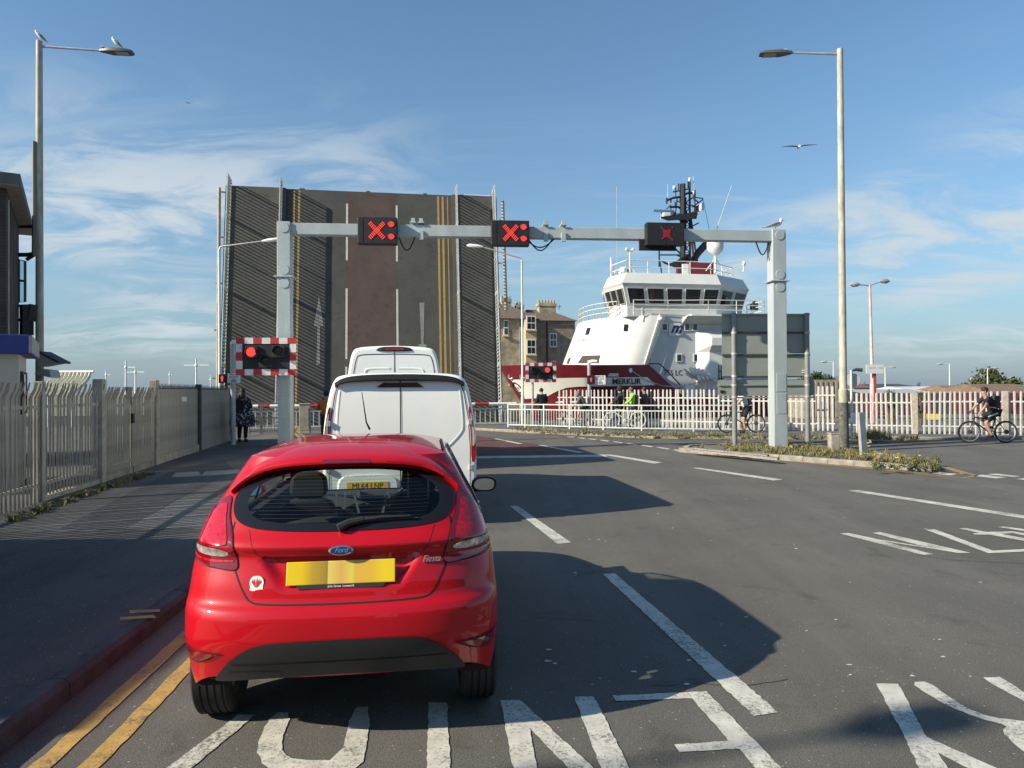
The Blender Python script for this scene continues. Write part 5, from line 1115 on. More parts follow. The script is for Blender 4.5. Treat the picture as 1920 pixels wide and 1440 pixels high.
# ================================================================ offshore supply ship passing the bridge
M_HULL = mat('maroon_hull', (0.165, 0.014, 0.022), 0.45, var=0.18, vscale=1.0, detail=6); M_SHIPW = mat('white_ship_paint', (0.62, 0.63, 0.60), 0.5, var=0.06, vscale=.9, detail=6)
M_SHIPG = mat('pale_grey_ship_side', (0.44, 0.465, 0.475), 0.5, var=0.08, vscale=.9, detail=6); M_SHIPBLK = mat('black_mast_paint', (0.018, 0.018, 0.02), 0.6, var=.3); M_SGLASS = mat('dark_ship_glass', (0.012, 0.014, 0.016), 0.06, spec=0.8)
M_MAROON = mat('maroon_trim', (0.16, 0.015, 0.025), 0.5, var=.15); M_NAVY = mat('navy_letter', (0.02, 0.03, 0.12), 0.5)
SH = thing('supply_ship', 'white and maroon offshore supply ship passing behind the fence', 'ship', tuple(O9), A9)
def su(px, v=0.0, py=650):                                     # ship coordinate along the side from a sight line
    d = ray(px, py); o_ = O9 + VX * v; return (o_.x * d.y - o_.y * d.x) / (d.x * UX.y - d.y * UX.x)
def sz(px, py, v=0.0): u = su(px, v, py); p = O9 + UX * u + VX * v; return at(px, py, p.y).z
def swp(u, v): return O9 + UX * u + VX * v
BEAM = 11.0; CV = 5.5
ZD = sz(1150, 684)
def stem(z): return -4.6 + (ZD - z) * .62 if z > 0 else -4.6 + ZD * .62 + (0 - z) * .9
def hv(u, z):                                                  # distance of the near side from the viewer's edge of the beam
    t = min(1, max(0, (u - stem(z)) / (9.5 - .9 * z))); return CV * (1 - (1 - (1 - t) ** 2.2) ** .62)
def deckz(u): return ZD + .10 * max(0, -u) ** .8 * .3 if u < 3.9 else max(1.25, ZD - (u - su(1217)) * (ZD - sz(1278, 742)) / (su(1278) - su(1217))) if u > su(1217) else ZD
b = MB(); rings = []
us = np.concatenate([np.linspace(0, 1, 40) ** 1.5 * 13.5, [16, 22, 34, 44]])
zsn = np.linspace(0, 1, 14)
rn, rf = [], []
for k in us:
    rowN, rowF = [], []
    for q in zsn:
        z = -2.2 + (deckz(k - 4.6) + 2.2) * q; u = stem(z) + k * (1 + (13.5 - 4.6 - stem(z)) * 0) if k < 1 else stem(z) + k + (-4.6 - stem(z)) * min(1, (k - 1) / 8)
        z = -2.2 + (deckz(u) + 2.2) * q; v = hv(u, z); rowN.append((u, v, z)); rowF.append((u, BEAM - v, z))
    rn.append(rowN); rf.append(rowF)
b.loft(rn, cap=False, open_=True); b.loft(rf, cap=False, open_=True); b.loft([[r[-1] for r in rn], [(p[-1][0], CV, p[-1][2] - .02) for p in rn], [r[-1] for r in rf]], cap=False, open_=True)
b.build('hull', M_HULL, SH, smooth=True, ang=50)
def hull_pt(off): return lambda u, z: Vector((u, hv(u, z) - off, z))
def pxs(pts, v=0.0):                                           # photo outline -> (u, z) on the curved side, by iteration
    out = []
    for px, py in pts:
        v_ = v
        for _ in range(30): u = su(px, v_, py); z = sz(px, py, v_); v_ = .5 * v_ + .5 * hv(u, z)
        out.append((u, z))
    return out
band = pxs([(958, 712), (990, 711), (1042, 709), (1130, 708), (1213, 707), (1229, 722), (1150, 724), (1085, 725), (1062, 727), (1045, 733), (1028, 742), (1015, 746), (984, 748), (975, 738)])
b = MB(); patch(b, band, hull_pt(.05), .25); b.build('white_band', mat('white_hull_band', (.74, .74, .66), .5, var=.08, vscale=.8), SH, smooth=True)
b = MB(); el_ = [(970 + 9 * math.cos(a) + 3 * math.sin(a), 727 + 8 * math.sin(a) + 5 * math.cos(a)) for a in np.linspace(0, 6.283, 21)[:-1]]
ring_ = [hull_pt(.10)(*p) for p in pxs(el_)]; b.tube(ring_, .045, 5, closed=True); em = b.build('bow_emblem', M_INK, SH)
def ship_text(name, body, px, py, hpx, m, v=0.0, off=.08, curved=True, **kw):
    u, z = pxs([(px, py)])[0] if curved else (su(px, v, py), sz(px, py, v)); vv = hv(u, z) if curved else v
    s_ = hpx / (F / (O9 + UX * u + VX * vv).y); u2 = u + .6
    dv = (hv(u + .4, z) - hv(u - .4, z)) / .8 if curved else 0
    return text(name, body, s_ * 1.38, m, SH, facing((u, vv - off, z), (1, dv, 0)), .004, **kw)
ship_text('bow_emblem_letter', 'm', 970, 727, 7.5, M_INK, shear=.3)
ship_text('ship_name', 'HH', 1110, 716, 10.5, M_INK, bold=.006, sx=.9); ship_text('ship_name', 'MERKUR', 1174, 715.5, 11, M_INK, bold=.012, sx=.93)
b = MB(); u_, z_ = pxs([(1182, 695)])[0]; b.ell((u_, hv(u_, z_) - .05, z_), (.12, .10, .16)); b.build('hull_lamp', M_WHITE, SH, smooth=True)
b = MB(); q = pxs([(1139, 706), (1160, 706), (1159, 700), (1142, 700)]); b.add([hull_pt(.05)(*p) for p in q], [(0, 1, 2, 3)]); b.build('hull_patch', M_SHIPW, SH)
for px in (954, 976): b = MB(); u_, z_ = pxs([(px + 3, 706)])[0]; b.lathe([(.10, 0), (.18, .03), (.20, 0)], 12, facing((u_, hv(u_, z_) - .03, z_), (1, -.6, 0))); b.build('fairlead', M_GALV, SH, smooth=True)
b = MB(); rl = pxs([(1217, 682), (1236, 682), (1252, 697), (1275, 722)]); b.tube([(u, -.05, z) for u, z in [(rl[0][0], rl[0][1]), (rl[1][0], rl[1][1]), (rl[2][0], rl[2][1]), (rl[3][0], rl[3][1])]], .04, 6); b.build('bulwark_rail', M_SHIPBLK, SH)
b = MB(); cb = [(1186, 697), (1210, 712), (1240, 723), (1270, 726), (1310, 717)]; b.tube([(su(x, -.1, y), -.12, sz(x, y, -.1)) for x, y in cb], .025, 5); b.build('mooring_rope', M_PALE, SH, smooth=True)
# ---- lower superstructure: rounded front, near side recessed
Z1 = sz(1235, 590); zb_ = ZD - .15
def front(u0, lean): return [(4.75 + u0, .66), (4.6 + u0, .40), (4.3 + u0, .35), (3.5 + u0, .42), (2.5 + u0, .95), (1.5 + u0, 1.9), (.7 + u0, 3.3), (.35 + u0, 5.5), (.7 + u0, 7.7), (1.5 + u0, 9.1), (2.5 + u0, 10.05), (4.3 + u0, 10.65)]
tail = [(22, 10.65), (22, .35)]
f0, f1 = rounded(front(-.55, 0), 2, False), rounded(front(.75, 0), 2, False)
rings = []
for k in range(9):
    t = k / 8; rings.append([(a[0] + (c[0] - a[0]) * t, a[1], zb_ + (Z1 - zb_) * t) for a, c in zip(f0, f1)])
b = MB(); b.loft(rings, cap=False, open_=True); top_ = rings[-1]; b.add(top_, [tuple(range(len(top_)))]); b.build('front_bulwark_house', M_SHIPW, SH, smooth=True, ang=50)
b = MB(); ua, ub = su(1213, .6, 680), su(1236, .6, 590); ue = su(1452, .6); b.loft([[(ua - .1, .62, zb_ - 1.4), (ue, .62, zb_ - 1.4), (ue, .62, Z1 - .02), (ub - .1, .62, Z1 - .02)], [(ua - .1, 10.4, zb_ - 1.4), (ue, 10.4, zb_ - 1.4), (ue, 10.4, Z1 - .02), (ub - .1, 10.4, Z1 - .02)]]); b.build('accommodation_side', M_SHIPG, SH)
b = MB(); b.tube([(su(1208, .3, 683), .28, sz(1208, 683, .3)), (su(1237, .3, 590), .28, sz(1237, 590, .3))], .055, 6); b.build('corner_pipe', M_SHIPW, SH)
def port(px, py, w_, h_, v, lean=0, frame=M_SHIPW, parent=SH):
    u, z = su(px, v, py), sz(px, py, v); b = MB(); b.box((u, v - .02, z), (w_ + .16, .05, h_ + .16)); f_ = b.build('porthole_window', frame, parent, bevel=.02); b = MB(); b.box((u, v - .03, z), (w_, .05, h_)); b.build('pane', M_SGLASS, f_); return f_
for px, py in ((1230, 613), (1246, 613), (1288, 613), (1303, 613)): port(px, py, .28, .38, .60)
for px, py in ((1216, 671), (1273, 671), (1305, 671)): port(px, py, .26, .40, .60)
ZF = [k / 200 for k in range(201)]
def front_row(z):                                              # near half of the rounded front at one height
    t = (z - zb_) / (Z1 - zb_); return [(a[0] + (c[0] - a[0]) * t, a[1]) for a, c in zip(f0, f1) if a[1] <= CV + .01]
def front_at(px, py, off=.03):
    z = 5.0
    for _ in range(6):
        row = front_row(z); best = None
        for (u1, v1), (u2, v2) in zip(row, row[1:]):
            for k in range(12):
                u, v = u1 + (u2 - u1) * k / 12, v1 + (v2 - v1) * k / 12; p = swp(u, v); d = abs(CX + F * p.x / p.y - px)
                if best is None or d < best[0]: best = (d, u, v, p.y, Vector((u2 - u1, v2 - v1)).normalized())
        z = at(px, py, best[3]).z
    _, u, v, _, tg = best; n = Vector((-tg.y, tg.x)); n = n if n.x < 0 or n.y < 0 else -n
    if n.y > 0: n = -n
    return Vector((u + n.x * off, v + n.y * off, z)), tg
def front_quad(name, pts, m, off=.03):
    b = MB(); patch(b, pts, lambda px, py: front_at(px, py, off)[0], 3.0); return b.build(name, m, SH)
front_quad('porthole_window', [(1171, 608), (1179, 608), (1178, 621), (1170, 621)], M_SGLASS); front_quad('porthole_window', [(1102, 615), (1109, 614), (1105, 627), (1098, 628)], M_SGLASS)
front_quad('mooring_opening', [(1093, 667), (1126, 666), (1123, 681), (1084, 681)], mat('opening_brown', (.055, .04, .035), .8)); front_quad('mooring_opening', [(1060, 672), (1071, 671), (1067, 682), (1055, 682)], MATS['opening_brown'])
p_, tg_ = front_at(1092, 638, .03); tg_ = -tg_ if tg_.x < 0 else tg_; text('front_lettering', 'HH MERKUR', .26, M_GALVD, SH, facing(p_, (tg_.x, tg_.y, 0), (.3, 0, 1)), .002)
# emblem and registration on the side
u, z = su(1267, .6, 618), sz(1267, 618, .6); b = MB(); b.box((u, .58, z), (.96, .06, .78)); lp = b.build('emblem_plate', M_SHIPW, SH, bevel=.03); text('emblem_letter', 'm', .98, M_NAVY, lp, facing((u, .545, z + .09), (1, 0, 0)), .004, shear=.45, bold=.03, sx=1.0)
ship_text('registration', '755 LC', 1262, 699.5, 10.5, M_INK, .62, .012, False, bold=-.002, sx=.88)
# stair trunk and deck gear on the right
u0, u1 = su(1312, 0.0), su(1390, 0.0); z0, z1 = sz(1330, 760), sz(1330, 637); b = MB()
b.loft([[(u0, .62, z0), (su(1330), .0, z0), (u1, .0, z0), (u1, .62, z0)], [(u0, .62, sz(1330, 660)), (su(1330), .0, sz(1330, 660)), (u1, 0, sz(1330, 660)), (u1, .62, sz(1330, 660))], [(u0, .62, sz(1320, 640)), (su(1330), -.35, sz(1330, 648)), (u1, -.35, sz(1330, 648)), (u1, .62, sz(1330, 648))], [(u0, .62, sz(1314, 622)), (su(1331), -.35, sz(1331, 634)), (u1, -.35, sz(1331, 634)), (u1, .62, sz(1331, 634))], [(u0, .62, sz(1312, 620)), (su(1330), .35, sz(1330, 621)), (u1, .35, sz(1330, 621)), (u1, .62, sz(1330, 621))]])
b.build('stair_trunk', M_SHIPW, SH)
b = MB(); b.box((su(1291, -.2), -.1, sz(1291, 736)), (.62, .7, .95)); b.build('deck_locker', M_SHIPW, SH, bevel=.02)
for i, (px, py, r_) in enumerate(((1299, 697, .32), (1306, 697, .30), (1313, 698, .28), (1320, 699, .26), (1311, 709, .34), (1319, 709, .31), (1327, 708, .26), (1334, 706, .24))):
    b = MB(); b.lathe([(.001, -.09), (r_, -.09), (r_, .09), (.001, .09)], 18, Matrix.Translation((su(px, -.5), -.45 + .02 * i, sz(px, py, -.5))) @ Matrix.Rotation(R(60), 4, 'Y') @ Matrix.Rotation(R(15), 4, 'X')); b.build('liferaft_drum', M_SHIPW, SH, smooth=True)
for p, q in (((1283, 692), (1308, 712)), ((1286, 700), (1300, 710)), ((1322, 740), (1322, 712)), ((1340, 740), (1340, 722)), ((1322, 728), (1342, 728)), ((1330, 710), (1346, 716)), ((1346, 716), (1344, 725))):
    b = MB(); b.tube([(su(p[0], -.3), -.25, sz(*p, -.3)), (su(q[0], -.3), -.25, sz(*q, -.3))], .07, 6); b.build('davit_arm', M_SHIPW, SH, smooth=True)
b = MB()
for y in (696, 710, 722, 735): b.tube([(su(1347), -.05, sz(1347, y)), (su(1356), -.05, sz(1356, y))], .03, 5)
for x in (1347, 1352): b.tube([(su(x), -.05, sz(x, 685)), (su(x), -.05, sz(x, 745))], .03, 5)
b.build('ladder', M_SHIPBLK, SH)
# ---- upper deck and wheelhouse
def plan(k, du=0.0): return [(2.95 - k + du, .75 - k * .9), (8.95 + k * .3 + du, .75 - k * .9), (11.7 + k + du, 2.6 - k * .3), (11.7 + k + du, 8.4), (9.2 + du, 10.2 + k), (5.4 - k + du, 10.2 + k), (4.3 - k + du, 7.8 + k * .5), (3.2 - k + du, 5.5), (2.45 - k + du, 2.9 - k * .5)]
zW0, zW1, zW2, zW3, zW4 = Z1 - .05, sz(1260, 570, .5), sz(1260, 541, .5), sz(1260, 532, .3), sz(1260, 512, .5)
def prw(k, z): return [(x, y, z) for x, y in plan(k)]
b = MB(); b.loft([prw(.05, zW0), prw(.05, zW1 - .12), prw(.08, zW1), prw(.42, zW2 + .12), prw(.52, zW3), prw(.10, zW4)]); wh = b.build('wheelhouse', M_SHIPW, SH)
P0, P1 = plan(.10), plan(.40)
def wwin(i, j, f0_, f1_, name='wheelhouse_window'):
    a0, a1 = Vector((*P0[i], zW1 + .03)), Vector((*P0[j], zW1 + .03)); b0, b1 = Vector((*P1[i], zW2)), Vector((*P1[j], zW2)); n = (a1 - a0).cross(b0 - a0).normalized(); c = Vector((5.5, 5.5, a0.z)); n = n if n.dot(a0 - c) > 0 else -n
    q = [a0.lerp(a1, f0_), a0.lerp(a1, f1_), b0.lerp(b1, f1_), b0.lerp(b1, f0_)]
    mid = sum(q, Vector()) / 4
    qi = [mid + (p - mid) * .93 for p in q]; 
    b = MB(); b.loft([[p + n * .01 for p in q], [p + n * .07 for p in q]]); f_ = b.build(name, M_SHIPW, wh); b = MB(); b.add([p + n * .078 for p in qi], [(0, 1, 2, 3)]); b.build('pane', M_SGLASS, f_)
for k, (a, c) in enumerate(((.03, .205), (.235, .41), (.44, .605), (.635, .80), (.835, .99))): wwin(0, 1, a, c)
for a, c in ((.06, .46), (.52, .94)): wwin(1, 2, a, c)
for a, c in ((.05, .30), (.36, .62), (.68, .95)): wwin(8, 0, a, c)
for a, c in ((.1, .9),): wwin(7, 8, a, c)
# bridge wing deck and rails
b = MB(); b.box((9.5, .8, zW0 + .02), (5.4, 2.2, .14)); b.build('upper_deck', M_SHIPW, SH)
b = MB(); b.loft([[(su(1285), .6, Z1 - .55), (su(1360), .6, Z1 - .55), (su(1360), .62, Z1 - .6), (su(1285), .62, Z1 - .6)], [(su(1285), -.45, Z1 - .08), (su(1365), -.45, Z1 - .08), (su(1365), .62, Z1 - .08), (su(1285), .62, Z1 - .08)]]); b.build('wing_bracket', M_SHIPG, SH)
def rail_path(pts, h, name, n=3, posts=1.1, r_=.028, m=M_SHIPW):
    b = MB()
    for k in range(n): z = h * (k + 1) / n; b.tube([(p[0], p[1], p[2] + z) for p in pts], r_, 5)
    for p, q in zip(pts, pts[1:]):
        p, q = Vector(p), Vector(q); m_ = max(1, int((q - p).length / posts))
        for k in range(m_ + 1): c = p.lerp(q, k / m_); b.tube([c, c + Vector((0, 0, h))], r_ * 1.1, 5)
    return b.build(name, m, SH)
fr = [(x, y, Z1) for x, y in rounded([(3.9, .7), (2.7, 1.3), (1.9, 2.3), (1.35, 3.8), (1.25, 5.5), (1.5, 7.5), (2.4, 9)], 1, False)]; rail_path(fr, 1.0, 'forward_railing')
rail_path([(3.2, .35, zW0 + .05), (5.5, .3, zW0 + .05), (8, -.2, zW0 + .05), (11.8, -.25, zW0 + .05), (11.8, 2.0, zW0 + .05)], .95, 'bridge_wing_railing', posts=1.6)
rf_ = [(4.2, 6.5, zW4), (2.7, 3.2, zW4), (3.0, 1.1, zW4), (8.8, 1.1, zW4), (11.3, 3.0, zW4), (11.3, 7.5, zW4)]; rail_path(rf_, .88, 'roof_railing', 2, 1.25)
# ---- roof gear and mast
MV = 5.0
def q_(px, py, v=MV): return Vector((su(px, v, py), v, sz(px, py, v)))
def mtube(name, pts, r_, m=M_SHIPBLK, v=MV, n=6): b = MB(); b.tube([q_(x, y, v) for x, y in pts], r_, n); return b.build(name, m, SH, smooth=True)
b = MB(); b.box(q_(1302, 506) + Vector((0, 0, -.2)), (2.0, 2.0, 1.1)); b.build('funnel_casing', M_MAROON, SH, bevel=.05)
b = MB(); b.box(q_(1285, 506, 3.6), (.45, .1, .8)); b.build('casing_door', M_WHITE, SH)
mtube('exhaust_pipe', [(1302, 500), (1302, 485), (1308, 475), (1326, 455)], .26, mat('sooty_exhaust', (.055, .045, .04), .7, var=.3), 5.4, 12); mtube('exhaust_pipe', [(1290, 500), (1290, 477)], .17, mat('brown_exhaust', (.16, .12, .08), .7), 5.2, 10); mtube('exhaust_pipe', [(1282, 498), (1283, 490), (1287, 486)], .14, MATS['sooty_exhaust'], 5.2, 10)
for pts, r_ in (([(1280, 500), (1280, 345)], .20), ([(1294, 500), (1293, 341)], .08), ([(1286, 470), (1286, 370)], .05), ([(1304, 470), (1294, 400)], .07), ([(1300, 480), (1293, 400)], .07), ([(1262, 462), (1282, 482)], .06), ([(1236, 500), (1236, 466)], .06), ([(1237, 488), (1241, 516)], .05), ([(1237, 478), (1278, 478)], .05), ([(1300, 372), (1310, 380)], .05), ([(1275, 345), (1275, 380)], .04), ([(1267, 352), (1267, 372)], .035), ([(1301, 370), (1318, 372)], .04), ([(1298, 388), (1318, 374)], .05), ([(1250, 376), (1262, 371), (1276, 369), (1290, 362), (1302, 362)], .085), ([(1250, 371), (1250, 382)], .06), ([(1258, 371), (1258, 380)], .05), ([(1256, 388), (1272, 388), (1278, 392)], .08), ([(1266, 388), (1266, 378)], .05), ([(1294, 375), (1304, 365)], .05), ([(1303, 356), (1303, 372)], .06), ([(1278, 452), (1290, 440)], .05), ([(1270, 440), (1294, 440)], .05), ([(1290, 452), (1308, 452)], .05), ([(1276, 430), (1292, 412)], .05)):
    mtube('mast_tube', pts, r_)
for k in range(7):                                             # lattice of the mast
    y0_, y1_ = 372 + k * 17, 389 + k * 17
    mtube('mast_brace', [(1281, y0_), (1293, y1_)], .035); mtube('mast_brace', [(1293, y0_), (1281, y1_)], .035); mtube('mast_brace', [(1281, y1_), (1293, y1_)], .03)
    if k % 2 == 0: mtube('mast_brace', [(1268, y0_ + 4), (1281, y0_ + 10)], .04)
for pts, r_ in (([(1266, 404), (1270, 372)], .04), ([(1305, 402), (1301, 362)], .045), ([(1258, 406), (1258, 388)], .04), ([(1240, 402), (1304, 400)], .035), ([(1240, 396), (1240, 408)], .03), ([(1262, 360), (1292, 354)], .05), ([(1290, 352), (1290, 340)], .04), ([(1272, 356), (1272, 344)], .04), ([(1284, 420), (1264, 428)], .05), ([(1298, 424), (1310, 418)], .05), ([(1264, 428), (1264, 420)], .06), ([(1258, 384), (1250, 392)], .04), ([(1296, 384), (1308, 392)], .05)): mtube('mast_tube', pts, r_)
b = MB(); pts = [(1239, 409), (1252, 414), (1300, 411), (1309, 402), (1306, 398), (1240, 406)]; b.loft([[q_(x, y, v) for x, y in pts] for v in (3.6, 6.4)]); b.build('radar_platform', M_SHIPBLK, SH)
b = MB(); pts = [(1237, 488), (1245, 490), (1255, 494), (1268, 489), (1280, 481), (1280, 500), (1266, 502), (1246, 495)]; b.loft([[q_(x, y, v) for x, y in pts] for v in (4.6, 5.4)]); b.build('mast_bracket', M_SHIPBLK, SH)
b = MB(); pts = [(1287, 408), (1291, 400), (1309, 393), (1306, 411)]; b.loft([[q_(x, y, v) for x, y in pts] for v in (4.2, 5.8)]); b.build('platform_screen', mat('rusty_screen', (.10, .03, .03), .8), SH)
b = MB(); b.box(q_(1248, 405, 4.5), (.55, .6, .35)); b.build('radar_drum', M_WHITE, SH, bevel=.05); b = MB(); b.bar(q_(1225, 395, 4.5), q_(1264, 396, 4.5), .16, .14); b.build('radar_scanner', mat('scanner_blue', (.12, .22, .36), .5), SH)
b = MB(); b.tube([q_(1256, 407), q_(1264, 398)], .2, 8); b.build('radar_drum', mat('brown_drum', (.12, .05, .05), .7), SH)
mtube('whip_aerial', [(1252, 376), (1252, 345)], .02, M_PALE); mtube('whip_aerial', [(1302, 362), (1300, 330)], .02, M_PALE); mtube('whip_aerial', [(1343, 432), (1372, 348)], .025, M_PALE); mtube('whip_aerial', [(1157, 520), (1156, 350)], .012, M_PALE, 3.0); mtube('stay_wire', [(1318, 372), (1330, 432)], .015, M_SHIPBLK)
for px, py in ((1264, 352), (1293, 337), (1300, 362)): b = MB(); b.ell(q_(px, py), (.1, .1, .16)); b.build('mast_lamp', M_WHITE, SH, smooth=True)
b = MB(); pts = [[q_(1303, 386) + Vector((.0, 0, 0)), q_(1318, 380)], [q_(1301, 395), q_(1320, 396)]]
fl = [[q_(1302 + 18 * t, 386 - 6 * t + 1.5 * math.sin(t * 5), MV + .15 * math.sin(t * 6)), q_(1301 + 19 * t, 396 + 1.5 * math.sin(t * 5), MV + .15 * math.sin(t * 6 + .5))] for t in np.linspace(0, 1, 9)]
b.loft(fl[:5], cap=False, open_=True); fo = b.build('flag', mat('flag_red', (.30, .04, .04), .8), SH); b = MB(); b.loft(fl[4:], cap=False, open_=True); b.build('flag_fly', mat('flag_white', (.62, .58, .58), .8), fo)
b = MB(); c = q_(1341, 465, 3.4); r_ = .56; b.lathe([(.08, -1.05), (.10, -.55), (.25, -.45), (.52, -.18), (r_, .0), (r_ + .01, .35), (r_ - .06, .62), (.3, .75), (.01, .78)], 22, Matrix.Translation(c)); b.tube([c + Vector((0, 0, -1.7)), c + Vector((0, 0, -.5))], .10, 8)
for s_ in (-.7, .7): b.tube([c + Vector((s_, 0, -1.6)), c + Vector((0, 0, -.7))], .04, 5)
b.build('radome', M_SHIPW, SH, smooth=True)
b = MB(); c = q_(1181, 470, 2.6); b.tube([c + Vector((0, 0, -1.5)), c], .06, 6); b.tube([c + Vector((-.22, 0, 0)), c + Vector((.22, 0, 0))], .06, 6); b.tube([c + Vector((0, 0, -.8)), c + Vector((.35, 0, -1.5))], .03, 5)
for s_ in (-.22, .22): b.ell(c + Vector((s_, 0, .08)), (.1, .1, .12))
b.build('horn_mast', M_SHIPW, SH, smooth=True)
b = MB(); c = q_(1146, 510, 4.0); b.tube([c + Vector((0, 0, -.5)), c + Vector((0, 0, 1.0))], .07, 6); b.build('signal_mast', M_SHIPW, SH); b = MB(); b.tube([c + Vector((.1 + .17 * math.cos(a), -.1, .17 * math.sin(a))) for a in np.linspace(0, 6.28, 13)[:-1]], .05, 5, closed=True); b.build('searchlight', M_SHIPG, SH)
b = MB(); c = q_(1168, 510, 3.6); b.ell(c, (.30, .3, .36)); b.build('searchlight', M_SHIPW, SH, smooth=True); b = MB(); b.box(c + Vector((.3, -.1, -.1)), (.4, .4, .5)); b.build('deck_cover', mat('blue_cover', (.06, .14, .24), .7), SH)
b = MB(); b.ell(q_(1395, 494, 3), (.13, .13, .18)); b.tube([q_(1394, 510, 3), q_(1395, 494, 3)], .05, 5); b.build('deck_light', M_SHIPW, SH, smooth=True)
b = MB(); c = q_(1414, 576, 1.0); b.box(c, (.42, .4, .5)); b.ell(c + Vector((0, 0, .3)), (.12, .12, .12)); b.build('searchlight', M_SHIPBLK, SH, bevel=.04)
b = MB(); b.ell((su(1238, .3, 598), .25, sz(1238, 598, .3)), (.16, .2, .14)); b.build('deck_light', M_SHIPW, SH, smooth=True)
# ================================================================ control tower, kiosk and other things on the left
M_DBRICK = brick_mat('dark_brick', (0.055, 0.045, 0.042), (0.075, 0.055, 0.05), (0.03, 0.03, 0.03)); M_TROOF = mat('tower_roof_felt', (0.12, 0.115, 0.11), 0.8, var=.2); M_SOFF = mat('roof_soffit', (0.26, 0.24, 0.21), 0.8, var=.15)
M_FRAME = mat('dark_window_frame', (.03, .03, .034), .5)
a, c = at(38, 336, 16.0), at(63, 432, 20.0); dr = Vector((c.x - a.x, c.y - a.y, 0)).normalized(); nl = Vector((-dr.y, dr.x, 0)) if dr.x < 0 else Vector((dr.y, -dr.x, 0)); nl = nl if nl.x < 0 else -nl
T = thing('control_tower', 'dark brick bridge control tower with overhanging roof at the left edge', 'building', (a.x, a.y, 0))
Lr = (c - a).length; A0 = Vector((a.x, a.y, 0)); dz = (c.z - a.z)
def tp(l, n, z): return A0 + dr * l + nl * n + Vector((0, 0, z))
b = MB(); b.loft([[tp(0, 0, a.z - .13), tp(Lr, 0, c.z - .13), tp(Lr, 8, c.z - .13), tp(0, 8, a.z - .13)], [tp(0, 0, a.z + .12), tp(Lr, 0, c.z + .12), tp(Lr, 8, c.z + .12), tp(0, 8, a.z + .12)]]); b.build('roof', M_TROOF, T, w=True)
b = MB(); b.loft([[tp(.02, .02, a.z - .16), tp(Lr - .02, .02, c.z - .16), tp(Lr - .02, 7.9, c.z - .16), tp(.02, 7.9, a.z - .16)], [tp(.02, .02, a.z - .131), tp(Lr - .02, .02, c.z - .131), tp(Lr - .02, 7.9, c.z - .131), tp(.02, 7.9, a.z - .131)]]); b.build('soffit', M_SOFF, T, w=True)
we = at(35, 560, 19.0); ln = (Vector((we.x, we.y, 0)) - A0).dot(nl)
b = MB(); b.loft([[tp(.3, ln, 0), tp(Lr - .9, ln, 0), tp(Lr - .9, 7.4, 0), tp(.3, 7.4, 0)], [tp(.3, ln, a.z - .16), tp(Lr - .9, ln, c.z - .14), tp(Lr - .9, 7.4, c.z - .14), tp(.3, 7.4, a.z - .16)]]); b.build('wall', M_DBRICK, T, w=True)
def tub(name, pts, r_, m=M_FRAME, par=T, n=6): b = MB(); b.tube(pts, r_, n); return b.build(name, m, par, w=True)
Yt = 19.0
tub('drain_pipe', [at(13, 375, 16.5), at(13, 640, 16.5)], .05, M_GALVD)
b = MB(); fr_ = [at(35, 486, Yt), at(47, 490, Yt), at(47, 566, Yt), at(35, 567, Yt)]; b.tube(fr_, .04, 4, closed=True); b.tube([at(35, 526, Yt), at(47, 527, Yt)], .03, 4); f_ = b.build('open_window', M_FRAME, T, w=True); b = MB(); b.add([tuple(p) for p in fr_], [(0, 1, 2, 3)]); b.build('pane', glass_mat('pale_pane', (.6, .7, .72)), T, w=True)
b = MB(); b.tube([at(33, 478, Yt), at(52, 478, Yt), at(66, 476, Yt)], .06, 5); b.tube([at(50, 487, Yt), at(64, 478, Yt)], .05, 5); b.tube([at(33, 425, Yt), at(66, 425, Yt)], .05, 5); b.build('mast_bracket', M_FRAME, T, w=True)
tub('radio_mast', [at(65, 480, Yt), at(65, 400, Yt), at(64, 265, Yt)], [.07, .06, .045], mat('mast_grey_brown', (.20, .17, .14), .7))
b = MB(); b.tube([at(33, 574, Yt), at(56, 572, Yt), at(56, 604, Yt)], .04, 5); b.tube([at(50, 572, Yt), at(50, 628, Yt)], .16, 6); b.tube([at(64, 571, Yt), at(58, 602, Yt)], .12, 5); b.tube([at(33, 600, Yt), at(56, 600, Yt)], .04, 5); b.build('equipment_bracket', M_FRAME, T, w=True)
# kiosk
k0 = at(60, 640, 12.0); K = thing('kiosk', 'low cream kiosk with a deep blue fascia behind the left fence', 'building', (k0.x, k0.y, 0), R(31))
zt_, zf = k0.z + (640 - 628) / F * 12, at(60, 664, 12.0).z
M_BLUEF = mat('blue_fascia', (.022, .045, .22), .45, var=.08); M_CREAM = mat('cream_panel', (.46, .44, .38), .6, var=.06)
b = MB(); b.box((-4, 1.05, (zt_ + zf) / 2), (8, 2.1, zt_ - zf)); b.build('fascia', M_BLUEF, K, bevel=.02); b = MB(); b.box((-.02, 1.05, (zt_ + zf) / 2), (.05, 2.12, zt_ - zf - .04)); b.build('fascia_end', mat('fascia_end_grey', (.33, .33, .32), .6), K)
b = MB(); b.box((-4.15, 1.1, zf / 2), (7.9, 1.8, zf)); b.build('wall', M_CREAM, K)
for y, z in ((.75, 1.75), (1.45, 1.75)): b = MB(); b.box((-.19, y, z), (.06, .45, .75)); w0 = b.build('window', M_FRAME, K); b = MB(); b.box((-.155, y, z), (.02, .36, .65)); b.build('pane', M_SGLASS, w0)
b = MB(); b.box((-.55, .195, 1.2), (.05, .02, 2.2)); b.build('corner_trim', M_WHITE, K)
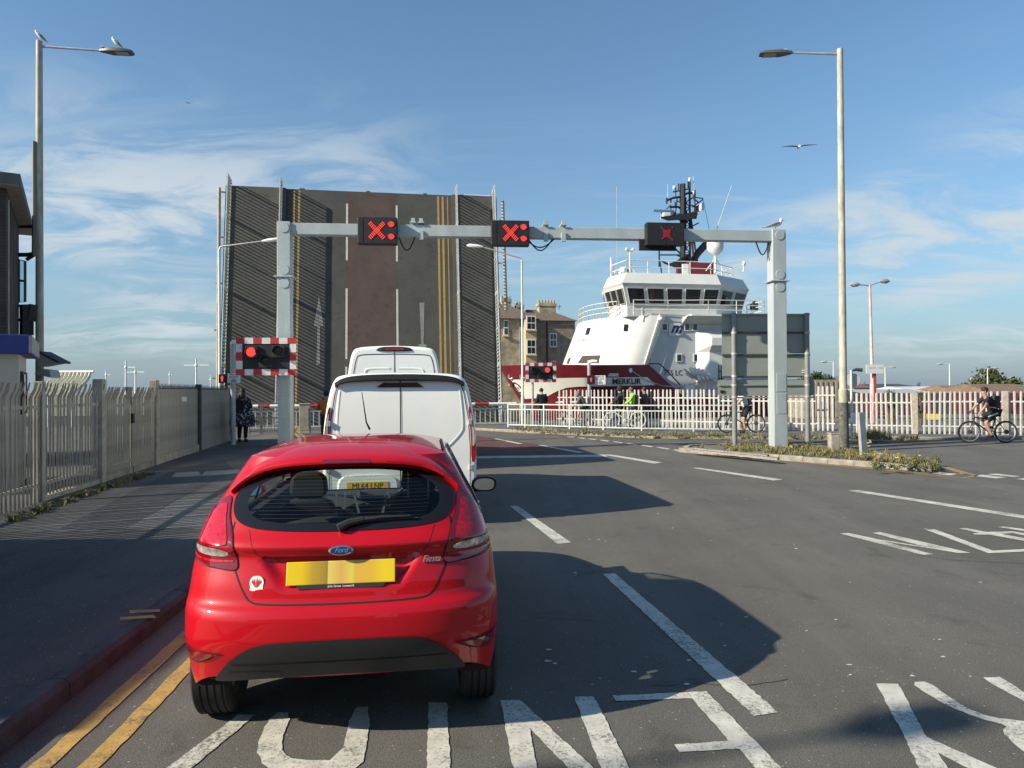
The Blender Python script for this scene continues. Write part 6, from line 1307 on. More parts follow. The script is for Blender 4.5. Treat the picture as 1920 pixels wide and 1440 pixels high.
# depot building beside the camera (its shadow lies on the near footway)
D = thing('depot_building', 'low cream depot building beyond the left edge of the view', 'building', (-8.6, 1.0, 0)); b = MB(); b.box((-4, 2.1, 1.9), (8, 4.2, 3.8)); b.build('wall', M_CREAM, D); b = MB(); b.box((-4, 2.1, 3.86), (8.1, 4.3, .12)); b.build('roof', M_TROOF, D); b = MB(); b.box((.01, 2.1, 1.0), (.05, 1.0, 2.0)); b.build('door', M_FRAME, D)
# solar panel box on the left lamp
p = at(98, 672, 18.9); t = thing('solar_panel', 'tilted solar panel bracketed to the left lamp column', 'solar panel', p)
b = MB(); b.box((.05, 0, .05), (.62, .5, .05), Matrix.Rotation(R(28), 4, 'Y')); b.build('panel', M_DARK, t, bevel=.01); b = MB(); b.loft([[(-.25, -.22, .15), (.3, -.22, -.12), (-.25, -.22, -.22)], [(-.25, .22, .15), (.3, .22, -.12), (-.25, .22, -.22)]]); b.build('side_cheek', mat('pale_grey_box', (.42, .44, .43), .5), t); b = MB(); b.bar((-.3, 0, 0), (-.12, 0, -.02), .06, .06); b.build('bracket', M_GALV, t)
b = MB(); b.loft([[(-.35, -.2, -.42), (.1, -.2, -.52), (.05, -.2, -.32), (-.2, -.2, -.28)], [(-.35, .2, -.42), (.1, .2, -.52), (.05, .2, -.32), (-.2, .2, -.28)]]); b.build('control_box', MATS['pale_grey_box'], t)
# ribbed canopy
p0, p1 = at(100, 699, 34), at(172, 698, 34); t = thing('ribbed_canopy', 'cream ribbed canopy roof showing above the left fence', 'canopy', (p0.x, 34, 0)); w_ = p1.x - p0.x; zt = p0.z; rows = []
for k in range(9): q = k / 8; rows.append([(x + .25 * math.sin(q * 3.2), -1.6 * q, zt - 1.1 * q ** 1.3 + .06 * math.sin(x * 2 * math.pi / .19)) for x in np.linspace(0, w_, 100)])
b = MB(); b.loft(rows, cap=False, open_=True); b.build('sheet', mat('cream_sheet', (.60, .58, .44), .55, var=.08), t, smooth=True); b = MB(); b.tube([(0, 0, zt + .04), (w_ + .1, 0, zt + .04)], .07, 6); b.build('ridge', M_WHITE, t)
for x in (.3, w_ - .4): b = MB(); b.tube([(x, -.8, 0), (x, -.8, zt - .4)], .08, 8); b.build('column', M_GALV, t)
# harbour mast lights behind the fence
for i, (px, yt, bars, d, label) in enumerate(((236, 676, ((0, 18, 689),), 60, 'tall white harbour mast with one side arm, left of the pair'), (254, 690, ((-16, 17, 698),), 66, 'white harbour mast with crossbar, right of the pair'), (368, 673, ((-23, 24, 685),), 60, 'white harbour mast with a wide crossbar near the bridge'), (199, 694, ((0, 8, 703),), 80, 'small distant mast left of the mast pair'), (318, 697, ((0, 5, 703),), 90, 'small distant mast right of the mast pair'), (395, 703, ((-3, 3, 712),), 90, 'tiny distant mast close to the raised bridge'))):
    p = at(px, 720, d); t = thing('harbour_mast', label, 'mast', (p.x, d, 0), 0, 'harbour masts'); zt = at(px, yt, d).z; b = MB(); b.tube([(0, 0, 0), (0, 0, zt)], [.11, .06], 8); b.build('pole', M_WHITE, t, smooth=True)
    for l, r_, y in bars: b = MB(); z = at(px, y, d).z; b.tube([(l * d / F, 0, z), (r_ * d / F, 0, z)], .045, 6); b.ell((0, 0, z), (.12, .12, .16)); b.build('crossbar', M_WHITE, t)
# ================================================================ brick house across the water
M_YBRICK = brick_mat('yellow_stock_brick', (0.46, 0.37, 0.22), (0.36, 0.28, 0.18), (0.38, 0.34, 0.27)); M_SLATE = mat('old_roof_tiles', (0.10, 0.075, 0.06), .85, col2=(.17, .13, .10), vscale=3, detail=8, bump=.5, bscale=12); M_STONE = mat('buff_render', (.46, .36, .21), .8, var=.12)
HY = 75.0; HB0 = at(940, 740, HY); H = thing('brick_house', 'yellow brick house with chimneys between bridge and ship', 'house', (HB0.x, HY, 0), R(12))
sH = F / HY
def hx(px): return (px - 940) / sH
def hz(py): return at(1000, py, HY).z
ze = hz(597)
b = MB(); b.box((-4.0, 4, ze / 2), (hx(1012) + 8, 8, ze)); b.build('wall', M_YBRICK, H); 
b = MB(); b.box((hx(1052), 5, ze / 2), (hx(1092) - hx(1012), 7.4, ze - .05)); b.build('wall', mat('brown_brick', (.27, .215, .16), .9, var=.3, vscale=2, detail=8), H)
x0, x1 = -8.3, hx(1012) + .3
b = MB(); b.loft([[(x0, -.4, ze), (x1, -.4, ze), (x1, 8.4, ze), (x0, 8.4, ze)], [(x0, 3.8, ze + 2.1), (x1 - 3.2, 3.8, ze + 2.1), (x1 - 3.2, 4.2, ze + 2.1), (x0, 4.2, ze + 2.1)]]); rfm = b.build('roof', M_SLATE, H)
b = MB(); xa, xb = hx(1008), hx(1096); b.loft([[(xa, 1.0, ze - .02), (xb, 1.0, ze - .02), (xb, 9, ze - .02), (xa, 9, ze - .02)], [(xa, 4.6, hz(570)), (xb - 2.4, 4.6, hz(570)), (xb - 2.4, 5.4, hz(570)), (xa, 5.4, hz(570))]]); b.build('roof', M_SLATE, H)
for px0, px1, yt, pots in ((953, 974, 546, 4), (984, 999, 557, 3), (1028, 1066, 553, 6)):
    b = MB(); zc = hz(yt + 6); w_ = (px1 - px0) / sH; b.box(((hx(px0) + hx(px1)) / 2, 4, (ze + zc) / 2), (w_ * .9, 1.1, zc - ze)); b.box(((hx(px0) + hx(px1)) / 2, 4, zc - .15), (w_, 1.25, .3)); ch = b.build('chimney', M_YBRICK, H)
    for k in range(pots): b = MB(); b.tube([(hx(px0) + w_ * (k + .5) / pots, 4, zc), (hx(px0) + w_ * (k + .5) / pots, 4, zc + .42)], [.14, .11], 8); b.build('chimney_pot', mat('buff_pot', (.42, .32, .18), .8), ch, smooth=True)
b = MB(); b.loft([[(hx(983), 0, 1.5), (hx(985), -.7, 1.5), (hx(1006), -.7, 1.5), (hx(1009), 0, 1.5)], [(hx(983), 0, ze - .1), (hx(985), -.7, ze - .1), (hx(1006), -.7, ze - .1), (hx(1009), 0, ze - .1)]]); bay = b.build('bay', M_STONE, H)
def hwin(px0, px1, y0, y1, y, par=H):
    x0_, x1_, z0_, z1_ = hx(px0), hx(px1), hz(y1), hz(y0); cx_, cz_, w_, h_ = (x0_ + x1_) / 2, (z0_ + z1_) / 2, x1_ - x0_, z1_ - z0_
    b = MB(); b.box((cx_, y, cz_), (w_ + .1, .1, h_ + .1)); f_ = b.build('window', M_WHITE, par)
    for sx in (-1, 1):
        for sz_ in (-1, 1): b = MB(); b.box((cx_ + sx * w_ * .24, y - .045, cz_ + sz_ * h_ * .245), (w_ * .41, .03, h_ * .42)); b.build('pane', M_SGLASS, f_)
    b = MB(); b.box((cx_, y - .08, z0_ - .12), (w_ + .3, .25, .14)); b.build('sill', M_STONE, f_)
hwin(987, 1003, 593, 618, -.74); hwin(987, 1003, 637, 664, -.74); hwin(1041, 1054, 622, 647, 1.28); hwin(1044, 1052, 676, 690, 1.28); hwin(957, 966, 690, 720, -.04); hwin(946, 953, 600, 628, -.04)
b = MB(); b.tube([(hx(1035), 1.22, 1), (hx(1035), 1.22, ze - .2)], .07, 6); b.build('drain_pipe', M_SHIPBLK, H); b = MB(); b.tube([(hx(1069), 4, hz(565)), (hx(1079), 4, hz(563))], .03, 4); b.tube([(hx(1074), 4, hz(558)), (hx(1074), 4, hz(570))], .03, 4); b.build('television_aerial', M_DARK, H)
# ================================================================ distant things on the right
def shed(px0, px1, yr, ye, Y, label, mr, mw, depth=12, ridge=.5, name='warehouse', hip=0.0):
    a, c = at(px0, 740, Y), at(px1, 740, Y); L_ = c.x - a.x; zr, ze_ = at((px0 + px1) / 2, yr, Y).z, at((px0 + px1) / 2, ye, Y).z; t = thing(name, label, 'building', (a.x, Y, 0))
    b = MB(); b.box((L_ / 2, depth / 2, ze_ / 2), (L_ - .4, depth - .4, ze_)); wl = b.build('wall', mw, t)
    b = MB(); h_ = L_ * hip; b.loft([[(0, 0, ze_), (L_, 0, ze_), (L_, depth, ze_), (0, depth, ze_)], [(h_, depth * ridge - .1, zr), (L_ - h_, depth * ridge - .1, zr), (L_ - h_, depth * ridge + .1, zr), (h_, depth * ridge + .1, zr)]]); b.build('roof', mr, t)
    for k in range(int(L_ / 5)): b = MB(); b.box((2.5 + 5 * k, .17, ze_ * .45), (1.4, .1, ze_ * .5)); b.build('door', M_DARK, wl)
    return t
M_WROOF = mat('pale_sheet_roof', (.55, .56, .55), .5, var=.08, vscale=.4); M_TILE = mat('brown_tile_roof', (.17, .115, .075), .85, var=.2, vscale=1.5); M_REDT = mat('red_tile_roof', (.18, .085, .065), .85, var=.15); M_DKW = mat('dark_red_wall', (.07, .02, .025), .8, var=.2); M_YSH = mat('yellow_gable', (.50, .46, .16), .7)
shed(1740, 1850, 724, 737, 75, 'long white sheet roofed shed behind the fence', M_WROOF, M_DKW, 16); shed(1608, 1760, 730, 739, 62, 'low grey roofed shed behind the round sign', mat('grey_sheet_roof', (.36, .36, .35), .6, var=.08), M_DKW, 10)
shed(1592, 1636, 732, 742, 55, 'small yellow gabled hut behind the lamp column', M_YSH, M_YSH, 6, name='hut', hip=.3); shed(1812, 1925, 722, 738, 70, 'brown tiled house row behind the cyclist', M_TILE, M_DKW, 12, hip=.08); shed(1875, 2010, 719, 740, 60, 'larger brown tiled roof at the right edge', M_TILE, M_DKW, 12, hip=.12)
shed(1600, 1642, 718, 727, 110, 'distant red roofed house left of the pink lamp', M_REDT, M_YBRICK, 10, hip=.1); shed(1660, 1746, 719, 728, 115, 'distant flat dark grey industrial building', M_DARK, M_DARK, 20, hip=.02); shed(1540, 1590, 730, 742, 80, 'small brown roofed house by the dark trees', M_TILE, M_YBRICK, 8)
# dark red site hoarding close behind the fence
p, q = at(1590, 750, 40), at(2050, 750, 36); t = thing('site_hoarding', 'dark red hoarding wall standing behind the right fence', 'wall', (p.x, p.y, 0), math.atan2(q.y - p.y, q.x - p.x)); L_ = (Vector(q) - Vector(p)).length
n = 16
for k in range(n): b = MB(); b.box((L_ * (k + .5) / n, 0, .85), (L_ / n - .04, .06, 1.1)); b.build('panel', M_DKW if k % 3 else mat('dark_panel', (.03, .03, .032), .8), t)
for x in (.18, .35, .74, .9): b = MB(); b.box((L_ * x, -1.2, .18), (.5, .4, .3)); b.build('yellow_block', mat('yellow_block', (.5, .40, .05), .7), t)
p = at(1545, 760, 40); t = thing('container', 'rusty brown container behind the short palisade bay', 'container', (p.x, 40, 0)); b = MB(); b.box((0, 1.2, 1.1), (2.2, 2.4, 2.2)); b.build('box', mat('rusty_box', (.24, .215, .17), .85, var=.3, vscale=3, detail=8), t)
for k in range(8): b = MB(); b.box((-1 + k * .285, -.03, 1.1), (.12, .06, 2.0)); b.build('corrugation', MATS['rusty_box'], t)
# pink double lamp with a white notice
M_PINK = mat('faded_red_column', (.52, .22, .22), .6, col2=(.62, .50, .48), vscale=1.2); p = at(1636, 760, 33); t = thing('double_lamp', 'faded pink double headed lamp column with a white notice', 'street lamp', (p.x, 33, 0), R(8)); zt = at(1631, 534, 33).z
b = MB(); b.tube([(0, 0, 0), (0, 0, 1.9), (0, 0, 1.95), (-.08, 0, zt)], [.12, .11, .08, .055], 10); b.build('column', M_PINK, t, smooth=True)
for sg in (1, -1):
    z1 = zt + (.18 if sg > 0 else .0); b = MB(); b.tube([(-.08, 0, zt - .04), (sg * .6 - .08, 0, z1)], .03, 6); b.build('arm', M_GALV, t); b = MB(); b.tube([(sg * .5 - .08, 0, z1), (sg * .62 - .08, 0, z1), (sg * .85 - .08, 0, z1 - .0), (sg * 1.0 - .08, 0, z1)], [.04, .10, .12, .04], 8); b.build('lantern', M_GALV, t, smooth=True)
b = MB(); zc = at(1636, 692, 33).z; b.box((.02, -.16, zc), (.88, .02, .42)); nt_ = b.build('notice', M_WHITE, t); b = MB(); b.box((-.12, -.175, zc + .05), (.34, .006, .012)); b.box((.3, -.175, zc + .05), (.2, .006, .012)); b.build('notice_print', M_DARK, nt_)
b = MB(); b.box((.06, -.05, at(1636, 720, 33).z - .3), (.13, .12, 1.9)); b.build('red_stub', mat('red_stub', (.45, .08, .07), .6), t)
for i, (px, yt, l, r_, d, label) in enumerate(((1563, 678, -17, 0, 85, 'distant lamp column just left of the tall island lamp'), (1660, 688, 0, 15, 90, 'distant lamp column right of the pink lamp'), (1781, 682, -18, 0, 85, 'distant single arm lamp column above the white shed'), (1852, 690, -3, 16, 90, 'distant lamp column above the rounded tree'), (1820, 708, -2, 10, 140, 'faint far lamp column left of the rounded tree'), (1895, 708, -2, 10, 140, 'faint far lamp column right of the rounded tree'))):
    p = at(px, 735, d); t = thing('distant_lamp', label, 'street lamp', (p.x, d, 0), 0, 'distant lamp columns'); zt = at(px, yt, d).z; b = MB(); b.tube([(0, 0, 0), (0, 0, zt)], [.10, .06], 6); b.build('column', M_RAIL, t); b = MB(); b.tube([(l * d / F, 0, zt - .05), (r_ * d / F, 0, zt)], .04, 5); b.build('arm', M_RAIL, t); b = MB(); e = l if abs(l) > abs(r_) else r_; b.ell((e * d / F, 0, zt - .03), (.4, .2, .13)); b.build('lantern', M_GALV, t)
# trees
M_LEAF = leafmat('dark_leaf', (.022, .042, .016), (.055, .075, .028)); M_LEAF2 = leafmat('olive_leaf', (.05, .065, .025), (.09, .10, .04)); M_BARK = mat('bark', (.08, .06, .045), .9)
def tree(px, yb, yt, wpx, d, label, m, name='tree', n=2600, blobs=14):
    p = at(px, yb, d); t = thing(name, label, 'tree', (p.x, d, 0)); zt = at(px, yt, d).z; w_ = wpx * d / F; z0 = max(.3, zt * .12); b = MB(); b.tube([(0, 0, 0), (.1, 0, zt * .4), (0, 0, zt * .8)], [.22, .15, .04], 7)
    for k in range(5): a = random.uniform(0, 6.28); b.tube([(.05, 0, zt * .35), (w_ * .3 * math.cos(a), w_ * .3 * math.sin(a), zt * .65)], [.09, .03], 5)
    b.build('trunk', M_BARK, t, smooth=True); b = MB(); cs = []
    for k in range(blobs): q = random.random(); rr_ = (1 - q ** 2 * .7); cs.append((random.uniform(-.5, .5) * w_ * rr_, random.uniform(-.4, .4) * w_ * rr_, z0 + (zt - z0) * (.18 + .68 * q), w_ * random.uniform(.16, .27)))
    for k in range(n):
        c = random.choice(cs); v = Vector((random.gauss(0, 1), random.gauss(0, 1), random.gauss(0, 1))).normalized() * c[3] * random.uniform(.55, 1.08); o_ = Vector(c[:3]) + v; s_ = random.uniform(.5, 1.2) * w_ * .042; x = Vector((random.gauss(0, 1), random.gauss(0, 1), random.gauss(0, .7))).normalized() * s_; y = x.cross(Vector((random.gauss(0, 1), random.gauss(0, 1), random.gauss(0, 1)))).normalized() * s_ * .7
        b.add([o_ - x, o_ - y, o_ + x, o_ + y], [(0, 1, 2, 3)])
    b.build('crown', m, t); return t
tree(1527, 735, 692, 56, 70, 'dark conifer just right of the road sign', M_LEAF); tree(1547, 735, 702, 44, 74, 'lower dark tree beside the conifer right of the sign', M_LEAF); tree(1862, 728, 704, 84, 130, 'rounded olive tree far behind the cyclist', M_LEAF2); tree(1723, 726, 714, 11, 118, 'small distant tree on top of the grey building line', M_LEAF, n=700); tree(1798, 726, 718, 12, 118, 'small distant bush beyond the white shed', M_LEAF, n=700); tree(1622, 725, 711, 8, 112, 'tiny distant tree above the red roof', M_LEAF, n=500); tree(1569, 730, 702, 20, 74, 'slim dark tree behind the island lamp column', M_LEAF, n=900)
# scraggy bushes at the fence top
for px, label in ((1668, 'scraggy shrub behind the fence right of pink lamp'), (1725, 'scraggy shrub behind the fence beside the concrete post')): tree(px, 745, 729, 40, 30, label, M_LEAF2, 'shrub', 500, 8)

# unseen terraces added behind the camera for the paint and glass to reflect
for i, (x, y, rz_, L_, h_, label) in enumerate(((15, -13, R(8), 22, 7.5, 'unseen brick terrace added behind the camera on the right for reflections'), (-6, -24, R(6), 18, 8.5, 'unseen brick terrace added across the street behind the camera for reflections'))):
    t = thing('reflection_terrace', label, 'building', (x, y, 0), rz_); b = MB(); b.box((0, -4, h_ / 2), (L_, 8, h_)); wl = b.build('wall', M_YBRICK, t); b = MB(); b.loft([[(-L_ / 2 - .3, .3, h_), (L_ / 2 + .3, .3, h_), (L_ / 2 + .3, -8.3, h_), (-L_ / 2 - .3, -8.3, h_)], [(-L_ / 2 - .3, -3.9, h_ + 2.4), (L_ / 2 + .3, -3.9, h_ + 2.4), (L_ / 2 + .3, -4.1, h_ + 2.4), (-L_ / 2 - .3, -4.1, h_ + 2.4)]]); b.build('roof', M_SLATE, t)
    for k in range(int(L_ / 2.4)):
        for z in (1.6, 4.4): b = MB(); b.box((-L_ / 2 + 1.3 + 2.4 * k, .03, z), (1.1, .1, 1.6)); w0 = b.build('window', M_WHITE, t); b = MB(); b.box((-L_ / 2 + 1.3 + 2.4 * k, .07, z), (.9, .06, 1.4)); b.build('pane', M_SGLASS, w0)
# ================================================================ people
M_SKIN = mat('skin', (.42, .24, .17), .6); M_HAIR = mat('dark_hair', (.015, .011, .009), .7); M_SHOE = mat('dark_shoe', (.015, .015, .016), .6)
def skinned(name, pts, edges, radii, m, parent, sub=2, root=0):
    me = bpy.data.meshes.new(name); me.from_pydata([tuple(p) for p in pts], edges, []); o = bpy.data.objects.new(name + '_tmp', me); COL.objects.link(o)
    md = o.modifiers.new('skin', 'SKIN'); md.use_smooth_shade = True
    if not me.skin_vertices: raise RuntimeError('no skin layer')
    for i, r_ in enumerate(radii):
        s_ = me.skin_vertices[0].data[i]; s_.radius = r_ if isinstance(r_, tuple) else (r_, r_); s_.use_root = (i == root)
    sb = o.modifiers.new('sub', 'SUBSURF'); sb.levels = sub; sb.render_levels = sub
    dg = bpy.context.evaluated_depsgraph_get(); nm = bpy.data.meshes.new_from_object(o.evaluated_get(dg)); bpy.data.objects.remove(o); nm.name = name
    nm.materials.clear(); nm.materials.append(m); nm.polygons.foreach_set('use_smooth', [True] * len(nm.polygons))
    q = bpy.data.objects.new(name, nm); COL.objects.link(q); q.parent = parent; return q
STAND = dict(hip=(0, 0, .93), chest=(0, .02, 1.25), neck=(0, .02, 1.45), head=(0, -.01, 1.60), sl=(-.18, .02, 1.40), el=(-.24, .04, 1.12), hl=(-.22, -.08, .90), sr=(.18, .02, 1.40), er=(.24, .04, 1.12), hr=(.22, -.08, .90), kl=(-.10, -.02, .50), fl=(-.10, .03, .08), tl=(-.11, -.14, .04), kr=(.10, -.02, .50), fr=(.10, .03, .08), tr=(.11, -.14, .04))
def person(loc, rz, label, J, top, legs, hair=M_HAIR, scale=1.0, long_sleeve=True, long_legs=True, group=None, stout=1.0, hood=False, z=0.0, skirt=None):
    t = thing('person', label, 'person', (loc[0], loc[1], z), rz, group); t.scale = (scale,) * 3
    K = dict(STAND); K.update(J); V = {k: Vector(v) for k, v in K.items()}
    hipl, hipr = V['hip'] + Vector((-.09, 0, -.02)), V['hip'] + Vector((.09, 0, -.02)); s_ = stout
    pts = [V['hip'], V['chest'], V['neck'], V['head'] + Vector((0, 0, -.04)), V['head'] + Vector((0, 0, .06)), V['sl'], V['el'], V['hl'], V['sr'], V['er'], V['hr'], hipl, V['kl'], V['fl'], V['tl'], hipr, V['kr'], V['fr'], V['tr']]
    ed = [(0, 1), (1, 2), (2, 3), (3, 4), (1, 5), (5, 6), (6, 7), (1, 8), (8, 9), (9, 10), (0, 11), (11, 12), (12, 13), (13, 14), (0, 15), (15, 16), (16, 17), (17, 18)]
    rad = [.12 * s_, (.14 * s_, .11 * s_), .055, (.075, .085), (.07, .082), .055, .042, .028, .055, .042, .028, .085 * s_, .055, .038, .03, .085 * s_, .055, .038, .03]
    body = skinned('body', pts, ed, rad, M_SKIN, t)
    # hands: palm and fingers
    for h_, e_ in (('hl', 'el'), ('hr', 'er')):
        d = (V[h_] - V[e_]).normalized(); b = MB(); sd = d.cross(Vector((0, 0, 1))); sd = sd.normalized() if sd.length > .1 else Vector((1, 0, 0)); up = sd.cross(d)
        b.tube([V[h_] - d * .01, V[h_] + d * .05, V[h_] + d * .085], [.024, .034, .03], 7)
        for k in range(4): q = V[h_] + d * .08 + sd * (-.027 + .018 * k); b.tube([q, q + d * .035 - up * .008, q + d * (.055 + .008 * (k in (1, 2))) - up * .03], [.009, .008, .006], 5)
        b.tube([V[h_] + d * .03 + sd * .03, V[h_] + d * .055 + sd * .05 - up * .01, V[h_] + d * .08 + sd * .045 - up * .02], [.011, .010, .007], 5); b.build('hand', M_SKIN, t, smooth=True)
    g = 1.22
    tp_ = [V['hip'] + Vector((0, 0, .0)), V['chest'], V['neck'] + Vector((0, 0, -.05)), V['sl'], V['el'], V['el'].lerp(V['hl'], .85), V['sr'], V['er'], V['er'].lerp(V['hr'], .85)]
    te = [(0, 1), (1, 2), (1, 3), (3, 4), (1, 6), (6, 7)] + ([(4, 5), (7, 8)] if long_sleeve else [])
    if not long_sleeve: tp_[4] = V['sl'].lerp(V['el'], .75); tp_[7] = V['sr'].lerp(V['er'], .75); tp_ = tp_[:5] + tp_[6:8]; te = [(0, 1), (1, 2), (1, 3), (3, 4), (1, 5), (5, 6)]
    tr_ = [(.16 * s_, .14 * s_), (.175 * s_, .14 * s_), .075, .078, .062, .05, .078, .062, .05] if long_sleeve else [(.16 * s_, .14 * s_), (.175 * s_, .14 * s_), .075, .078, .07, .078, .07]
    skinned('top', tp_, te, tr_, top, t)
    kl, kr = (V['kl'], V['kr']) if long_legs else (hipl.lerp(V['kl'], .9), hipr.lerp(V['kr'], .9))
    lp = [V['hip'] + Vector((0, 0, .03)), hipl, kl, V['fl'] + Vector((0, 0, .03)), hipr, kr, V['fr'] + Vector((0, 0, .03))]; le = [(0, 1), (1, 2), (0, 4), (4, 5)]
    lr = [.135 * s_, .105 * s_, .078, .06, .105 * s_, .078, .06]
    if long_legs: le += [(2, 3), (5, 6)]
    else: lp = [lp[0], lp[1], lp[2], lp[4], lp[5]]; le = [(0, 1), (1, 2), (0, 3), (3, 4)]; lr = [.135, .11, .095, .11, .095]
    skinned('trousers' if long_legs else 'shorts', lp, le, lr, legs, t)
    for f_, t_ in (('fl', 'tl'), ('fr', 'tr')): b = MB(); b.tube([V[f_] + Vector((0, .03, -.02)), V[f_].lerp(V[t_], .4) + Vector((0, 0, -.01)), V[t_]], [.05, .052, .035], 8); b.build('shoe', M_SHOE, t, smooth=True)
    hd = V['head']
    if hood: b = MB(); b.ell(hd + Vector((0, .02, .02)), (.115, .125, .15), 12, 8); b.build('hood', top, t, smooth=True)
    else: b = MB(); b.ell(hd + Vector((0, .025, .05)), (.095, .105, .10), 12, 8); b.build('hair', hair, t, smooth=True)
    b = MB(); b.tube([hd + Vector((0, -.085, .02)), hd + Vector((0, -.115, -.02))], [.010, .016], 6)
    for sx in (-.03, .03): b.ell(hd + Vector((sx, -.085, .03)), (.012, .008, .008), 6, 4)
    b.box(hd + Vector((0, -.088, -.055)), (.045, .012, .008))
    for sx in (-.085, .085): b.ell(hd + Vector((sx, .0, .0)), (.012, .02, .03), 6, 5)
    b.build('face_features', M_SKIN, t, smooth=True)
    if skirt: b = MB(); b.lathe([(.17 * s_, V['hip'].z + .16), (.235 * s_, V['hip'].z - .05), (.27 * s_, V['hip'].z - .25), (.25 * s_, V['hip'].z - .42)], 20); b.build('dress_skirt', skirt, t, smooth=True)
    return t
def bag(t, c, d, m, name='backpack'): b = MB(); b.box(c, d); return b.build(name, m, t, bevel=.05)
def spot(name, c1, c2, sc=16):
    m = bpy.data.materials.new(name); m.use_nodes = True; nt = m.node_tree; L = nt.links.new; bs = nt.nodes['Principled BSDF']; tc = nn(nt, 'ShaderNodeTexCoord'); n_ = nn(nt, 'ShaderNodeTexNoise', i_Scale=sc, i_Detail=2); L(tc.outputs['Object'], n_.inputs['Vector']); cr = nn(nt, 'ShaderNodeValToRGB'); cr.color_ramp.interpolation = 'CONSTANT'; L(n_.outputs[0], cr.inputs[0]); cr.color_ramp.elements[0].color = (*c1, 1); cr.color_ramp.elements[1].position = .585; cr.color_ramp.elements[1].color = (*c2, 1); L(cr.outputs[0], bs.inputs[0]); bs.inputs['Roughness'].default_value = .8; return m
C = {k: mat('cloth_' + k, v, .85, var=.15, vscale=12) for k, v in dict(black=(.014, .014, .016), charcoal=(.04, .042, .046), grey=(.14, .145, .15), white=(.62, .62, .60), green=(.32, .75, .05), orange=(.70, .16, .03), navy=(.02, .025, .05)).items()}
FLORAL = spot('floral_cloth', (.012, .012, .016), (.42, .43, .46))
p = gr(455, 829, .118); w = person(p, math.pi, 'person in black floral dress with backpack walking away on left footway', dict(hl=(-.15, -.16, 1.05), hr=(.17, -.14, 1.02), el=(-.29, .02, 1.14), er=(.29, .02, 1.14)), FLORAL, C['black'], scale=.99, stout=1.5, z=.118, skirt=FLORAL)
bag(w, (0, .20, 1.20), (.30, .16, .42), C['black']); b = MB(); b.ell((0, .05, 1.50), (.12, .11, .16)); b.build('long_hair', mat('brown_hair', (.03, .02, .014), .7), w, smooth=True)
p = fx_(612, 22.5); person(p, A9 + math.pi, 'person in orange high visibility jacket half hidden beside the nearer van', dict(er=(.26, -.08, 1.15), hr=(.16, -.25, 1.18)), C['orange'], C['navy'], z=.02)
GRP = 'people waiting behind the guard rail'
BKT = []
def bicycle(loc, rz, label, frame, group=None, scale=1.0, z=0.0, spokes=True, tyre=M_TYRE):
    t = thing('bicycle', label, 'bicycle', (loc[0], loc[1], z), rz, group); t.scale = (scale,) * 3; r_ = .345; wb = .54
    for y in (-wb, wb):
        e = bpy.data.objects.new('wheel', None); COL.objects.link(e); e.parent = t; e.location = (0, y, r_)
        b = MB(); b.tube([(0, (r_ - .025) * math.cos(a), (r_ - .025) * math.sin(a)) for a in np.linspace(0, 6.2832, 41)[:-1]], .026, 8, closed=True); b.build('tyre', tyre, e, smooth=True)
        b = MB(); b.tube([(0, (r_ - .055) * math.cos(a), (r_ - .055) * math.sin(a)) for a in np.linspace(0, 6.2832, 41)[:-1]], .010, 6, closed=True); b.build('rim', M_SILV, e, smooth=True)
        b = MB()
        for k in range(18): a = 6.2832 * k / 18; b.tube([(.02 if k % 2 else -.02, .02 * math.cos(a), .02 * math.sin(a)), (0, (r_ - .06) * math.cos(a), (r_ - .06) * math.sin(a))], .0022, 3)
        b.build('spokes', M_SILV, e); b = MB(); b.lathe([(.001, -.045), (.02, -.045), (.02, .045), (.001, .045)], 10, Matrix.Rotation(R(90), 4, 'Y')); b.lathe([(.02, .03), (.075, .032), (.075, .036), (.02, .036)], 18, Matrix.Rotation(R(90), 4, 'Y')); b.build('hub', M_DARK, e)
    bb, st_, hd1, hd2 = (0, .10, .30), (0, .24, .78), (0, -.38, .80), (0, -.415, .68)
    b = MB()
    for a, c, q in ((bb, st_, .018), (bb, hd2, .022), ((0, .22, .72), hd1, .02), (hd1, hd2, .024), (bb, (0, wb, r_), .012), (st_, (0, wb, r_), .010)): b.tube([a, c], q, 8)
    b.build('frame', frame, t, smooth=True); b = MB()
    for sx in (-.05, .05): b.tube([hd2, (sx, -.43, .62), (sx, -wb, r_)], .014, 6)
    b.build('fork', M_DARK, t, smooth=True); b = MB(); b.tube([(0, -.375, .80), (0, -.40, .92)], .015, 6); b.tube([(-.32, -.36, .95), (-.15, -.40, .93), (0, -.41, .92), (.15, -.40, .93), (.32, -.36, .95)], .013, 6); b.build('handlebar', M_DARK, t, smooth=True)
    b = MB(); b.tube([st_, (0, .255, .86)], .014, 6); b.loft([[(sx * w_, y, .90 + dz) for sx, dz in ((-1, -.02), (1, -.02), (.8, .02), (-.8, .02))] for y, w_ in ((.04, .02), (.18, .035), (.30, .07), (.37, .065))]); b.build('saddle', M_DARK, t, smooth=True)
    b = MB(); b.lathe([(.06, -.004), (.09, -.004), (.09, .004), (.06, .004)], 24, Matrix.Translation((.05, .10, .30)) @ Matrix.Rotation(R(90), 4, 'Y')); b.tube([(.06, .10, .30), (.07, .02, .16)], .010, 5); b.tube([(-.06, .10, .30), (-.07, .18, .44)], .010, 5); b.box((.11, .02, .16), (.09, .07, .02)); b.box((-.11, .18, .44), (.09, .07, .02)); b.build('crankset', M_DARK, t)
    return t
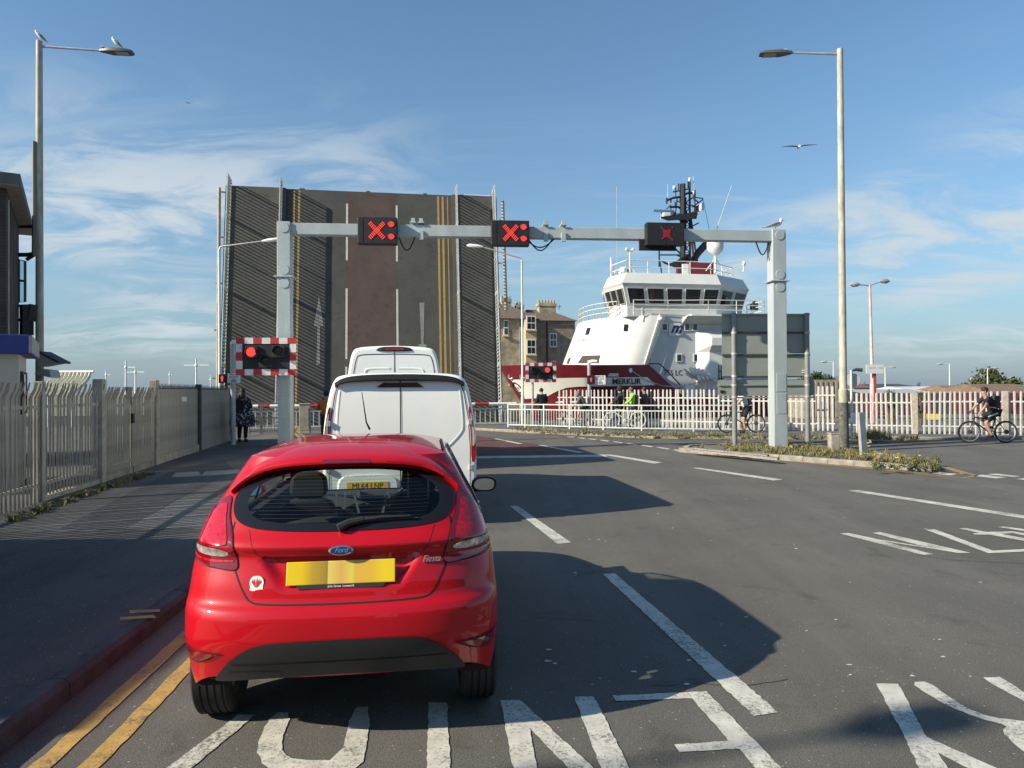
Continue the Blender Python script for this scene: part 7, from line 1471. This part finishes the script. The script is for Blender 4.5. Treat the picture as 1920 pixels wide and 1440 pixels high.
RIDE = dict(hip=(0, .22, .97), chest=(0, .05, 1.27), neck=(0, -.06, 1.44), head=(0, -.10, 1.60), sl=(-.19, -.02, 1.38), sr=(.19, -.02, 1.38), el=(-.27, -.20, 1.16), hl=(-.27, -.34, .99), er=(.27, -.20, 1.16), hr=(.27, -.34, .99), kl=(-.12, -.18, .78), fl=(-.11, .16, .50), tl=(-.11, .03, .46), kr=(.12, -.13, .64), fr=(.11, .06, .24), tr=(.11, -.07, .19))
# the cyclist riding left along the right-hand road: bicycle forward is -y, so turn to face -x
p = gr(1852, 831); rz = -R(90) + R(-4)
bicycle((p.x, p.y), rz, 'black mountain bike ridden past the right fence', M_BLACK, None, 1.0, .006)
cy = person((p.x, p.y), rz, 'cyclist in black t-shirt and black shorts with a backpack riding left', RIDE, C['black'], C['black'], z=.006, long_sleeve=False, long_legs=False)
bag(cy, (0, .24, 1.27), (.28, .17, .40), C['charcoal'])
for sx in (1, -1): b = MB(); b.tube([(sx * .20, .20, .93), (sx * .20, .02, .86), (sx * .195, -.08, .82)], .022, 5); b.build('shorts_stripe', C['white'], cy)
b = MB(); b.tube([(.13, .0, 1.12), (.165, .10, 1.10), (.15, .18, 1.08)], .016, 5); b.build('shirt_stripe', C['white'], cy)
# waiting group
def wp(px, Y): q_ = fx_(px, Y); return q_
person(wp(1016, 31.6), R(200), 'person in black jacket with white stripes at the left of the waiting group', dict(hl=(-.20, -.30, 1.05), hr=(.22, -.30, 1.08), head=(0, -.06, 1.57)), C['black'], C['black'], group=GRP, z=.1)
b1 = bicycle(wp(1078, 30.6), R(250), 'bicycle held by the stooping person in grey', mat('red_frame', (.35, .02, .02), .4), 'bicycles behind the guard rail', z=.1)
person(wp(1097, 30.7), R(255), 'person in grey hooded top stooping over a bicycle', dict(chest=(0, -.12, 1.20), neck=(0, -.24, 1.34), head=(0, -.32, 1.42), sl=(-.18, -.18, 1.30), sr=(.18, -.18, 1.30), el=(-.24, -.30, 1.05), er=(.24, -.30, 1.05), hl=(-.2, -.45, .95), hr=(.2, -.45, .95)), C['grey'], C['charcoal'], group=GRP, z=.1, hood=True)
person(wp(1163, 30.2), R(265), 'person in black hooded jacket standing over a bicycle', dict(hl=(-.22, -.36, 1.02), hr=(.22, -.36, 1.02), el=(-.26, -.15, 1.13), er=(.26, -.15, 1.13)), C['black'], C['black'], group=GRP, z=.1, hood=True, scale=1.03)
pg = person(wp(1186, 30.0), R(262), 'person with a bright green high visibility top behind the black jacket', dict(hl=(-.22, -.34, 1.02), hr=(.22, -.34, 1.02), el=(-.27, -.12, 1.14), er=(.27, -.12, 1.14), head=(0, -.08, 1.58)), C['green'], C['grey'], group=GRP, z=.1, hair=mat('green_cap', (.10, .12, .05), .8))
bag(pg, (0, .18, 1.2), (.30, .15, .42), C['charcoal']); bicycle(wp(1172, 29.8), R(265), 'white wheeled bicycle beside the person in green', mat('white_frame', (.6, .6, .58), .4), 'bicycles behind the guard rail', z=.1, tyre=mat('pale_tyre', (.5, .5, .48), .7))
person(wp(1208, 30.4), R(240), 'person in dark grey behind the green top at the right of the group', {}, C['charcoal'], C['charcoal'], group=GRP, z=.1)
bicycle(wp(1390, 26.3), R(268), 'bicycle behind the left leg of the grey road sign', M_BLACK, 'bicycles behind the guard rail', z=.1)
pw = person(wp(1394, 26.35), R(268), 'cyclist in white shirt and black shorts waiting below the road sign', dict(hip=(0, .12, .93), chest=(0, -.02, 1.24), neck=(0, -.10, 1.42), head=(0, -.14, 1.56), hl=(-.24, -.38, 1.0), hr=(.24, -.38, 1.0), el=(-.26, -.2, 1.14), er=(.26, -.2, 1.14), sl=(-.18, -.05, 1.36), sr=(.18, -.05, 1.36)), C['white'], C['black'], z=.1, long_sleeve=False, long_legs=False); bag(pw, (0, .20, 1.22), (.28, .15, .4), C['charcoal'])
# ================================================================ gulls
M_GULLW = mat('gull_white', (.72, .72, .70), .7); M_GULLG = mat('gull_grey', (.22, .24, .26), .7); M_GULLB = mat('gull_black', (.02, .02, .022), .7); M_BILL = mat('gull_bill', (.55, .40, .05), .5)
def gull(p, rz, label, s_=1.0, up=.35):
    t = thing('gull', label, 'bird', p, rz, 'gulls'); t.scale = (s_,) * 3; c, q = math.cos(up), math.sin(up)
    ax = lambda d, z: (0, -d * c - 0 * q, .16 + d * q + z)
    b = MB(); b.tube([ax(-.15, 0), ax(-.08, .005), ax(.02, .01), ax(.10, .02), (0, -.135, .16 + .13 * q + .06), (0, -.14, .16 + .13 * q + .11), (0, -.15, .16 + .13 * q + .14)], [.02, .055, .075, .062, .042, .04, .02], 10); b.build('body', M_GULLW, t, smooth=True)
    for sx in (-1, 1): b = MB(); b.tube([(sx * .055, -.08 * c, .20 + .07 * q), (sx * .072, .05 * c, .175 - .02 * q), (sx * .035, .20 * c, .14 - .10 * q), (sx * .01, .30 * c, .12 - .18 * q)], [.035, .05, .028, .006], 8); b.build('wing', [M_GULLG], t, smooth=True)
    b = MB(); b.tube([(0, .20 * c, .14 - .11 * q), (0, .33 * c, .11 - .18 * q)], [.02, .006], 6); b.build('wing_tips', M_GULLB, t)
    b = MB(); b.tube([(0, -.165, .16 + .13 * q + .105), (0, -.225, .16 + .13 * q + .095)], [.013, .004], 6); b.build('bill', M_BILL, t)
    for sx in (-.025, .025): b = MB(); b.tube([(sx, .0, .13), (sx, .0, 0), (sx, -.04, .0)], .006, 5); b.build('leg', M_BILL, t)
    return t
gull(at(76, 77, 19.1), R(-90) + R(20), 'white gull with dark wings perched on top of the left lamp column', .72, .75); gull(at(219, 89, 19.2), R(-90) + R(10), 'white gull perched on the left lamp lantern', .72, .75); gull(at(1454, 433, 19.4), R(85), 'grey and white gull standing on the right end of the gantry', 1.05, .12)
def flying(p, rz, label, s_, wm):
    t = thing('gull', label, 'bird', p, rz, 'gulls'); t.scale = (s_,) * 3
    b = MB(); b.tube([(0, .22, -.02), (0, .10, 0), (0, -.05, .01), (0, -.16, .02), (0, -.24, .02)], [.05, .045, .07, .04, .01], 8); b.build('body', M_GULLW if wm is M_GULLG else wm, t, smooth=True)
    for sx in (-1, 1):
        pr = [(.04, .08, .0, .09), (.25, .02, .055, .085), (.45, .05, .05, .06), (.62, .12, .02, .035), (.72, .18, -.01, .006)]
        b = MB(); b.loft([[(sx * x, y - ch, z), (sx * x, y - ch * .2, z + .016), (sx * x, y + ch, z), (sx * x, y, z - .006)] for x, y, z, ch in pr[:4]]); w_ = b.build('wing', wm, t, smooth=True); b = MB(); b.loft([[(sx * x, y - ch, z), (sx * x, y - ch * .2, z + .012), (sx * x, y + ch, z), (sx * x, y, z - .006)] for x, y, z, ch in pr[3:]]); b.build('wing_tip', M_GULLB, w_)
    return t
flying(at(1497, 276, 30), R(170), 'gull gliding with spread wings left of the right lamp', 1.0, M_GULLG); flying(at(353, 193, 60), R(60), 'small dark bird flying high left of the bridge', .45, M_GULLB)
